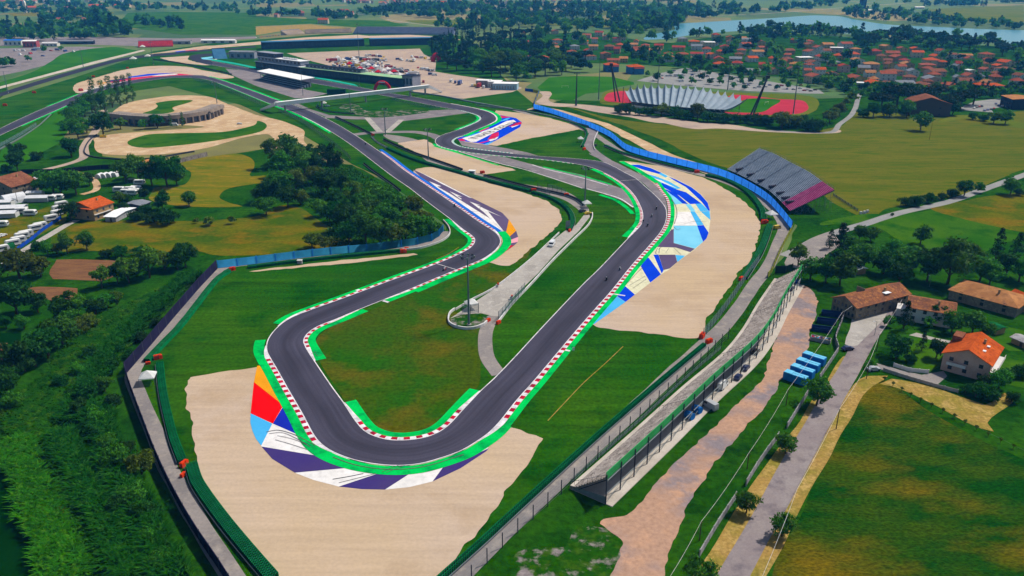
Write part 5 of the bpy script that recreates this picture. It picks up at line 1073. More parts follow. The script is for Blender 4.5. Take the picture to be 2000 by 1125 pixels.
slope = thing('ramp_stand', 'blue grey ramp stand at the last corner', 'grandstand', (*g(432,115), 0), .5); bb = MB(); bb.face([(-9, 0, 0), (9, 0, 0), (9, 16, 13), (-9, 16, 13)]); bb.face([(-9, 0, 0), (-9, 16, 13), (-9, 16, 0)]); bb.face([(9, 0, 0), (9, 16, 0), (9, 16, 13)]); bb.face([(-9, 16, 0), (-9, 16, 13), (9, 16, 13), (9, 16, 0)]); bb.build('slope', 'm_blue_roof', parent=slope); MB().box((0, 16.3, 7), (18, .4, 14)).build('back_wall', 'm_pit_dark', parent=slope)
for k, (x, y, w, d, h, rz) in enumerate(((478,113,40,16,9,-.2),(428,84,60,10,5,0),(345,86,50,10,5,.1),(30,88,30,14,8,0),(62,92,22,12,10,.1),(100,90,26,10,5,0),(150,86,60,8,5,.05))):
    t = thing('service_building', ['grey roofed hall behind the ramp stand','long white shed along the back straight','low grey shed right of the red stand','white sided hall at the far left yard','tall pinkish hall at the far left yard','white tent roofed hall at the far left yard','long dark shed behind the far left bank'][k], 'building', (*g(x, y), 0), rz)
    MB().box((0, 0, h/2), (w, d, h)).build('wall', ['m_pit_grey','m_wall_white','m_wall_grey','m_wall_white','m_wall_rose','m_wall_white','m_pit_dark'][k], parent=t)
    r = MB(); r.face([(-w/2-.5, -d/2-.5, h), (w/2+.5, -d/2-.5, h), (w/2+.5, 0, h+1.6), (-w/2-.5, 0, h+1.6)]); r.face([(-w/2-.5, 0, h+1.6), (w/2+.5, 0, h+1.6), (w/2+.5, d/2+.5, h), (-w/2-.5, d/2+.5, h)]); r.build('roof', ['m_roof_grey','m_flat_white','m_roof_grey','m_fence_blue','m_flat_white','m_tent','m_roof_grey'][k], parent=t)
    for q_ in range(4): MB().box((-w/2+w*(q_+.5)/4, -d/2-.05, h*.4), (w/4*.4, .1, h*.5)).build('door', 'm_window', parent=t)

# ================================================================ ARCHED CURVED BUILDING AT THE DIRT CIRCUIT
ab_ = thing('arched_building', 'long curved stone building with arches at the dirt circuit', 'building', (*g(212,241), 0)); o = Vector(ab_.location)
ac = resample(catmull(gl([(212,240),(250,244.5),(300,247),(345,244),(400,236),(440,222)]), False, 1.), 1.5); acl = [(p[0]-o.x, p[1]-o.y) for p in ac]; H_ = 8.2
nL = len(acl); s_ = arclen(acl); tot = s_[-1]
wb_ = MB(); wb_.sweep(acl, [(0, H_*.62), (0, H_), (12, H_), (12, 0), (11.6, 0), (11.6, H_*.62)]); wb_.build('upper_wall', 'm_arch_stone', parent=ab_)
MB().sweep(offset(acl, 1.2), [(0, 0), (0, H_*.63), (.4, H_*.63), (.4, 0)]).build('shopfront', 'm_window', parent=ab_)
def at_s(s): return (float(np.interp(s, s_, np.array(acl)[:, 0])), float(np.interp(s, s_, np.array(acl)[:, 1])))
k = 0
while k*6.2 < tot-2:
    s0 = k*6.2; p, q = at_s(s0), at_s(s0+1.0); MB().box((p[0], p[1]+.6, H_*.31), (1.1, 1.4, H_*.62), math.atan2(q[1]-p[1], q[0]-p[0])).build('pier', 'm_arch_stone', parent=ab_); k += 1
for fr in (.44, .77):
    p, q = at_s(tot*fr), at_s(tot*fr+1); a_ = math.atan2(q[1]-p[1], q[0]-p[0]); b = MB(); b.box((p[0], p[1]+.2, 2.), (6.4, 1.2, 4.), a_)
    ring = [(p[0]+3.2*math.cos(t)*math.cos(a_), p[1]-.42+3.2*math.cos(t)*math.sin(a_), 4+3.0*math.sin(t)) for t in np.linspace(0, math.pi, 10)]; b.face(ring); b.build('arch', 'm_dark_glass', parent=ab_)
rb = MB(); lc = offset(acl, .2)
for a, c_ in zip(lc[:-1:2], lc[2::2]): rb.tube((a[0], a[1], H_+1.1), (c_[0], c_[1], H_+1.1), .06, n=3); rb.tube((a[0], a[1], H_), (a[0], a[1], H_+1.1), .07, n=3)
rb.build('railing', 'm_dark_steel', parent=ab_)
field('dirt_terrace', [(214,222),(250,225),(300,227.5),(345,224.5),(400,217)], 'm_dirt', 0)

# ================================================================ STADIUM WITH PEAKED MEMBRANE ROOF
st = thing('stadium_stand', 'stadium stand under a white membrane roof with a row of peaks', 'stadium', (*g(1237,213), 0)); o = Vector(st.location)
pk = [(180,238),(245,222),(310,216),(372,206),(440,206),(506,209),(572,208),(640,205),(712,213),(780,216),(850,221),(925,231),(992,246),(1062,262),(1130,276),(1205,290),(1270,311),(1340,336)]
NPK = len(pk); ZP, ZV, ZF, ZFV = 16.5, 12.6, 8., 5.5
peaks = [Vector((*g(*p, ZP), ZP))-o for p in T('Y', *pk)]
ft_ = []
for i in range(NPK):
    t = i/(NPK-1); ft_.append(Vector((*g(*T('Y',(255+870*t, 372+75*t+10*math.sin(math.pi*t)))[0], ZF), ZF))-o)
for i in range(NPK-1):
    b = MB(); NU, NV = 8, 10
    P0, P1, F0, F1 = peaks[i], peaks[i+1], ft_[i], ft_[i+1]; grid = []
    for u in range(NU+1):
        uu = u/NU; row = []; sag = 4*uu*(1-uu)
        for v in range(NV+1):
            vv = v/NV
            a = P0.lerp(P1, uu); c_ = F0.lerp(F1, uu)
            p = a.lerp(c_, vv)
            valley = (1-vv)*(ZP-ZV)*1.05+vv*(ZF-ZFV)
            p.z = (ZP*(1-vv)**1.6+ZF*(1-(1-vv)**1.6)) - valley*sag**.7
            if v == 0:                                   # back edge scallops outward between the peaks
                p += (c_-a).normalized()*sag*2.2
            row.append(p)
        grid.append(row)
    for u in range(NU):
        for v in range(NV): b.face([grid[u][v], grid[u+1][v], grid[u+1][v+1], grid[u][v+1]])
    b.build('roof_bay', 'm_membrane', parent=st)
    c_ = (F0+F1)/2; g_ = MB(); g_.face([F0+Vector((0, .3, -.1)), F1+Vector((0, .3, -.1)), Vector((c_.x, c_.y+.3, ZFV-1.2))]); 
    MB().face
    W0, W1 = Vector((F0.x, F0.y+.8, 0)), Vector((F1.x, F1.y+.8, 0))
    mb2 = MB(); mb2.face([W0, W1, W1+Vector((0, 0, ZFV-.6)), W0+Vector((0, 0, ZFV-.6))]); mb2.build('wall', 'm_wall_white', parent=st)
    mb3 = MB(); mb3.face([W0+Vector((0, -.1, ZFV-.6)), W1+Vector((0, -.1, ZFV-.6)), W1+Vector((0, -.1, ZF-.3)), W0+Vector((0, -.1, ZF-.3))]); mb3.build('gable', 'm_window', parent=st)
    MB().tube(peaks[i]+Vector((0, 0, -ZP)), peaks[i], .3, n=5).build('mast', 'm_mast_steel', parent=st)
    a, c2 = W0.lerp(W1, .2), W0.lerp(W1, .8); mb4 = MB(); mb4.face([a+Vector((0, -.1, 1.2)), c2+Vector((0, -.1, 1.2)), c2+Vector((0, -.1, 3.2)), a+Vector((0, -.1, 3.2))]); mb4.build('window', 'm_window', parent=st)
for k in range(6):
    A_ = [f.lerp(p, .25+.1*k) for f, p in zip(ft_, peaks)]; zz = 1.+k*.8; b = MB(); b.strip([(p.x, p.y) for p in A_], [(p.x, p.y+1.6) for p in A_], zz, zz); b.build('seat_row', 'm_seat_grey', parent=st)
# ================================================================ TREES, SHRUBS, REEDS
mat('m_bark', '#5c4a38', '#4a3c2e', .8, grain=.2)
LEAF = {'broad': ('#38760a', '#4c860e'), 'dark': ('#1e5208', '#2c640c'), 'light': ('#528410', '#629018'), 'olive': ('#647614', '#4e680e'), 'pine': ('#163c14', '#123210'), 'cypress': ('#123a22', '#0e3018'), 'poplar': ('#3c6a24', '#4c7a2c'), 'shrub': ('#2a620a', '#205208'), 'conifer': ('#12381c', '#1a4422')}
def leaf_mat(k):
    m = mat('m_leaf_'+k, LEAF[k][0], LEAF[k][1], .6, grain=.5, gscale=.9, rand=.32, rough=.7, spec=.15)
    if True:
        N = m.node_tree.nodes; L = m.node_tree.links; b = N['Principled BSDF']; out = N['Material Output']; src = b.inputs['Base Color'].links[0].from_socket
        tr = N.new('ShaderNodeBsdfTranslucent'); L.new(src, tr.inputs[0]); mx = N.new('ShaderNodeMixShader'); mx.inputs[0].default_value = .38; L.new(b.outputs[0], mx.inputs[1]); L.new(tr.outputs[0], mx.inputs[2]); L.new(mx.outputs[0], out.inputs['Surface'])
    return m
for k in LEAF: leaf_mat(k)
def leaves(P, Nrm, size, r, flat=.7):
    """numpy arrays of quads: one leaf spray per point, facing roughly along Nrm"""
    n = len(P); d = Nrm+r.normal(size=(n, 3))*flat; d /= np.linalg.norm(d, axis=1)[:, None]+1e-9
    a = r.normal(size=(n, 3)); u = np.cross(d, a); u /= np.linalg.norm(u, axis=1)[:, None]+1e-9; w = np.cross(d, u)
    s = size*r.uniform(.55, 1.35, n)[:, None]; as_ = r.uniform(.45, .9, n)[:, None]
    return np.stack([P-u*s-w*s*as_*.3, P+w*s*as_*.2-u*s*.1-w*s*as_, P+u*s+w*s*as_*.2, P+u*s*.1+w*s*as_], 1)
def crown_quads(kind, seed, n):
    """crown of unit radius, base at z=0 of the crown"""
    r = np.random.default_rng(seed); ctr = []; 
    shape = {'broad': (1, 1, .95, 13, .42), 'dark': (1, 1, 1.0, 13, .4), 'light': (.95, .95, 1.1, 14, .36), 'olive': (1, 1, .85, 14, .36), 'pine': (1.1, 1.1, .42, 13, .34), 'cypress': (.34, .34, 1.9, 9, .26), 'poplar': (.5, .5, 1.6, 12, .3), 'shrub': (1, 1, .62, 11, .42), 'conifer': (.8, .8, 1.15, 15, .42)}[kind]
    sx, sy, sz, nc, rc = shape; Q = []
    for k in range(nc):
        for _ in range(30):
            p = r.normal(size=3); p /= np.linalg.norm(p); p *= r.uniform(.35, .78)
            c = np.array([p[0]*sx, p[1]*sy, sz+p[2]*sz*.8])
            if kind in ('cypress', 'conifer', 'poplar'):
                tt = (k+.5)/nc; c = np.array([p[0]*sx*(1.05-tt)*1.1, p[1]*sy*(1.05-tt)*1.1, .12+tt*2*sz*.92])
            if kind == 'pine': c[2] = sz*(.6+.5*r.random())-.1*(c[0]**2+c[1]**2)
            if all(np.linalg.norm(c-q) > rc*.75 for q in ctr): break
        ctr.append(c)
        rr = rc*r.uniform(.75, 1.2)*((1.15-.7*(k+.5)/nc) if kind in ('conifer',) else 1)
        m = n//nc; d = r.normal(size=(m, 3)); d /= np.linalg.norm(d, axis=1)[:, None]; d[:, 2] = np.where(d[:, 2] < -.35, -d[:, 2]*.5, d[:, 2])
        rad = rr*r.uniform(.55, 1.08, m)[:, None]*np.array([1, 1, .55 if kind == 'pine' else .85])
        P = c+d*rad; nn = d*.8+(c-np.array([0, 0, sz*.8]))*.5; Q.append(leaves(P, nn, 2.1/math.sqrt(n)*(1.0 if kind in ('cypress', 'poplar', 'conifer') else 1.75), r))
    Q = np.concatenate(Q); Q[:, :, 2] -= min(0, Q[:, :, 2].min()); return Q
def quads_mesh(name, Q, m):
    n = len(Q); me = bpy.data.meshes.new(name); me.vertices.add(n*4); me.vertices.foreach_set('co', Q.reshape(-1).astype(np.float32)); me.loops.add(n*4); me.loops.foreach_set('vertex_index', np.arange(n*4, dtype=np.int32))
    me.polygons.add(n); me.polygons.foreach_set('loop_start', np.arange(0, n*4, 4, dtype=np.int32)); me.update(calc_edges=True); me.materials.append(MATS[m]); return me
NV = {'broad': 4, 'dark': 3, 'light': 2, 'olive': 2, 'pine': 3, 'cypress': 2, 'poplar': 2, 'shrub': 4, 'conifer': 2}
CROWN = {k: [quads_mesh('crown', crown_quads(k, 11+i*7+len(k), 1500), 'm_leaf_'+k) for i in range(NV[k])] for k in NV}
def trunk_mesh(kind):
    b = MB(); h = {'pine': .9, 'shrub': .2, 'cypress': .3, 'poplar': .4, 'conifer': .3}.get(kind, .5); r = .07
    b.tube((0, 0, -.05), (.03, .02, h*.6), r, r*.8, n=6); b.tube((.03, .02, h*.6), (.0, .0, h+.3), r*.8, r*.4, n=5)
    for k in range(4):
        a = k*1.7; b.tube((.02, .01, h*.75), (.45*math.cos(a), .45*math.sin(a), h+.35), r*.5, r*.18, n=4)
    return b.mesh('trunk', 'm_bark')
TRUNK = {k: trunk_mesh(k) for k in NV}
CB = {'broad': .1, 'dark': .02, 'light': .16, 'olive': .04, 'pine': .62, 'cypress': .05, 'poplar': .1, 'shrub': -.06, 'conifer': .05}   # height of crown base, in radii
CW = {'cypress': 1.6, 'poplar': 1.1, 'conifer': 1.0}            # half width of the crown, in radii
TREES = []
def add(place, kind, *items):
    for it in items: x, y, w = it[:3]; TREES.append((x, y, w, it[3] if len(it) > 3 else kind, place))
def addt(tile, place, kind, *items):
    ox, oy, s = TILES[tile]; q = 1.1 if place in ('around the white house', 'behind the old farmhouse', 'beside the pink villa', 'along the country road') else 1.08
    for it in items: TREES.append((ox+it[0]/s, oy+it[1]/s, it[2]/s*q, it[3] if len(it) > 3 else kind, place))
add('along the village road', 'broad', (1457,1002,50), (1527,1048,54), (1366,1146,66), (1594,792,64), (1534,886,52), (1700,718,20))
addt('m', 'around the white house', 'dark', (1060,330,170,'conifer'), (1000,560,220), (940,310,90,'broad'), (1200,500,120,'conifer'), (1310,560,150), (1320,290,150), (1110,590,110,'shrub'), (1430,360,160,'broad'), (1590,370,200,'broad'), (1690,400,130,'broad'), (1480,300,120), (1250,330,90,'broad'))
addt('m', 'beside the pink villa', 'shrub', (1620,860,180), (1720,880,180), (1800,800,170,'broad'), (1860,720,140), (1540,830,110), (1680,780,120), (1960,700,160), (1900,900,120))
addt('i', 'behind the old farmhouse', 'broad', (540,960,270,'conifer'), (480,820,120,'conifer'), (235,960,160,'light'), (330,1070,210), (560,1110,230), (450,1090,200,'dark'), (710,760,120), (800,770,140), (740,980,230), (1080,1010,260), (1400,1100,330), (1240,1080,260,'dark'), (1190,790,160), (1650,1080,240), (1780,900,170,'conifer'), (1920,960,190,'conifer'), (1860,1040,220,'dark'), (1560,960,200), (900,1020,200,'dark'), (960,900,180,'broad'), (640,860,140), (1020,1100,170,'dark'), (1730,1110,180), (1960,1080,200), (650,1020,150,'dark'))
addt('i', 'along the country road', 'dark', (1530,410,140), (1640,385,90,'broad'), (1440,420,100,'shrub'), (1360,440,80,'shrub'), (1070,490,110,'shrub'), (1150,485,120,'shrub'), (1240,465,110,'shrub'), (1890,400,150,'broad'), (1960,405,90,'shrub'), (970,565,30,'shrub'), (1300,450,60,'shrub'))
addt('d', 'in the olive field', 'broad', (1190,1020,150))
addt('Y', 'in front of the stadium', 'shrub', (140,480,120), (240,490,150), (330,500,110), (410,505,120), (530,510,170,'olive'), (620,500,150), (700,530,150), (780,540,130), (870,540,170,'olive'), (960,560,160), (1040,565,120), (1130,570,150), (1230,575,140), (1320,570,130), (1420,590,150), (1510,590,170), (1640,610,180,'olive'), (1720,600,170), (1800,600,140), (1845,560,100), (1890,645,160), (1970,650,150))
addt('d', 'beside the red athletics track', 'olive', (110,1005,150), (220,1000,120), (370,1025,150,'shrub'), (310,1000,110,'shrub'), (480,960,130), (560,900,110), (520,920,100), (650,800,90), (610,830,80))
addt('d', 'around the brown barn', 'pine', (880,860,210), (1000,850,230), (1200,820,200), (1290,800,190), (1390,890,220), (1500,850,200), (1600,820,190), (740,915,100,'shrub'), (820,915,120,'dark'), (1080,915,140,'broad'), (1600,935,80,'shrub'), (1680,945,90,'shrub'), (1760,965,110,'broad'), (1850,970,120,'broad'), (950,915,150,'shrub'), (1440,900,130,'dark'), (1100,800,180,'dark'), (920,780,160,'dark'))
addt('e', 'near the screen fence of the dirt circuit', 'dark', (140,215,150), (560,105,130), (60,225,90,'shrub'), (290,130,110,'shrub'))
addt('e', 'around the caravan camp', 'dark', (420,390,230,'broad'), (600,400,210,'broad'), (480,400,180), (330,380,120,'broad'), (990,310,180,'broad'), (1080,270,170,'light'), (1190,330,190,'dark'), (1310,340,260,'dark'), (1380,330,150,'broad'), (560,610,150), (1270,520,130), (1480,490,130,'broad'), (1130,440,100), (940,480,110,'light'), (980,530,110,'shrub'), (1140,545,110,'shrub'), (700,330,110), (1280,470,110), (1000,450,100,'shrub'))
addt('e', 'in the yellow meadow', 'broad', (680,830,140), (530,860,150), (380,880,130), (300,830,110,'shrub'), (1640,640,90,'olive'), (1535,625,50,'olive'), (1815,630,70,'olive'), (1080,870,120,'shrub'), (950,890,130,'shrub'), (830,890,110,'shrub'), (1310,630,190,'shrub'), (1200,620,150,'shrub'), (1070,600,140,'shrub'), (450,870,110,'olive'))
addt('e', 'beside the ploughed plots', 'broad', (160,1060,300,'olive'), (320,1040,220,'olive'), (1290,985,220,'olive'), (1450,970,220,'dark'), (1390,990,180,'dark'), (1170,1050,240,'light'), (1010,1090,200,'light'), (1060,1010,160,'shrub'), (920,1090,150,'dark'), (800,1130,160,'light'))
addt('j', 'in the scrub at the left edge', 'broad', (130,215,320,'dark'), (300,200,170,'dark'), (190,330,130), (50,330,120,'dark'), (530,260,240,'dark'), (620,230,170,'light'), (750,220,170,'dark'), (850,170,150,'broad'), (920,160,120,'light'), (700,330,180,'olive'), (560,330,170), (380,560,300,'dark'), (500,470,260,'broad'), (280,620,240,'dark'), (130,720,300,'dark'), (60,860,280,'dark'), (200,660,150), (640,380,150,'olive'), (100,960,160,'broad'), (-60,760,260,'dark'))
addt('n', 'beside the lower left service road', 'olive', (1110,330,230), (930,290,210,'broad'), (1050,560,220,'broad'), (1110,690,190,'dark'), (1160,880,170,'broad'), (1320,980,110,'light'), (930,640,180,'dark'), (1000,200,170,'dark'), (850,150,170,'broad'), (720,60,150,'dark'), (1250,1060,170,'broad'), (620,250,120,'shrub'), (660,470,120,'shrub'), (760,700,130,'shrub'), (840,900,130,'shrub'), (440,470,90,'shrub'), (480,640,90,'olive'))
addt('j', 'on the bramble slope', 'broad', (700,900,190,'dark'), (820,820,150,'broad'), (620,1010,170,'dark'), (560,860,120,'shrub'), (900,960,150,'dark'), (480,780,140,'shrub'), (1020,560,120,'shrub'), (880,640,130,'shrub'), (1120,420,110,'shrub'), (1240,300,110,'shrub'), (720,560,140,'shrub'), (620,700,130,'broad'), (760,1080,170,'broad'))
addt('f', 'in the wood beside the left bend', 'broad', (150,190,190,'light'), (260,150,210,'broad'), (340,180,160,'light'), (430,150,150,'dark'), (560,170,170,'dark'), (620,230,160,'dark'), (200,380,200), (310,360,190,'olive'), (130,470,190,'dark'), (250,500,190,'dark'), (350,480,150,'olive'), (460,330,190,'olive'), (560,400,220,'dark'), (660,380,190,'dark'), (620,520,170,'dark'), (510,570,140,'light'), (770,480,190,'light'), (860,540,190,'broad'), (930,460,180,'light'), (1030,520,190,'broad'), (1130,560,190,'broad'), (1230,560,180,'olive'), (700,690,220,'dark'), (730,790,230,'dark'), (860,770,230,'broad'), (970,800,230,'broad'), (1070,790,210,'olive'), (1170,770,200,'broad'), (1270,750,190,'broad'), (1360,730,150,'broad'), (640,620,180,'dark'), (800,640,200,'broad'), (1010,650,190,'broad'), (1300,640,170,'olive'), (1400,700,110,'shrub'), (440,820,170,'olive'), (540,830,150,'olive'), (80,560,170,'broad'), (40,460,150,'broad'), (750,600,170,'dark'), (900,600,170,'broad'), (380,250,170,'light'), (480,230,170,'dark'), (200,260,180,'broad'), (920,700,170,'broad'), (1090,660,160,'broad'), (1190,650,160,'olive'), (580,620,160,'dark'))
addt('U', 'in the hedge along the far left straight', 'broad', (690,800,150), (770,770,170), (830,740,150), (680,910,160), (770,960,190), (850,900,150), (900,700,150), (720,700,120), (850,640,120), (640,870,100,'shrub'), (800,650,120), (740,860,150))
addt('U', 'beside the arched building', 'poplar', (940,720,220), (1030,690,190), (1100,650,190), (1180,630,190), (1240,610,190), (1300,590,150), (1010,920,230,'dark'), (1180,860,120,'light'), (1400,862,100,'broad'), (1540,850,150,'dark'), (1670,845,90,'poplar'), (1790,840,90,'poplar'), (960,860,130,'broad'), (1070,880,90,'broad'), (700,1130,190,'dark'), (170,1160,180,'dark'), (980,660,150,'dark'), (1150,600,120))
addt('U', 'in the far left yard', 'broad', (100,250,110,'dark'), (40,262,100), (275,205,70), (0,255,90), (440,110,60), (600,95,50))
def in_poly(x, y, P):
    c = False; j = len(P)-1
    for i in range(len(P)):
        if (P[i][1] > y) != (P[j][1] > y) and x < (P[j][0]-P[i][0])*(y-P[i][1])/(P[j][1]-P[i][1]+1e-9)+P[i][0]: c = not c
        j = i
    return c
HOUSES_PX = []
def scatter(place, poly, n, wr, kinds, gap=.55, seed=1, avoid=True, zone=None):
    r = random.Random(seed); xs = [p[0] for p in poly]; ys = [p[1] for p in poly]; got = []
    for _ in range(n*30):
        if len(got) >= n: break
        x, y = r.uniform(min(xs), max(xs)), r.uniform(min(ys), max(ys))
        if not in_poly(x, y, poly): continue
        if avoid and any(abs(x-h[0]) < h[2]*.55 and -h[2]*.55 < y-h[1] < 3.2 for h in HOUSES_PX): continue
        w = r.uniform(*wr)
        if any(abs(x-q[0]) < gap*(w+q[2])*.5 and abs(y-q[1]) < gap*(w+q[2])*.2 for q in got): continue
        got.append((x, y, w, r.choice(kinds), place))
    TREES.extend(got)
# ================================================================ LAKE AND FAR COUNTRY
def water_mat():
    m = bpy.data.materials.new('m_water'); m.use_nodes = True; N = m.node_tree.nodes; L = m.node_tree.links; b = N['Principled BSDF']; b.inputs['Base Color'].default_value = (.05, .23, .33, 1); b.inputs['Roughness'].default_value = .3; b.inputs['Specular IOR Level'].default_value = .3
    geo = N.new('ShaderNodeNewGeometry'); no = N.new('ShaderNodeTexNoise'); no.inputs['Scale'].default_value = .3; no.inputs['Detail'].default_value = 4; L.new(geo.outputs['Position'], no.inputs['Vector']); bp = N.new('ShaderNodeBump'); bp.inputs['Strength'].default_value = .25; L.new(no.outputs['Fac'], bp.inputs['Height']); L.new(bp.outputs[0], b.inputs['Normal']); MATS['m_water'] = m
water_mat()
field('lake', [(1262,78),(1265,70),(1300,62),(1318,58),(1320,47),(1362,44),(1500,36),(1595,30),(1630,31),(1675,39),(1750,49),(1840,53),(1925,57),(2000,59),(2150,62),(2150,90),(1990,93),(1972,85),(1918,80),(1880,75),(1825,75),(1740,68),(1660,66),(1575,57),(1500,58),(1370,66),(1300,76)], 'm_water', 2, 'blue lake behind the village', smooth=True, step=25)
road('causeway', [(1172,43),(1275,38),(1360,33),(1500,26),(1595,19),(1660,14),(1770,6)], 9., 'm_concrete', 3, 'pale causeway road along the far lake shore', step=30)
road('far_road', [(560,14),(620,18),(665,23),(710,29)], 8., 'm_concrete', 3, 'pale road through the far fields', step=30)
road('far_road', T('b',(1020,150),(1130,170),(1300,190),(1500,210)), 7., 'm_concrete', 3, step=30)
field('ploughed_field', T('b',(0,210),(420,190),(720,222),(250,235),(0,275)), 'm_dry_verge', 2, 'tawny ploughed field behind the back straight', smooth=False)
for k, (pts, m) in enumerate(((T('a',(0,215),(420,180),(900,170),(1000,200),(1000,250),(700,270),(0,240)), 'm_lawn'), (T('a',(1000,100),(1300,92),(2000,100),(2000,270),(1400,270),(900,200)), 'm_lawn'), (T('b',(-100,120),(400,150),(1000,160),(1200,200),(800,215),(430,185),(0,205),(-300,240)), 'm_lawn'), (T('b',(1160,160),(1740,150),(1760,200),(1500,215),(1300,190)), 'm_far_olive'), (T('c',(20,140),(600,150),(1100,175),(900,225),(300,200)), 'm_far_olive'), (T('a',(50,100),(640,90),(900,95),(800,130),(100,125)), 'm_mown_gold'), (T('d',(1260,70),(2000,40),(2000,180),(1700,180),(1300,130)), 'm_far_olive'), (T('c',(350,75),(1100,70),(1080,110),(600,120)), 'm_far_olive'))):
    field('field', pts, m, 1, smooth=False, amp=2.)
field('service_yard', T('a',(0,290),(0,360),(560,345),(1100,360),(1700,320),(2000,300),(2000,285),(1400,300),(800,290)), 'm_old_asphalt', 1, 'grey access strip behind the back straight', smooth=False)
# ---------------------------------------------------------------- village houses
VH = []
def vh(tile, rows):
    ox, oy, s = TILES[tile]
    for x, y, w, c in rows: VH.append((ox+x/s, oy+y/s+w/s*.26, w/s, c))
vh('c', ((30,258,60,'t'),(90,262,50,'r'),(335,248,70,'r'),(500,290,70,'t'),(585,278,80,'t'),(560,322,100,'o'),(645,318,70,'t'),(680,262,80,'r'),(735,285,90,'t'),(860,295,70,'t'),(815,312,70,'r'),(760,365,100,'b'),(845,357,80,'o'),(935,350,100,'n'),(970,330,60,'o'),(470,415,110,'t'),(600,430,130,'b'),(730,430,110,'t'),(820,400,70,'r'),(790,470,110,'t'),(870,465,80,'n'),(40,445,80,'o'),(120,468,80,'t'),(250,450,100,'o'),(1590,280,80,'r'),(1700,295,80,'t'),(1790,300,90,'n'),(1620,318,70,'t'),(1700,332,80,'b'),(1820,350,110,'t'),(1950,370,100,'t'),(1660,375,100,'r'),(1790,405,90,'t'),(1620,415,60,'o'),(1910,412,110,'n'),(1870,450,120,'o'),(1770,440,80,'b'),(1330,425,110,'t'),(1220,450,120,'n'),(1360,460,110,'t'),(1620,505,110,'o'),(1755,508,100,'r'),(1870,540,160,'g'),(1300,355,150,'r'),(1540,335,110,'w'),(1330,300,90,'g')))
vh('d', ((200,320,60,'t'),(460,340,120,'n'),(600,345,120,'t'),(530,380,110,'w'),(140,390,130,'b'),(330,405,130,'t'),(660,415,130,'o'),(450,410,90,'b'),(130,430,110,'t'),(550,435,100,'o'),(280,440,140,'w'),(40,465,80,'o'),(1160,415,120,'o'),(1010,440,140,'t'),(1060,475,90,'r'),(880,450,100,'b'),(1270,470,150,'o'),(1240,498,150,'t'),(1360,508,70,'o'),(1490,505,80,'r'),(1700,415,150,'t'),(1720,480,80,'t'),(1850,478,140,'o'),(1800,515,110,'o'),(1980,510,90,'b'),(800,495,180,'n'),(980,535,200,'b'),(510,490,100,'g'),(740,545,110,'g'),(1300,555,150,'b'),(1270,600,190,'g'),(920,585,140,'t'),(790,575,100,'n'),(680,600,160,'t'),(830,635,180,'o'),(500,580,130,'b'),(360,605,150,'t'),(180,545,100,'b'),(300,575,80,'t'),(40,555,90,'b'),(1100,612,110,'b'),(1050,650,190,'g'),(930,675,130,'b'),(1220,655,170,'b'),(1410,655,160,'t'),(1530,640,120,'b'),(1300,695,110,'r'),(1110,708,130,'o'),(1640,685,110,'o'),(1760,670,150,'o'),(700,675,90,'w'),(1840,545,140,'b'),(1570,575,80,'w'),(1690,1000-450,90,'t'),(1960,600,110,'b')))
rv = random.Random(31); VP = [(1020,86),(1150,80),(1290,96),(1380,84),(1560,84),(1700,92),(1960,116),(1990,172),(1840,170),(1700,166),(1560,142),(1420,126),(1260,110),(1060,104)]
k_ = 0
for _ in range(4000):                                # more houses fill the gaps of the village
    x, y = rv.uniform(1010, 1995), rv.uniform(78, 172)
    if not in_poly(x, y, VP) or any(abs(x-h[0]) < (h[2]+22)*.5 and abs(y-h[1]) < 6 for h in VH): continue
    VH.append((x, y, rv.uniform(20, 30), rv.choice('tbbnntgrto'))); k_ += 1
    if k_ > 62: break
RM = {'o': 'm_roof_orange', 't': 'm_roof_terracotta', 'r': 'm_roof_red', 'n': 'm_roof_tan', 'b': 'm_roof_brown', 'g': 'm_roof_grey', 'w': 'm_flat_white'}
RN = {'o': 'orange roofed', 't': 'terracotta roofed', 'r': 'red roofed', 'n': 'tan roofed', 'b': 'brown roofed', 'g': 'grey roofed', 'w': 'white roofed'}
WM = [('m_wall_cream', 'cream'), ('m_wall_white', 'white'), ('m_wall_yellow', 'yellow'), ('m_wall_pink', 'pink'), ('m_wall_tan', 'tan'), ('m_wall_white', 'white'), ('m_wall_cream', 'cream')]
def ordinal_(n): return '%d%s' % (n, 'th' if 10 <= n % 100 <= 20 else {1: 'st', 2: 'nd', 3: 'rd'}.get(n % 10, 'th'))
rr = random.Random(4); vfam = {}
for (x, y, w, c) in VH:
    band = 'nearest the lake' if y < 92 else ('in the middle of the village' if y < 132 else 'on the near village edge'); half = 'left' if x < 1480 else 'right'
    wm = rr.choice(WM); vfam.setdefault((c, wm[1], half, band), []).append((x, y, w, wm[0])); HOUSES_PX.append((x, y, w))
for (c, wn, half, band), L_ in vfam.items():
    L_.sort()
    for i, (x, y, w, wm) in enumerate(L_):
        W_ = min(21., max(9., w*mpp(x, y)*.86)); lb = f'{RN[c]} {wn} house {band}, {half} half' + ('' if len(L_) == 1 else f', {ordinal_(i+1)} from the left')
        house('village_house', lb, (x, y), W_*rr.uniform(.7, .9), W_*rr.uniform(.75, 1.), rr.choice((5.5, 6.2, 7.5)), rr.uniform(1.8, 2.8) if c != 'w' else .5, RM[c], wm, rr.choice((.1, .2, -.15, 1.5, 1.7, 1.35)), group='houses of the village', hip=rr.random() < .35, nwin=3, chimney=rr.random() < .6)
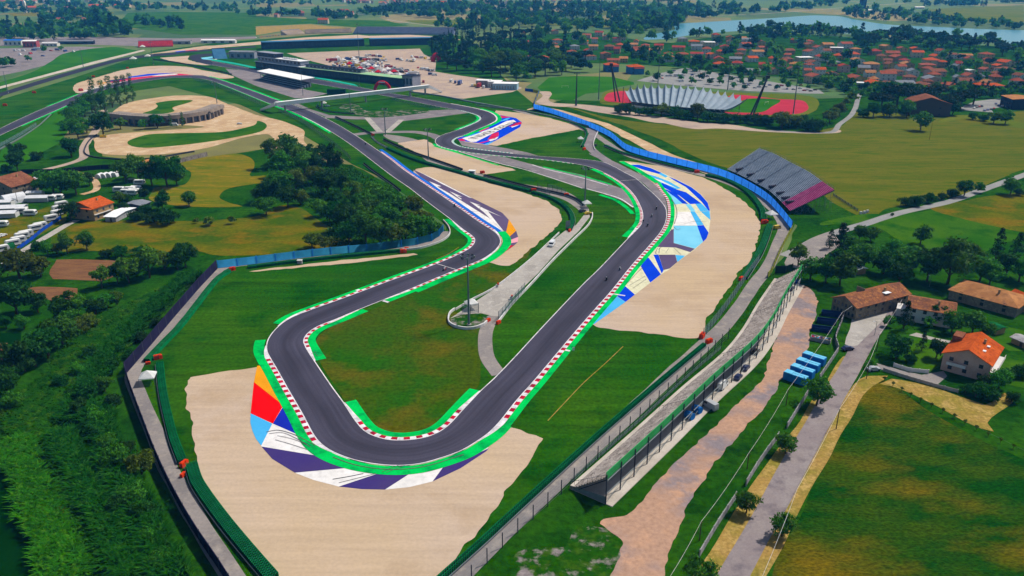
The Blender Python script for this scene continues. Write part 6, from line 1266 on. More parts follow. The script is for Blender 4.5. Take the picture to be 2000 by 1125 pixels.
# ---------------------------------------------------------------- distant town: small houses
def tiny_house(roofm, wallm):
    b = MB(); b.box((0, 0, 3), (11, 10, 6), mi=0); X, Y = 6.2, 5.6; b.face([(-X, -Y, 5.8), (X, -Y, 5.8), (X, 0, 8.8), (-X, 0, 8.8)], 1); b.face([(X, Y, 5.8), (-X, Y, 5.8), (-X, 0, 8.8), (X, 0, 8.8)], 1); b.face([(-5.5, -5, 6), (-5.5, 5, 6), (-5.5, 0, 8.7)], 0); b.face([(5.5, 5, 6), (5.5, -5, 6), (5.5, 0, 8.7)], 0)
    for k in (-3, 0, 3): b.box((k, -5.05, 3.4), (1.1, .2, 1.5), mi=2)
    return b.mesh('far_house', wallm, roofm, 'm_window')
TH = [tiny_house(r_, w_) for r_, w_ in (('m_roof_terracotta', 'm_wall_pink'), ('m_roof_red', 'm_wall_cream'), ('m_roof_orange', 'm_wall_white'), ('m_roof_tan', 'm_wall_white'))]
def far_town(poly, n, label, seed):
    r = random.Random(seed); xs = [p[0] for p in poly]; ys = [p[1] for p in poly]; k = 0; ob = []
    while k < n:
        x, y = r.uniform(min(xs), max(xs)), r.uniform(min(ys), max(ys))
        if not in_poly(x, y, poly): continue
        p = gv(x, y); s = r.uniform(.9, 1.6); ob.append((x, link('far_house', r.choice(TH), None, (p.x, p.y, 0), r.uniform(-.4, .4)+r.choice((0, 1.57)), (s, s, s*r.uniform(.9, 1.3))))); k += 1
    ob.sort(key=lambda q: q[0])
    for i, (x, o) in enumerate(ob): tag(o, label if n > 12 else f'{label}, {ordinal_(i+1)} from the left', 'house', label+' group')
far_town([(660,2),(1010,2),(1010,14),(900,16),(760,14),(680,8)], 60, 'tiny terracotta roofed house in the distant town along the top edge', 3)
far_town([(0,2),(250,2),(240,8),(60,14),(0,12)], 30, 'tiny red roofed house in the distant town at the upper left', 5)
far_town([(1030,4),(1110,2),(1110,11),(1040,12)], 8, 'tiny pale house among the far trees above the village', 6)
far_town([(640,24),(720,26),(710,36),(640,36)], 7, 'small red roofed farm in the fields behind the back straight', 7)
far_town([(525,26),(595,24),(595,32),(530,34)], 4, 'small far farmhouse left of the pale field road', 8)
far_town([(110,46),(225,38),(225,48),(120,52)], 9, 'low farm shed among the trees behind the left yard', 9)
for x, y, w, lb in ((68,20,34,'large orange roofed hall in the far upper left'), (190,16,28,'orange roofed farm block in the far upper left'), (138,21,24,'pink farm block in the far upper left'), (240,16,30,'long pale roofed farm in the far upper left'), (632,46,20,'lone red roofed farmhouse behind the ploughed field')):
    s = w*mpp(x, y); house('farm_building', lb, (x, y), s*.5, s, 9, 4, 'm_roof_orange' if 'pink' not in lb else 'm_roof_terracotta', 'm_wall_cream', 1.5, nwin=4)
t = thing('church_tower', 'slim white church tower in the far upper left', 'tower', (*g(51,25), 0)); MB().box((0, 0, 15), (7, 7, 30)).build('shaft', 'm_wall_white', parent=t); MB().box((0, 0, 34), (7.4, 7.4, 9), taper=.05).build('spire', 'm_flat_white', parent=t)
t = thing('tower', 'dark block tower on the far lake shore', 'tower', (*g(1684,17), 0)); MB().box((0, 0, 18), (18, 14, 36)).build('shaft', 'm_pit_dark', parent=t); MB().box((0, 0, 37), (20, 16, 2)).build('roof', 'm_roof_grey', parent=t)
for x, y in ((1704,23), (1795,17), (1450,82), (1385,88)): tt = house('hall', {1704: 'small white hall on the far lake shore', 1795: 'white roofed hall in the far right fields', 1450: 'grey hall in the village near the lake', 1385: 'dark green roofed hall beside the lake trees'}[x], (x, y), 16, 30, 5, 2., 'm_flat_white' if x > 1500 else 'm_roof_grey', 'm_wall_white', 1.5, nwin=4)

# ---------------------------------------------------------------- where the many trees grow
FAR_TREES = []
VILL = [(1010,70),(1150,62),(1290,82),(1380,70),(1500,62),(1600,62),(1700,74),(1830,82),(2080,100),(2080,190),(1900,196),(1780,180),(1690,192),(1640,186),(1560,158),(1400,148),(1280,128),(1180,120),(1060,118),(1000,110)]
scatter('among the village houses', VILL, 340, (15, 26), ['broad', 'dark', 'dark', 'pine', 'broad', 'light', 'conifer'], .5, 5)
scatter('around the village pines near the lake', [(1660,72),(1760,74),(1830,80),(1900,84),(1970,95),(1960,112),(1900,106),(1760,104),(1680,92)], 34, (22, 32), ['pine', 'dark', 'pine'], .5, 6)
scatter('on the lake shore', [(1310,72),(1400,66),(1500,60),(1590,58),(1650,68),(1700,72),(1690,80),(1600,74),(1500,72),(1380,78),(1310,84)], 30, (11, 17), ['light', 'light', 'broad', 'poplar'], .6, 7)
scatter('in the grove behind the paddock', [(838,100),(860,80),(890,72),(1000,72),(1060,84),(1060,112),(1000,118),(930,126),(870,120),(845,112)], 150, (18, 26), ['cypress', 'cypress', 'dark', 'pine', 'cypress'], .45, 8)
scatter('between the paddock and the pitch', [(860,120),(930,122),(1000,116),(1060,118),(1150,124),(1150,142),(1060,150),(1030,160),(1000,158),(930,146),(870,138)], 64, (22, 38), ['pine', 'broad', 'light', 'dark', 'pine'], .5, 9)
scatter('in the car park behind the stadium', T('Y',(300,150),(700,100),(1100,140),(1500,180),(1990,250),(1990,280),(1300,270),(700,220)), 26, (12, 18), ['broad', 'dark', 'broad'], 1.2, 10)
def far_scatter(poly, n, wr, kinds, seed):
    r = random.Random(seed); xs = [p[0] for p in poly]; ys = [p[1] for p in poly]; k = 0
    while k < n:
        x, y = r.uniform(min(xs), max(xs)), r.uniform(min(ys), max(ys))
        if in_poly(x, y, poly): FAR_TREES.append((x, y, r.uniform(*wr), r.choice(kinds), '')); k += 1
BD = ['broad', 'dark', 'dark', 'broad', 'conifer']
far_scatter([(750,18),(860,14),(1020,10),(1300,14),(1480,12),(1560,22),(1300,44),(1100,36),(900,34),(800,34)], 420, (9, 18), BD, 1)
far_scatter([(0,55),(150,55),(240,60),(240,74),(100,80),(0,82)], 80, (14, 26), BD, 2)
far_scatter(T('a',(1030,180),(1180,170),(1440,190),(1420,240),(1060,225)), 22, (12, 20), BD, 3)
far_scatter(T('a',(500,130),(820,120),(800,170),(500,180)), 30, (12, 20), BD, 4)
far_scatter(T('a',(700,210),(1000,220),(990,300),(720,290)), 12, (22, 36), BD, 5)
far_scatter([(290,14),(460,14),(470,30),(440,26),(330,20),(290,26)], 46, (8, 14), BD, 6)
far_scatter([(0,10),(260,6),(300,22),(220,26),(0,28)], 120, (8, 15), BD, 7)
far_scatter([(1000,40),(1130,48),(1330,40),(1330,60),(1270,66),(1120,60),(1000,56)], 110, (14, 24), BD, 8)
far_scatter([(1640,20),(1740,24),(1900,44),(2080,52),(2080,62),(1900,56),(1740,46),(1660,36)], 130, (10, 18), BD, 9)
far_scatter([(1500,14),(1600,6),(1660,0),(1660,10),(1560,22)], 40, (8, 14), BD, 10)
far_scatter([(1740,6),(2080,-4),(2080,6),(1800,14)], 60, (6, 11), BD, 11)
far_scatter([(620,26),(760,32),(760,38),(640,40)], 26, (8, 14), BD, 12)
far_scatter([(-200,-20),(2200,-20),(2200,1),(-200,1)], 700, (5, 11), BD, 13)
far_scatter([(470,4),(700,2),(700,10),(480,12)], 50, (6, 11), BD, 14)
far_scatter([(860,40),(1000,38),(1010,56),(900,64),(850,56)], 60, (12, 20), BD, 15)
for k in range(26):
    r = random.Random(40+k); x, y = r.uniform(0, 2000), r.uniform(4, 60); n = r.randint(6, 18); dx = r.uniform(5, 9)
    if 1240 < x < 2000 and 25 < y < 95: continue
    if 240 < x < 900 and y > 50: continue
    for q in range(n): FAR_TREES.append((x+q*dx, y-q*r.uniform(-.25, .3)+r.uniform(-.5, .5), r.uniform(7, 12)*(1+y/50), r.choice(BD), ''))
# ================================================================ VEHICLES
CARCOL = {'white': '#eceef0', 'silver': '#b4b8be', 'grey': '#7c8088', 'black': '#22242a', 'blue': '#2c4a94', 'navy': '#222c54', 'red': '#b82c2c', 'yellow': '#e6c01e'}
for k, v in CARCOL.items(): mat('m_car_'+k, v, grain=.0, rough=.3, spec=.5)
mat('m_caravan', '#ececea', '#dedede', .6, grain=.04, rough=.5); mat('m_awning', '#d8d8d8', '#c4c6c8', .5, grain=.06)
mat('m_tank_blue', '#2f7fd2', '#2872c2', .4, grain=.1, rough=.5); mat('m_skip_blue', '#2f8ad8', '#2a7cc8', .4, grain=.12, rough=.6); mat('m_skip_lid', '#7cd0f4', '#6cc4ec', .4, grain=.08, rough=.6); mat('m_skip_navy', '#2e3f78', '#28386a', .4, grain=.15, rough=.6)
mat('m_leather', '#26262e', grain=.1, rough=.6); mat('m_leather_white', '#d8d8dc', grain=.1, rough=.6); mat('m_helmet', '#e4e4ea', grain=.0, rough=.3); mat('m_fairing_red', '#c82832', grain=.05, rough=.35); mat('m_fairing_dark', '#2c2e38', grain=.05, rough=.35)
def extrude_profile(pts, w, b=None, mi=0, inset=0.):
    b = b or MB(); n = len(pts); i = len(b.v); b.v += [(x, -w/2+(inset if z > .95 else 0), z) for x, z in pts]+[(x, w/2-(inset if z > .95 else 0), z) for x, z in pts]
    for k in range(n): b.f.append((i+k, i+(k+1) % n, i+n+(k+1) % n, i+n+k)); b.m.append(mi)
    b.f.append(tuple(i+k for k in range(n))[::-1]); b.m.append(mi); b.f.append(tuple(i+n+k for k in range(n))); b.m.append(mi); return b
def wheel_mesh(r=.33, w=.22):
    b = MB(); b.tube((0, -w/2, 0), (0, w/2, 0), r, n=10); return b.mesh('wheel', 'm_tyre_black')
WHEEL = wheel_mesh(); WHEELT = wheel_mesh(.5, .3)
CARB = extrude_profile([(-2.1,.3),(2.1,.3),(2.15,.7),(1.9,.85),(1.0,.95),(.35,1.42),(-1.2,1.46),(-1.85,1.0),(-2.1,.9)], 1.76, inset=.14).mesh('body', 'm_car_white')
CARG = extrude_profile([(.93,1.0),(.36,1.38),(-1.18,1.42),(-1.72,1.02)], 1.7, inset=.1).mesh('glass', 'm_window')
VANB = extrude_profile([(-2.6,.35),(2.6,.35),(2.62,1.0),(2.1,1.25),(1.55,2.1),(1.2,2.3),(-2.55,2.3),(-2.62,1.0)], 1.95, inset=.08).mesh('body', 'm_car_white')
VANG = extrude_profile([(2.08,1.3),(1.6,2.02),(.4,2.02),(.4,1.35)], 1.98, inset=.05).mesh('glass', 'm_window')
TRB = MB().box((-1.5, 0, 2.25), (8.6, 2.5, 2.9)).mesh('cargo_box', 'm_car_white'); TRC = extrude_profile([(3.0,.5),(5.2,.5),(5.25,1.6),(4.9,2.9),(3.0,3.0)], 2.4).mesh('cab', 'm_car_white'); TRG = MB().box((5.02, 0, 2.2), (.3, 2.1, .8)).mesh('windscreen', 'm_window')
CVB = extrude_profile([(-2.7,.45),(2.5,.45),(2.85,1.2),(2.6,2.3),(2.1,2.6),(-2.4,2.6),(-2.8,2.2),(-2.8,.8)], 2.2, inset=.06).mesh('body', 'm_caravan'); CVW = MB().box((0, 0, 1.75), (3.6, 2.24, .6)).mesh('window', 'm_window'); CVF = MB().box((2.68, 0, 1.75), (.35, 1.6, .6)).mesh('window', 'm_window'); CVT = MB().tube((2.6, 0, .5), (4., 0, .5), .06, n=4).mesh('tow_bar', 'm_steel')
BUSB = extrude_profile([(-6,.4),(6,.4),(6.05,1.6),(5.8,3.2),(-5.95,3.2),(-6.,1.)], 2.5).mesh('body', 'm_car_white'); BUSW = MB().box((-.1, 0, 2.2), (11.2, 2.54, .9)).mesh('window', 'm_window')
def obj_mat(o, m):
    o.material_slots[0].link = 'OBJECT'; o.material_slots[0].material = MATS[m]; return o
def vehicle(kind, col, label, px, rz, group=None, s=1.0, z=.12):
    p = gv(*px); nm = {'car': 'parked_car', 'van': 'van', 'truck': 'truck', 'caravan': 'caravan', 'bus': 'bus'}[kind]
    t = thing(nm, label, {'car': 'car', 'van': 'van', 'truck': 'truck', 'caravan': 'caravan', 'bus': 'bus'}[kind], (p.x, p.y, z), rz, group, (s, s, s))
    if kind == 'car': obj_mat(link('body', CARB, t), 'm_car_'+col); link('glass', CARG, t); wp = ((-1.3, .8), (1.3, .8), (-1.3, -.8), (1.3, -.8)); W_ = WHEEL
    elif kind == 'van': obj_mat(link('body', VANB, t), 'm_car_'+col); link('glass', VANG, t); wp = ((-1.7, .9), (1.7, .9), (-1.7, -.9), (1.7, -.9)); W_ = WHEEL
    elif kind == 'truck': obj_mat(link('cargo_box', TRB, t), 'm_car_'+col); link('cab', TRC, t); link('windscreen', TRG, t); wp = ((-4, 1.1), (4.1, 1.1), (-4, -1.1), (4.1, -1.1)); W_ = WHEELT
    elif kind == 'bus': obj_mat(link('body', BUSB, t), 'm_car_'+col); link('window', BUSW, t); wp = ((-4, 1.1), (4., 1.1), (-4, -1.1), (4., -1.1)); W_ = WHEELT
    else: link('body', CVB, t); link('window', CVW, t); link('window', CVF, t); link('tow_bar', CVT, t); wp = ((-.3, .95), (-.3, -.95)); W_ = WHEEL
    for x, y in wp: link('wheel', W_, t, (x, y, W_.vertices[0].co.z+.33 if False else (.33 if W_ is WHEEL else .5)))
    return t
def tent_meshes(w=4., h=2.3, top=1.5):
    c = MB(); a = w/2
    for k in range(4):
        t0, t1 = k*math.pi/2+math.pi/4, (k+1)*math.pi/2+math.pi/4; R = a*1.4142; c.face([(R*math.cos(t0), R*math.sin(t0), h), (R*math.cos(t1), R*math.sin(t1), h), (0, 0, h+top)]); c.face([(R*math.cos(t0), R*math.sin(t0), h-.3), (R*math.cos(t1), R*math.sin(t1), h-.3), (R*math.cos(t1), R*math.sin(t1), h), (R*math.cos(t0), R*math.sin(t0), h)])
    return c.mesh('canopy', 'm_canopy'), MB().tube((0, 0, 0), (0, 0, h), .06, n=5).mesh('pole', 'm_steel')
TCAN, TPOL = tent_meshes()
def tent(label, px, rz=0., s=1., group='white canopy tents', red=False):
    p = gv(*px); t = thing('canopy_tent', label, 'tent', (p.x, p.y, .1), rz, group, (s, s, s)); o = link('canopy', TCAN, t)
    if red: obj_mat(o, red)
    for x, y in ((-1.95, -1.95), (1.95, -1.95), (1.95, 1.95), (-1.95, 1.95)): link('pole', TPOL, t, (x, y, 0))
    return t
for x, y, rz, s, lb in ((291,748,.2,1.15,'white marshal tent by the corner of the navy fence'),(921,603,.4,1.1,'white marshal tent beside the infield floodlight'),(1146,405,.2,1.1,'white marshal tent beside the yellow car'),(1134,277,.1,1.1,'white marshal tent on the grass by the access lane'),(1506,427,.3,1.2,'white marshal tent below the blue fence'),(633,207,.1,1.2,'white tent in the upper infield lay by'),(261,121,.1,2.0,'white tent between the two far straights'),(289,115,.1,1.8,'white tent behind the far left gravel'),(279,96,.1,1.8,'small white tent below the red stand')): tent(lb, (x, y), rz, s)
def head(a, b): A, B = gv(*a), gv(*b); return math.atan2(B.y-A.y, B.x-A.x)
vehicle('van', 'white', 'white van parked on the infield service strip', (1078,480), head((1078,480),(1060,500)))
vehicle('car', 'yellow', 'yellow car beside the marshal tent in the infield', (1149,419), head((1149,419),(1170,416)))
vehicle('car', 'black', 'black car half behind the infield marshal tent', (1137,414), head((1137,414),(1150,410)))
vehicle('van', 'white', 'white van under the long grandstand', (1411,757), head((1411,757),(1425,742)))
vehicle('van', 'silver', 'white blue van parked behind the long grandstand', (1386,797), head((1386,797),(1370,788)))
for k, (x, y, c) in enumerate(((1441,740,'navy'),(1456,722,'navy'),(1476,690,'black'),(1490,650,'navy'),(1545,566,'navy'))): vehicle('car', c, ['lowest','second','third','fourth','highest'][k]+' dark car parked under the long grandstand', (x, y), head((x, y), (x+12, y-14)), 'dark cars under the long grandstand')
vehicle('car', 'black', 'black car on the village road by the farmhouse', (1728,604), head((1728,604),(1745,592)))
vehicle('car', 'navy', 'dark car at the edge of the forecourt', (1655,684), head((1655,684),(1680,680)))
vehicle('car', 'silver', 'silver car in the drive of the pink villa', (1706,724), head((1706,724),(1725,722)))
vehicle('van', 'white', 'white van in front of the arched building', (342,246), .05)
vehicle('car', 'white', 'white car on the dirt circuit', (468,243), .3)
t = vehicle('van', 'yellow', 'small yellow and black loader by the blue fence corner', (1518,447), .5, s=.8)
t = vehicle('van', 'yellow', 'yellow digger at the dirt circuit entrance', (202,269), .3, s=.9)
vehicle('car', 'white', 'white car in the upper infield lay by', (640,208), .1)
vehicle('car', 'black', 'dark car at the bend of the access lane', (1163,285), 1.3)
# car parks
def car_rows(place, pts, group, cols=('white','silver','grey','black','blue','red'), seed=2, kinds=('car',), rz=None, s=1.0):
    r = random.Random(seed); pts = sorted(pts); cnt = {}
    items = [(x, y, r.choice(kinds), r.choice(cols)) for x, y in pts]; tot = {}
    for it in items: tot[it[2:]] = tot.get(it[2:], 0)+1
    for x, y, k, c in items:
        cnt[(k, c)] = cnt.get((k, c), 0)+1; n_ = tot[(k, c)]
        vehicle(k, c, f'{c} {k} {place}' + ('' if n_ == 1 else f', {ordinal_(cnt[(k, c)])} from the left'), (x, y), (r.uniform(-.3, .3)+r.choice((0, 1.57)) if rz is None else rz+r.uniform(-.1, .1)), group, s)
car_rows('in the car park behind the stadium', T('Y',(540,135),(540,160),(460,175),(985,158),(960,140),(1010,165),(920,160),(1440,235),(1500,240),(1480,215),(1540,225),(1600,245),(1650,230),(1700,260),(1760,265),(1820,255),(1860,275),(1920,280),(1960,270),(820,130),(860,140),(900,120),(1300,210),(1340,225),(1250,190),(1400,250),(620,95),(650,90),(1830,225)), 'cars in the car park behind the stadium')
vehicle('bus', 'white', 'long white bus in the car park behind the stadium', T('Y',(690,142))[0], .05); vehicle('bus', 'white', 'second white bus left of the long bus', T('Y',(600,140))[0], .1, s=.7); vehicle('van', 'white', 'white van below the buses in the stadium car park', T('Y',(715,190))[0], .1, s=1.2)
car_rows('in the small car park at the village edge', T('d',(1690,868),(1715,862),(1740,858),(1765,852),(1610,848),(1630,843),(1650,838),(1670,833),(1800,828),(1830,832),(1860,838),(1780,815)), 'cars in the small village car park', rz=1.2)
car_rows('in the row beside the back straight', [(500+k*5.6, 74-k*.55) for k in range(10)], 'cars in the row beside the back straight', rz=1.5)
car_rows('in the far left yard', T('U',(150,100),(190,95),(230,100),(330,95),(380,92),(430,95),(500,100),(560,92),(640,105),(720,110),(300,130),(420,150),(200,140)), 'vehicles in the far left yard', ('white','white','silver','blue','red'), 8, ('van','car','truck'), s=1.3)
# paddock
rp = random.Random(12); PP = []
for (x0, y0, x1, y1, n) in ((640,122,720,117,9),(648,126,740,121,11),(650,131,735,128,10),(660,136,745,133,9),(700,141,790,137,9),(720,146,810,141,9),(745,153,820,150,8),(712,108,752,112,6),(775,117,812,121,7),(815,133,848,141,8),(690,113,760,117,7),(875,160,905,166,3),(920,168,948,172,4),(840,146,850,148,2),(790,158,830,162,4),(636,119,700,114,10),(655,124,760,119,12),(655,128,750,125,12),(670,133,760,130,11),(690,138,775,135,10),(705,144,800,139,11),(735,150,815,146,9),(800,112,845,117,5)):
    for k in range(n): f = (k+.5)/n; PP.append((x0+(x1-x0)*f+rp.uniform(-2, 2), y0+(y1-y0)*f+rp.uniform(-.8, .8)))
car_rows('in the paddock', PP[:], 'vehicles in the paddock', ('white','white','white','silver','black','blue','red','yellow'), 21, ('van','van','truck','car','caravan'), s=1.25)
tn = 0
PT = sorted([(704,140),(712,143),(726,140),(739,147),(750,144),(762,150),(770,146),(683,130),(671,123),(692,121),(720,133),(733,136),(757,141),(781,153),(800,156),(660,118)])
for k, (x, y) in enumerate(PT): tent(f'{"red" if k in (2, 4, 7, 9, 13) else "white"} paddock tent, {ordinal_(k+1)} from the left of {len(PT)}', (x, y), rp.uniform(0, 1), 1.8, 'paddock tents', 'm_red_arch' if k in (2, 4, 7, 9, 13) else False)
# caravan camp
CC = [(101,431,.9),(114,421,.9),(116,412,.9),(121,404,.9),(71,450,.9),(80,446,.9),(45,466,.9),(52,462,.9),(38,474,.9),(27,480,.9),(4,492,.9),(43,417,.2),(4,443,.2),(273,361,.1),(255,375,.1),(262,378,.2),(247,380,.1),(233,375,.1),(266,373,.1),(100,392,.1),(113,390,.2),(258,381,.1),(60,421,.15)]
for k, (x, y, a) in enumerate(sorted(CC)): vehicle('caravan', 'white', f'white caravan of the camp, {ordinal_(k+1)} from the left of {len(CC)}', (x, y), a-.1, 'caravans of the camp', 1.15)
vehicle('car', 'white', 'white hatchback on the camp grass', (5,462), 1.2); vehicle('van', 'black', 'black van behind the camp caravans', (260,357), .2)
def barrel(label, px, w, L_, h, m, rz, group='tunnel tents of the camp'):
    p = gv(*px); t = thing('tunnel_tent', label, 'tent', (p.x, p.y, 0), rz, group); b = MB(); n = 10
    prof = [(w/2*math.cos(a), h*math.sin(a)) for a in np.linspace(0, math.pi, n)]
    for k in range(n-1): b.face([(-L_/2, prof[k][0], prof[k][1]), (L_/2, prof[k][0], prof[k][1]), (L_/2, prof[k+1][0], prof[k+1][1]), (-L_/2, prof[k+1][0], prof[k+1][1])])
    b.build('cover', m, parent=t)
    for x in (-L_/2, L_/2): e = MB(); e.face([(x, q[0], q[1]) for q in prof]); e.build('end_panel', 'm_awning', parent=t)
for k, (x, y) in enumerate(((195,347),(205,346),(215,345),(226,344))): barrel(['leftmost','second','third','rightmost'][k]+' white tunnel tent on the upper camp lawn', (x, y), 4., 5., 2.8, 'm_tent', 1.5)
barrel('large white tunnel tent at the left picture edge', (28,395), 8, 11, 5, 'm_tent', .9); barrel('green tunnel tent at the end of the caravan row', (17,486), 4, 5, 2.6, 'm_tyre_green', .9)
for x, y, w, d, lb, rz in ((76,393,12,7,'white awning shelter left of the dark camp tree',.1),(70,384,9,5,'narrow white awning above the camp shelter',.1),(20,413,17,8,'long white camp pavilion at the left picture edge',.15),(10,424,13,7,'lower white camp pavilion at the left picture edge',.15),(8,402,10,6,'small grey camp shelter at the left picture edge',.1),(60,357,8,5,'white awning beside the brown roofed house',.2)):
    p = gv(x, y); t = thing('camp_shelter', lb, 'shelter', (p.x, p.y, 0), rz, 'white shelters of the camp'); b = MB(); b.face([(-w/2, -d/2, 2.7), (w/2, -d/2, 2.7), (w/2, 0, 3.5), (-w/2, 0, 3.5)]); b.face([(-w/2, 0, 3.5), (w/2, 0, 3.5), (w/2, d/2, 2.7), (-w/2, d/2, 2.7)]); b.build('roof', 'm_tent', parent=t); MB().box((0, d*.1, 1.3), (w*.92, d*.7, 2.6)).build('side_panel', 'm_awning', parent=t)
    for sx in (-1, 1): MB().tube((sx*w*.48, -d*.48, 0), (sx*w*.48, -d*.48, 2.7), .07, n=4).build('post', 'm_steel', parent=t)
# blue tanks, skips
for k, (x, y) in enumerate(((1346,818),(1361,806))):
    p = gv(x, y); t = thing('tank', ['near','far'][k]+' blue plastic tank under the long grandstand', 'tank', (p.x, p.y, 0), .7, 'blue tanks'); b = MB(); b.tube((0, -1.3, 1.2), (0, 1.3, 1.2), 1.1, n=12); b.build('drum', 'm_tank_blue', parent=t); MB().box((0, 0, .15), (1.8, 2.2, .3)).build('cradle', 'm_dark_steel', parent=t); MB().tube((0, 0, 2.2), (0, 0, 2.5), .3, n=8).build('cap', 'm_tank_blue', parent=t)
def skip(label, px, rz, L_, w, h, m, lid=None, fill=None, group=None):
    p = gv(*px); t = thing('waste_skip', label, 'skip', (p.x, p.y, .05), rz, group); b = MB(); x, y = L_/2, w/2; th = .12
    for c, d in (((0, -y, h/2), (L_, th, h)), ((0, y, h/2), (L_, th, h)), ((-x, 0, h/2), (th, w-th, h)), ((x, 0, h/2), (th, w-th, h)), ((0, 0, .12), (L_-th, w-th, .2))): b.box(c, d)
    b.build('body', m, parent=t)
    for k in range(6):
        for s in (-1, 1): MB().box((-x+L_*(k+.5)/6, s*(y+.1), h*.5), (.15, .12, h*.9)).build('rib', m, parent=t)
    if lid:
        MB().box((-x*.62, 0, h+.12), (L_*.34, w, .24)).build('lid', lid, parent=t)
        for s in (-1, 1): MB().box((x*.36, s*w*.25, h+.06), (L_*.62, w*.42, .12)).build('lid', lid, parent=t)
    if fill:
        r = random.Random(5)
        for k in range(16): MB().box((r.uniform(-x*.85, x*.85), r.uniform(-y*.7, y*.7), h*.75), (r.uniform(.4, .9), r.uniform(.3, .7), .5), r.uniform(0, 3)).build('waste_piece', r.choice(['m_magenta_paint', 'm_white_plastic', 'm_sky_paint', 'm_purple_paint', 'm_wall_tan']), parent=t)
    return t
sa = head(T('m',(260,500))[0], T('m',(455,560))[0])
for k, (x, y) in enumerate(T('m',(355,590),(308,640),(265,690),(212,740))): skip(['uppermost','second','third','lowest'][k]+' bright blue lidded skip beside the dirt track', (x, y), sa, 7.2, 2.5, 2.5, 'm_skip_blue', 'm_skip_lid', None, 'bright blue skips')
sb_ = head(T('m',(410,230))[0], T('m',(575,250))[0])
for k, (x, y) in enumerate(T('m',(490,225),(455,285),(415,345))): skip(['uppermost','middle','lowest'][k]+' dark navy open skip beside the farmhouse wall', (x, y), sb_, 6.5, 2.4, 1.6, 'm_skip_navy', None, None, 'dark navy skips')
skip('grey open skip full of coloured waste', T('m',(410,425))[0], sb_-.2, 6.5, 2.4, 1.4, 'm_wall_grey', None, True)
# ================================================================ MOTORCYCLES AND RIDERS
def skin_person():
    V = {'pel': (-.28, 0, .82, .17), 'ch': (.12, 0, 1.12, .19), 'nk': (.3, 0, 1.24, .08), 'hd': (.42, 0, 1.34, .11)}; E = [('pel', 'ch'), ('ch', 'nk'), ('nk', 'hd')]
    for s, n in ((1, 'l'), (-1, 'r')):
        V.update({n+'sh': (.2, s*.2, 1.16, .08), n+'el': (.34, s*.32, .92, .06), n+'ha': (.6, s*.26, .86, .05), n+'hp': (-.26, s*.13, .78, .12), n+'kn': (.16, s*.27, .66, .09), n+'an': (-.22, s*.2, .36, .06), n+'ft': (-.05, s*.2, .32, .05)})
        E += [('ch', n+'sh'), (n+'sh', n+'el'), (n+'el', n+'ha'), ('pel', n+'hp'), (n+'hp', n+'kn'), (n+'kn', n+'an'), (n+'an', n+'ft')]
    ks = list(V); me = bpy.data.meshes.new('rider_body'); me.from_pydata([V[k][:3] for k in ks], [(ks.index(a), ks.index(b)) for a, b in E], [])
    o = link('rider_tmp', me); sm = o.modifiers.new('skin', 'SKIN'); ss = o.modifiers.new('sub', 'SUBSURF'); ss.levels = 1
    for i, k in enumerate(ks): r = V[k][3]; me.skin_vertices[0].data[i].radius = (r, r)
    me.skin_vertices[0].data[0].use_root = True
    dg = bpy.context.evaluated_depsgraph_get(); dg.update(); out = bpy.data.meshes.new_from_object(o.evaluated_get(dg)); out.name = 'rider_body'; bpy.data.objects.remove(o); out.materials.clear(); out.materials.append(MATS['m_leather']); return out
RIDER = skin_person(); HELM = MB()
for k in range(6):
    a0, a1 = -math.pi/2+math.pi*k/6, -math.pi/2+math.pi*(k+1)/6; n = 10
    ring = lambda a: [(.44+.16*math.cos(a)*math.cos(t), .14*math.cos(a)*math.sin(t), 1.36+.16*math.sin(a)) for t in np.linspace(0, 2*math.pi, n, endpoint=False)]
    A, B = ring(a0), ring(a1)
    for j in range(n): HELM.face([A[j], A[(j+1) % n], B[(j+1) % n], B[j]])
HELM = HELM.mesh('helmet', 'm_helmet')
BW = MB().tube((0, -.07, 0), (0, .07, 0), .31, n=12).mesh('wheel', 'm_tyre_black')
BF = extrude_profile([(-.15,.3),(.55,.32),(.78,.7),(.72,1.0),(.5,1.08),(.28,.92),(-.1,.85),(-.25,.55)], .42).mesh('fairing', 'm_fairing_dark'); BT = extrude_profile([(-.95,.86),(-.3,.72),(-.1,.8),(-.35,.92),(-.9,1.0)], .24).mesh('tail', 'm_fairing_dark'); BK = MB().tube((.62, 0, .9), (.75, 0, .31), .05, n=5).mesh('fork', 'm_steel'); BX = MB().tube((-.7, .15, .45), (-.1, .13, .4), .06, n=6).mesh('exhaust', 'm_steel')
BIKES = [((868,529),(905,514),'red','on the stretch before the left bend','m_leather_white'), ((888,404),(868,390),'dark','beside the blue band straight','m_leather'), ((714,283),(695,270),'dark','on the upper straight below the paths','m_leather'), ((1282,409),(1285,428),'dark','highest in the fast right bend','m_leather'), ((1273,424),(1275,440),'dark','pale suited in the fast right bend','m_leather_white'), ((1256,434),(1254,446),'dark','hugging the inside kerb of the fast bend','m_leather'), ((1265,442),(1260,456),'dark','lowest in the fast right bend','m_leather'), ((1211,528),(1194,547),'dark','pale suited on the long straight','m_leather_white'), ((1185,548),(1168,567),'dark','leading down the long straight','m_leather'), ((941,229),(939,236),'dark','at the first bend','m_leather')]
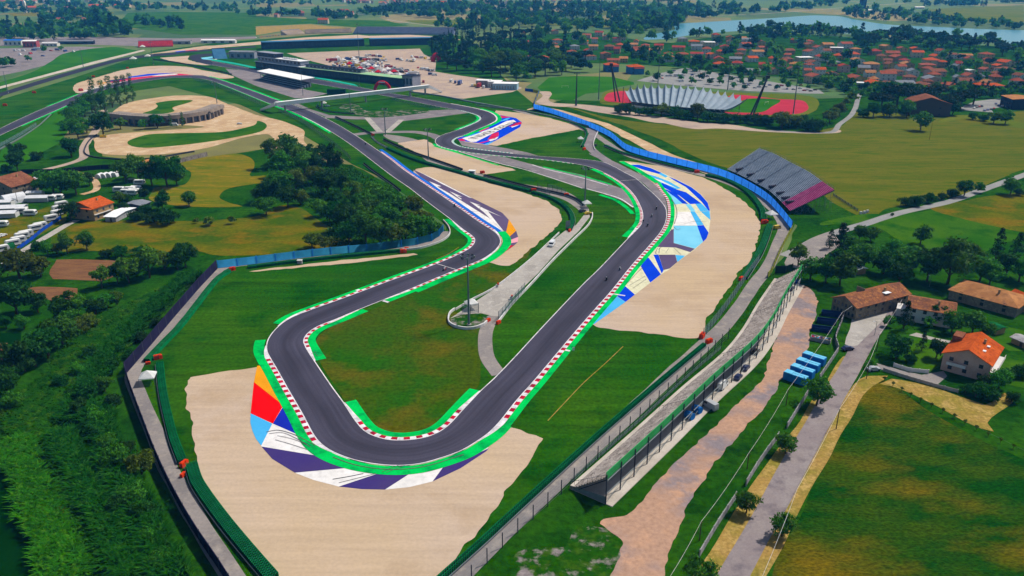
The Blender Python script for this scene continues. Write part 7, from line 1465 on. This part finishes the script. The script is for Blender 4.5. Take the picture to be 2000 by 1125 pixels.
for (a, b, c, where, suit) in BIKES:
    p = gv(*a); rz = head(a, b); z0 = .024*6+.01
    t = thing('motorcycle', f'{"red and white" if c == "red" else "dark"} racing motorcycle {where}', 'motorcycle', (p.x, p.y, z0), rz, 'racing motorcycles', (1.15,)*3)
    for x in (-.7, .75): link('wheel', BW, t, (x, 0, .31))
    obj_mat(link('fairing', BF, t), 'm_fairing_red' if c == 'red' else 'm_fairing_dark'); link('tail', BT, t); link('fork', BK, t); link('exhaust', BX, t)
    r = tag(link('person', RIDER, None, (p.x, p.y, z0), rz, (1.15,)*3), f'rider in {"pale" if "white" in suit else "dark"} leathers crouched on motorcycle {where}', 'person', 'motorcycle riders'); obj_mat(r, suit); link('helmet', HELM, r)
# ================================================================ SMALL THINGS: POLES, WIRES, VINES, BOARDS
def wire(label, tops, sag=.8):
    b = MB()
    for a, c in zip(tops[:-1], tops[1:]):
        pr = None
        for k in range(13):
            f = k/12; p = a.lerp(c, f); p.z -= sag*4*f*(1-f)
            if pr is not None: b.tube(pr, p, .04, n=3, cap=False)
            pr = p
    tag(b.build('cable', 'm_white_wall'), label, 'cable')
def pole(label, px, top, group='wooden cable poles', m='m_bark', r=.14):
    p = gv(*px); h = max(4., height(px[0], px[1], top)); t = thing('cable_pole', label, 'pole', (p.x, p.y, 0), group=group); MB().tube((0, 0, 0), (0, 0, h), r, r*.7, n=6).build('shaft', m, parent=t); MB().tube((-.5, 0, h-.3), (.5, 0, h-.3), .05, n=4).build('crossbar', m, parent=t); return Vector((p.x, p.y, h))
P1 = [pole('nearest cable pole beside the pale concrete wall', (1366,1056), 1018), pole('second cable pole beside the pale concrete wall', (1459,916), 884), pole('third cable pole below the blue skips', (1535,792), 760), pole('cable pole by the farmhouse corner', (1640,640), 610)]
wire('thin pale cable strung above the concrete wall', [Vector((g(1290,1190)[0], g(1290,1190)[1], P1[0].z))]+P1+[Vector((*g(1690,600), 6.5))])
P2 = [pole('nearest pole on the right verge of the village road', (1633,838), 798, 'poles on the right verge'), pole('second pole on the right verge, by the villa drive', (1692,740), 704, 'poles on the right verge'), pole('third pole on the right verge, by the dark trees', (1712,685), 652, 'poles on the right verge'), pole('fourth pole on the right verge, by the white house', (1757,610), 585, 'poles on the right verge')]
wire('pale cable along the right verge of the village road', [Vector((*g(1480,1180), P2[0].z)), Vector((*g(1550,1000), P2[0].z))]+P2)
pole('thin pole in the olive field', (1815,273), 241, 'field poles'); pole('pole above the camp lawn', (246,357), 332, 'field poles'); pole('pole by the caravan row', (119,428), 402, 'field poles'); pole('pole beside the camp lane', (35,397), 375, 'field poles')
def lamp(label, px, top, group='street lamps'):
    p = gv(*px); h = max(5., height(px[0], px[1], top)); t = thing('street_lamp', label, 'lamp', (p.x, p.y, 0), group=group); MB().tube((0, 0, 0), (0, 0, h), .1, .06, n=6).build('post', 'm_steel', parent=t); MB().tube((0, 0, h), (-1., -.2, h+.15), .05, n=4).build('arm', 'm_steel', parent=t); MB().box((-1.2, -.25, h+.15), (.7, .3, .15)).build('lamp_head', 'm_white_plastic', parent=t)
lamp('street lamp in the trees behind the farmhouse', (1708,510), 490); lamp('street lamp above the old farmhouse roof', (1815,560), 540)
lamp('street lamp on the forecourt of the farmhouse', (1708,655), 628)
# young vines and posts along the golden strip
vl = resample(linear(gl([(1727,744),(1790,782),(1860,815),(1925,850),(2000,888),(2060,915)]), False, 1.), 3.6)
vm = quads_mesh('leaves', crown_quads('shrub', 5, 60), 'm_leaf_olive')
for k, (x, y) in enumerate(vl):
    t = thing('vine', f'young staked vine on the dry golden strip, {ordinal_(k+1)} from the left', 'vine', (x, y, 0), k*1.3, 'young vines'); MB().tube((0, 0, 0), (.05, 0, 1.7), .07, .05, n=5).build('stake', 'm_bark', parent=t); link('leaves', vm, t, (0, 0, .7), None, (.55, .55, .6))
tb_ = MB()
for a, c in zip(vl[:-1], vl[1:]): tb_.tube((a[0], a[1], 1.2), (c[0], c[1], 1.2), .03, n=3, cap=False)
tag(tb_.build('cable', 'm_steel'), 'thin wire joining the young vines', 'cable')
# garden wall and drive of the villa
panel_fence('garden_wall', 'low white garden wall of the pink villa', 'wall', T('m',(980,625),(1100,665),(1250,680)), 1.4, 3., 'm_wall_white', 'm_wall_white', smooth=False)
panel_fence('garden_wall', 'pale retaining wall above the golden strip', 'wall', T('m',(900,660),(1050,710),(1320,790),(1480,830)), 1.2, 3.5, 'm_wall_grey', 'm_wall_grey', smooth=False)
field('driveway', T('m',(820,640),(960,660),(1320,770),(1400,700),(1370,660),(1200,690),(960,630),(850,600)), 'm_access_road', 3, 'grey drive up to the pink villa', smooth=False)
field('garden_path', T('m',(1100,380),(1160,360),(1300,400),(1460,430),(1470,450),(1290,420)), 'm_concrete', 4, smooth=False)
panel_fence('panel_fence', 'dark wire fence along the right field boundary', 'fence', T('i',(510,410),(700,530)), 1.4, 4., 'm_net', 'm_dark_steel', smooth=False)
for k, (x, y) in enumerate(((681,418),(688,417),(694,415))):
    p = gv(1000+x, y); b = MB(); t = thing('bollard_block', ['left','middle','right'][k]+' white concrete block at the country road bend', 'block', (p.x, p.y, 0), group='white concrete blocks'); MB().box((0, 0, .7), (1.3, 1.1, 1.4), taper=.85).build('block', 'm_white_wall', parent=t)
p = gv(1120,686); t = thing('marker_board', 'small white marker board beside the long kerb', 'board', (p.x, p.y, 0), .3); MB().box((0, 0, .9), (.8, .08, 1.2)).build('panel', 'm_white_plastic', parent=t)
for s in (-.3, .3): MB().tube((s, 0, 0), (s, 0, .4), .04, n=4).build('leg', 'm_steel', parent=t)
p = gv(586,515); t = thing('marshal_box', 'small grey marshal box on the thin gravel strip', 'box', (p.x, p.y, 0)); MB().box((0, 0, .8), (2., 1.2, 1.6)).build('wall', 'm_wall_grey', parent=t); MB().box((0, 0, 1.68), (2.3, 1.5, .15)).build('roof', 'm_white_wall', parent=t)
p = gv(922,341); t = thing('marshal_cabin', 'small white cabin on the middle service lane', 'cabin', (p.x, p.y, 0), -.2); MB().box((0, 0, 1.3), (4., 2.4, 2.6)).build('wall', 'm_wall_white', parent=t); MB().box((0, 0, 2.7), (4.4, 2.8, .2)).build('roof', 'm_flat_white', parent=t); MB().box((0, -1.22, 1.5), (2.4, .06, .9)).build('window', 'm_window', parent=t)
p = gv(1109,449); t = thing('sign_board', 'grey upright panel board at the infield barrier end', 'board', (p.x, p.y, 0), .5)
for k in range(3): MB().box((k*.9-.9, 0, 2.4), (.8, .12, 4.8)).build('panel', 'm_steel', parent=t)
for k, px in enumerate(((971,561),(998,585))):
    p = gv(*px); t = thing('marshal_post', ['red and white marshal post at the bend of the service strip','small post frame on the service strip'][k], 'post', (p.x, p.y, 0)); MB().box((0, 0, .6), (1., .8, 1.2)).build('base', 'm_white_wall', parent=t); MB().box((.4, 0, 1.5), (.7, .6, .8)).build('panel', 'm_orange_block', parent=t)
# pitch goals
for k, px in enumerate((T('X',(690,345))[0], T('Y',(1510,400))[0])):
    p = gv(*px); t = thing('football_goal', ['white goal on the training pitch','white goal on the stadium infield'][k], 'goal', (p.x, p.y, 0), .1 if k == 0 else .8, 'white goals')
    for a, c in (((-3.6, 0, 0), (-3.6, 0, 2.4)), ((3.6, 0, 0), (3.6, 0, 2.4)), ((-3.6, 0, 2.4), (3.6, 0, 2.4))): MB().tube(a, c, .12, n=5).build('bar', 'm_white_plastic', parent=t)
# ================================================================ REEDS AND ROUGH GROUND COVER
def blades(name, pts_fn, n, L_, m, label, seed, lean=.5, width=.09, cat='reeds'):
    r = np.random.default_rng(seed); P = pts_fn(n, r); n = len(P); a = r.uniform(0, 6.28, n); le = r.uniform(.6, 1.2, n)*L_; tl = r.uniform(.1, lean, n)
    d = np.stack([np.cos(a)*tl, np.sin(a)*tl, np.ones(n)], 1); u = np.stack([-np.sin(a), np.cos(a), np.zeros(n)], 1)*(width*r.uniform(.7, 1.4, n))[:, None]
    B0 = np.column_stack([P, np.zeros(n)]); M = B0+d*(le*.6)[:, None]; E_ = M+np.stack([np.cos(a)*tl*1.6, np.sin(a)*tl*1.6, np.full(n, .25)], 1)*(le*.55)[:, None]
    Q = np.concatenate([np.stack([B0-u, B0+u, M+u, M-u], 1), np.stack([M-u, M+u, E_+u*.2, E_-u*.2], 1)]); o = link(name, quads_mesh(name, Q, m)); o['kind'] = 'stuff'; o['label'] = label; o['category'] = cat
def band(pts, w):
    c = np.array(resample(catmull(gl(pts), False, 2.), 1.))
    def fn(n, r):
        i = r.integers(0, len(c)-1, n); t = r.random(n)[:, None]; q = c[i]*(1-t)+c[i+1]*t; d = c[i+1]-c[i]; d /= np.linalg.norm(d, axis=1)[:, None]; nn = np.stack([-d[:, 1], d[:, 0]], 1); off = (r.random(n)-.5)*w*(1+.25*np.sin(i*.23)+.15*np.sin(i*.71)); return q+nn*off[:, None]
    return fn
def area(poly, patch=.0, seed=0):
    G = np.array(gl(poly)); lo_, hi_ = G.min(0), G.max(0)
    def fn(n, r):
        out = []
        cen = r.uniform(lo_, hi_, (140, 2)); 
        while len(out) < n:
            q = r.uniform(lo_, hi_) if not patch or r.random() > patch else cen[r.integers(0, 140)]+r.normal(size=2)*5
            if in_poly(q[0], q[1], [tuple(k) for k in G]): out.append(q)
        return np.array(out)
    return fn
mat('m_reed', '#2e7408', '#246006', .3, '#4a7e14', .8, grain=.35, gscale=1.5); mat('m_reed_dark', '#1c560a', '#124406', .3, '#34681a', .8, grain=.35, gscale=1.5); mat('m_grass_blade', '#265002', '#3e5402', .02, '#6c6008', .035, grain=.4, gscale=1.); mat('m_ground_leaf', '#1c5004', '#2a6006', .1, '#446c0e', .3, grain=.4, gscale=1.)
blades('reed_bed', band([(22,872),(52,930),(80,1000),(108,1075),(135,1150)], 7.), 13000, 3.2, 'm_reed', 'bright green leafy row in the lower left corner', 1, .7, .2)
blades('reed_bed', band([(118,855),(150,920),(190,1000),(232,1085),(262,1150)], 4.6), 9000, 3.8, 'm_reed_dark', 'second leafy row right of the dark crop', 2, .7, .2)
blades('reed_bed', band([(90,850),(118,930),(150,1020),(190,1120)], 2.4), 3500, 1.6, 'm_reed', 'low leafy strip between the two rows', 3, .8, .16)
blades('reed_bed', band([(185,800),(218,880),(250,960),(292,1040),(340,1150)], 5.5), 9000, 4.4, 'm_reed_dark', 'tall reeds beside the lower left service road', 4, .6, .2)
blades('reed_bed', band([(378,538),(315,592),(252,655),(200,718),(165,775),(145,830)], 7.), 13000, 3.4, 'm_reed_dark', 'reed belt below the dark navy fence', 5, .6, .2)
blades('bramble', area([(150,640),(240,600),(330,560),(370,560),(240,690),(160,800),(90,870),(20,870),(0,800),(80,740)], .7), 22000, 1.7, 'm_ground_leaf', 'tangled green brambles on the left slope', 6, 1.2, .22, 'brambles')
blades('brushwood', area([(520,330),(560,270),(690,330),(760,370),(862,440),(840,460),(700,484),(640,478),(640,420),(560,390)], .6), 10000, 1.8, 'm_ground_leaf', 'green undergrowth in the wood by the left bend', 10, 1.1, .24, 'undergrowth')
# ================================================================ PLACE THE TREES
LOOK = {'broad': ('leafy mid green tree', 'tree'), 'dark': ('dense dark green tree', 'tree'), 'light': ('fresh light green tree', 'tree'), 'olive': ('olive toned bushy tree', 'tree'), 'pine': ('dark umbrella pine', 'tree'), 'cypress': ('slim dark cypress', 'tree'), 'poplar': ('upright grey green poplar', 'tree'), 'shrub': ('low green shrub', 'shrub'), 'conifer': ('dark pointed conifer', 'tree')}
NAME = {'pine': 'umbrella_pine', 'cypress': 'cypress_tree', 'poplar': 'poplar_tree', 'shrub': 'shrub', 'conifer': 'conifer_tree'}
def ordinal(n): return '%d%s' % (n, 'th' if 10 <= n % 100 <= 20 else {1: 'st', 2: 'nd', 3: 'rd'}.get(n % 10, 'th'))
treelist = sorted([t for t in TREES if t[3] != 'shrub'], key=lambda t: -t[2]); shrublist = sorted([t for t in TREES if t[3] == 'shrub'], key=lambda t: -t[2])
singles = treelist[:298]+shrublist[:260]; rest = treelist[298:]+shrublist[260:]
fam = {}
for t in singles: fam.setdefault((t[3], t[4]), []).append(t)
for (kind, place), L_ in fam.items():
    L_.sort(key=lambda t: t[0]); look, cat = LOOK[kind]
    for i, (x, y, w, k, pl) in enumerate(L_):
        R = w*mpp(x, y)/2/CW.get(kind, 1.0); p = gv(x, y); rr = random.Random(int(x*13+y*7)); n_ = len(L_)
        lb = f'{look} {place}' if n_ == 1 else f'{look} {place}, {"leftmost" if i == 0 else ("rightmost" if i == n_-1 else ordinal(i+1)+" from the left")}'
        t = thing(NAME.get(kind, 'tree'), lb, cat, (p.x, p.y, 0), rr.uniform(0, 6.28), f'{cat}s {place}')
        sz = rr.uniform(.88, 1.15)
        link('trunk', TRUNK[kind], t, (0, 0, 0), None, (R, R, R*sz)); link('crown', rr.choice(CROWN[kind]), t, (0, 0, CB[kind]*R*sz), rr.uniform(0, 6.28), (R, R, R*sz))
# the remaining small trees, too many to count, stay one mass per kind
LOW = {k: [crown_quads(k, 90+i, 110) for i in range(3)] for k in NV}
mass = {}
for x, y, w, k, pl in rest+FAR_TREES:
    R = w*mpp(x, y)/2/CW.get(k, 1.0); p = gv(x, y); a = random.uniform(0, 6.28); Q = random.choice(LOW[k]).copy()*1.0
    c, s = math.cos(a), math.sin(a); X = Q[:, :, 0]*c-Q[:, :, 1]*s; Y = Q[:, :, 0]*s+Q[:, :, 1]*c
    Q = np.stack([X*R+p.x, Y*R+p.y, (Q[:, :, 2]*random.uniform(.85, 1.15)+CB[k])*R], 2); mass.setdefault(k, []).append(Q)
for k, L_ in mass.items():
    o = link('woodland', quads_mesh('woodland', np.concatenate(L_), 'm_leaf_'+k)); o['kind'] = 'stuff'; o['label'] = f'distant mass of {LOOK[k][0]}s in hedgerows and woods'; o['category'] = 'woodland'
# ================================================================ HAZE OF THE WARM AIR
hz = MB(); hz.box((0, 7250, 62), (29000, 18500, 128)); ho = hz.build('haze'); ho['kind'] = 'stuff'; ho['label'] = 'thin blue summer haze over the plain'; ho['category'] = 'haze'
hmat = bpy.data.materials.new('m_haze'); hmat.use_nodes = True; N = hmat.node_tree.nodes; N.remove(N['Principled BSDF']); pvn = N.new('ShaderNodeVolumePrincipled'); pvn.inputs['Color'].default_value = (.06, .40, 1., 1); pvn.inputs['Density'].default_value = .00011; pvn.inputs['Anisotropy'].default_value = 0.; pvn.inputs['Absorption Color'].default_value = (1, 1, 1, 1)
hmat.node_tree.links.new(pvn.outputs[0], N['Material Output'].inputs['Volume']); ho.data.materials.append(hmat)
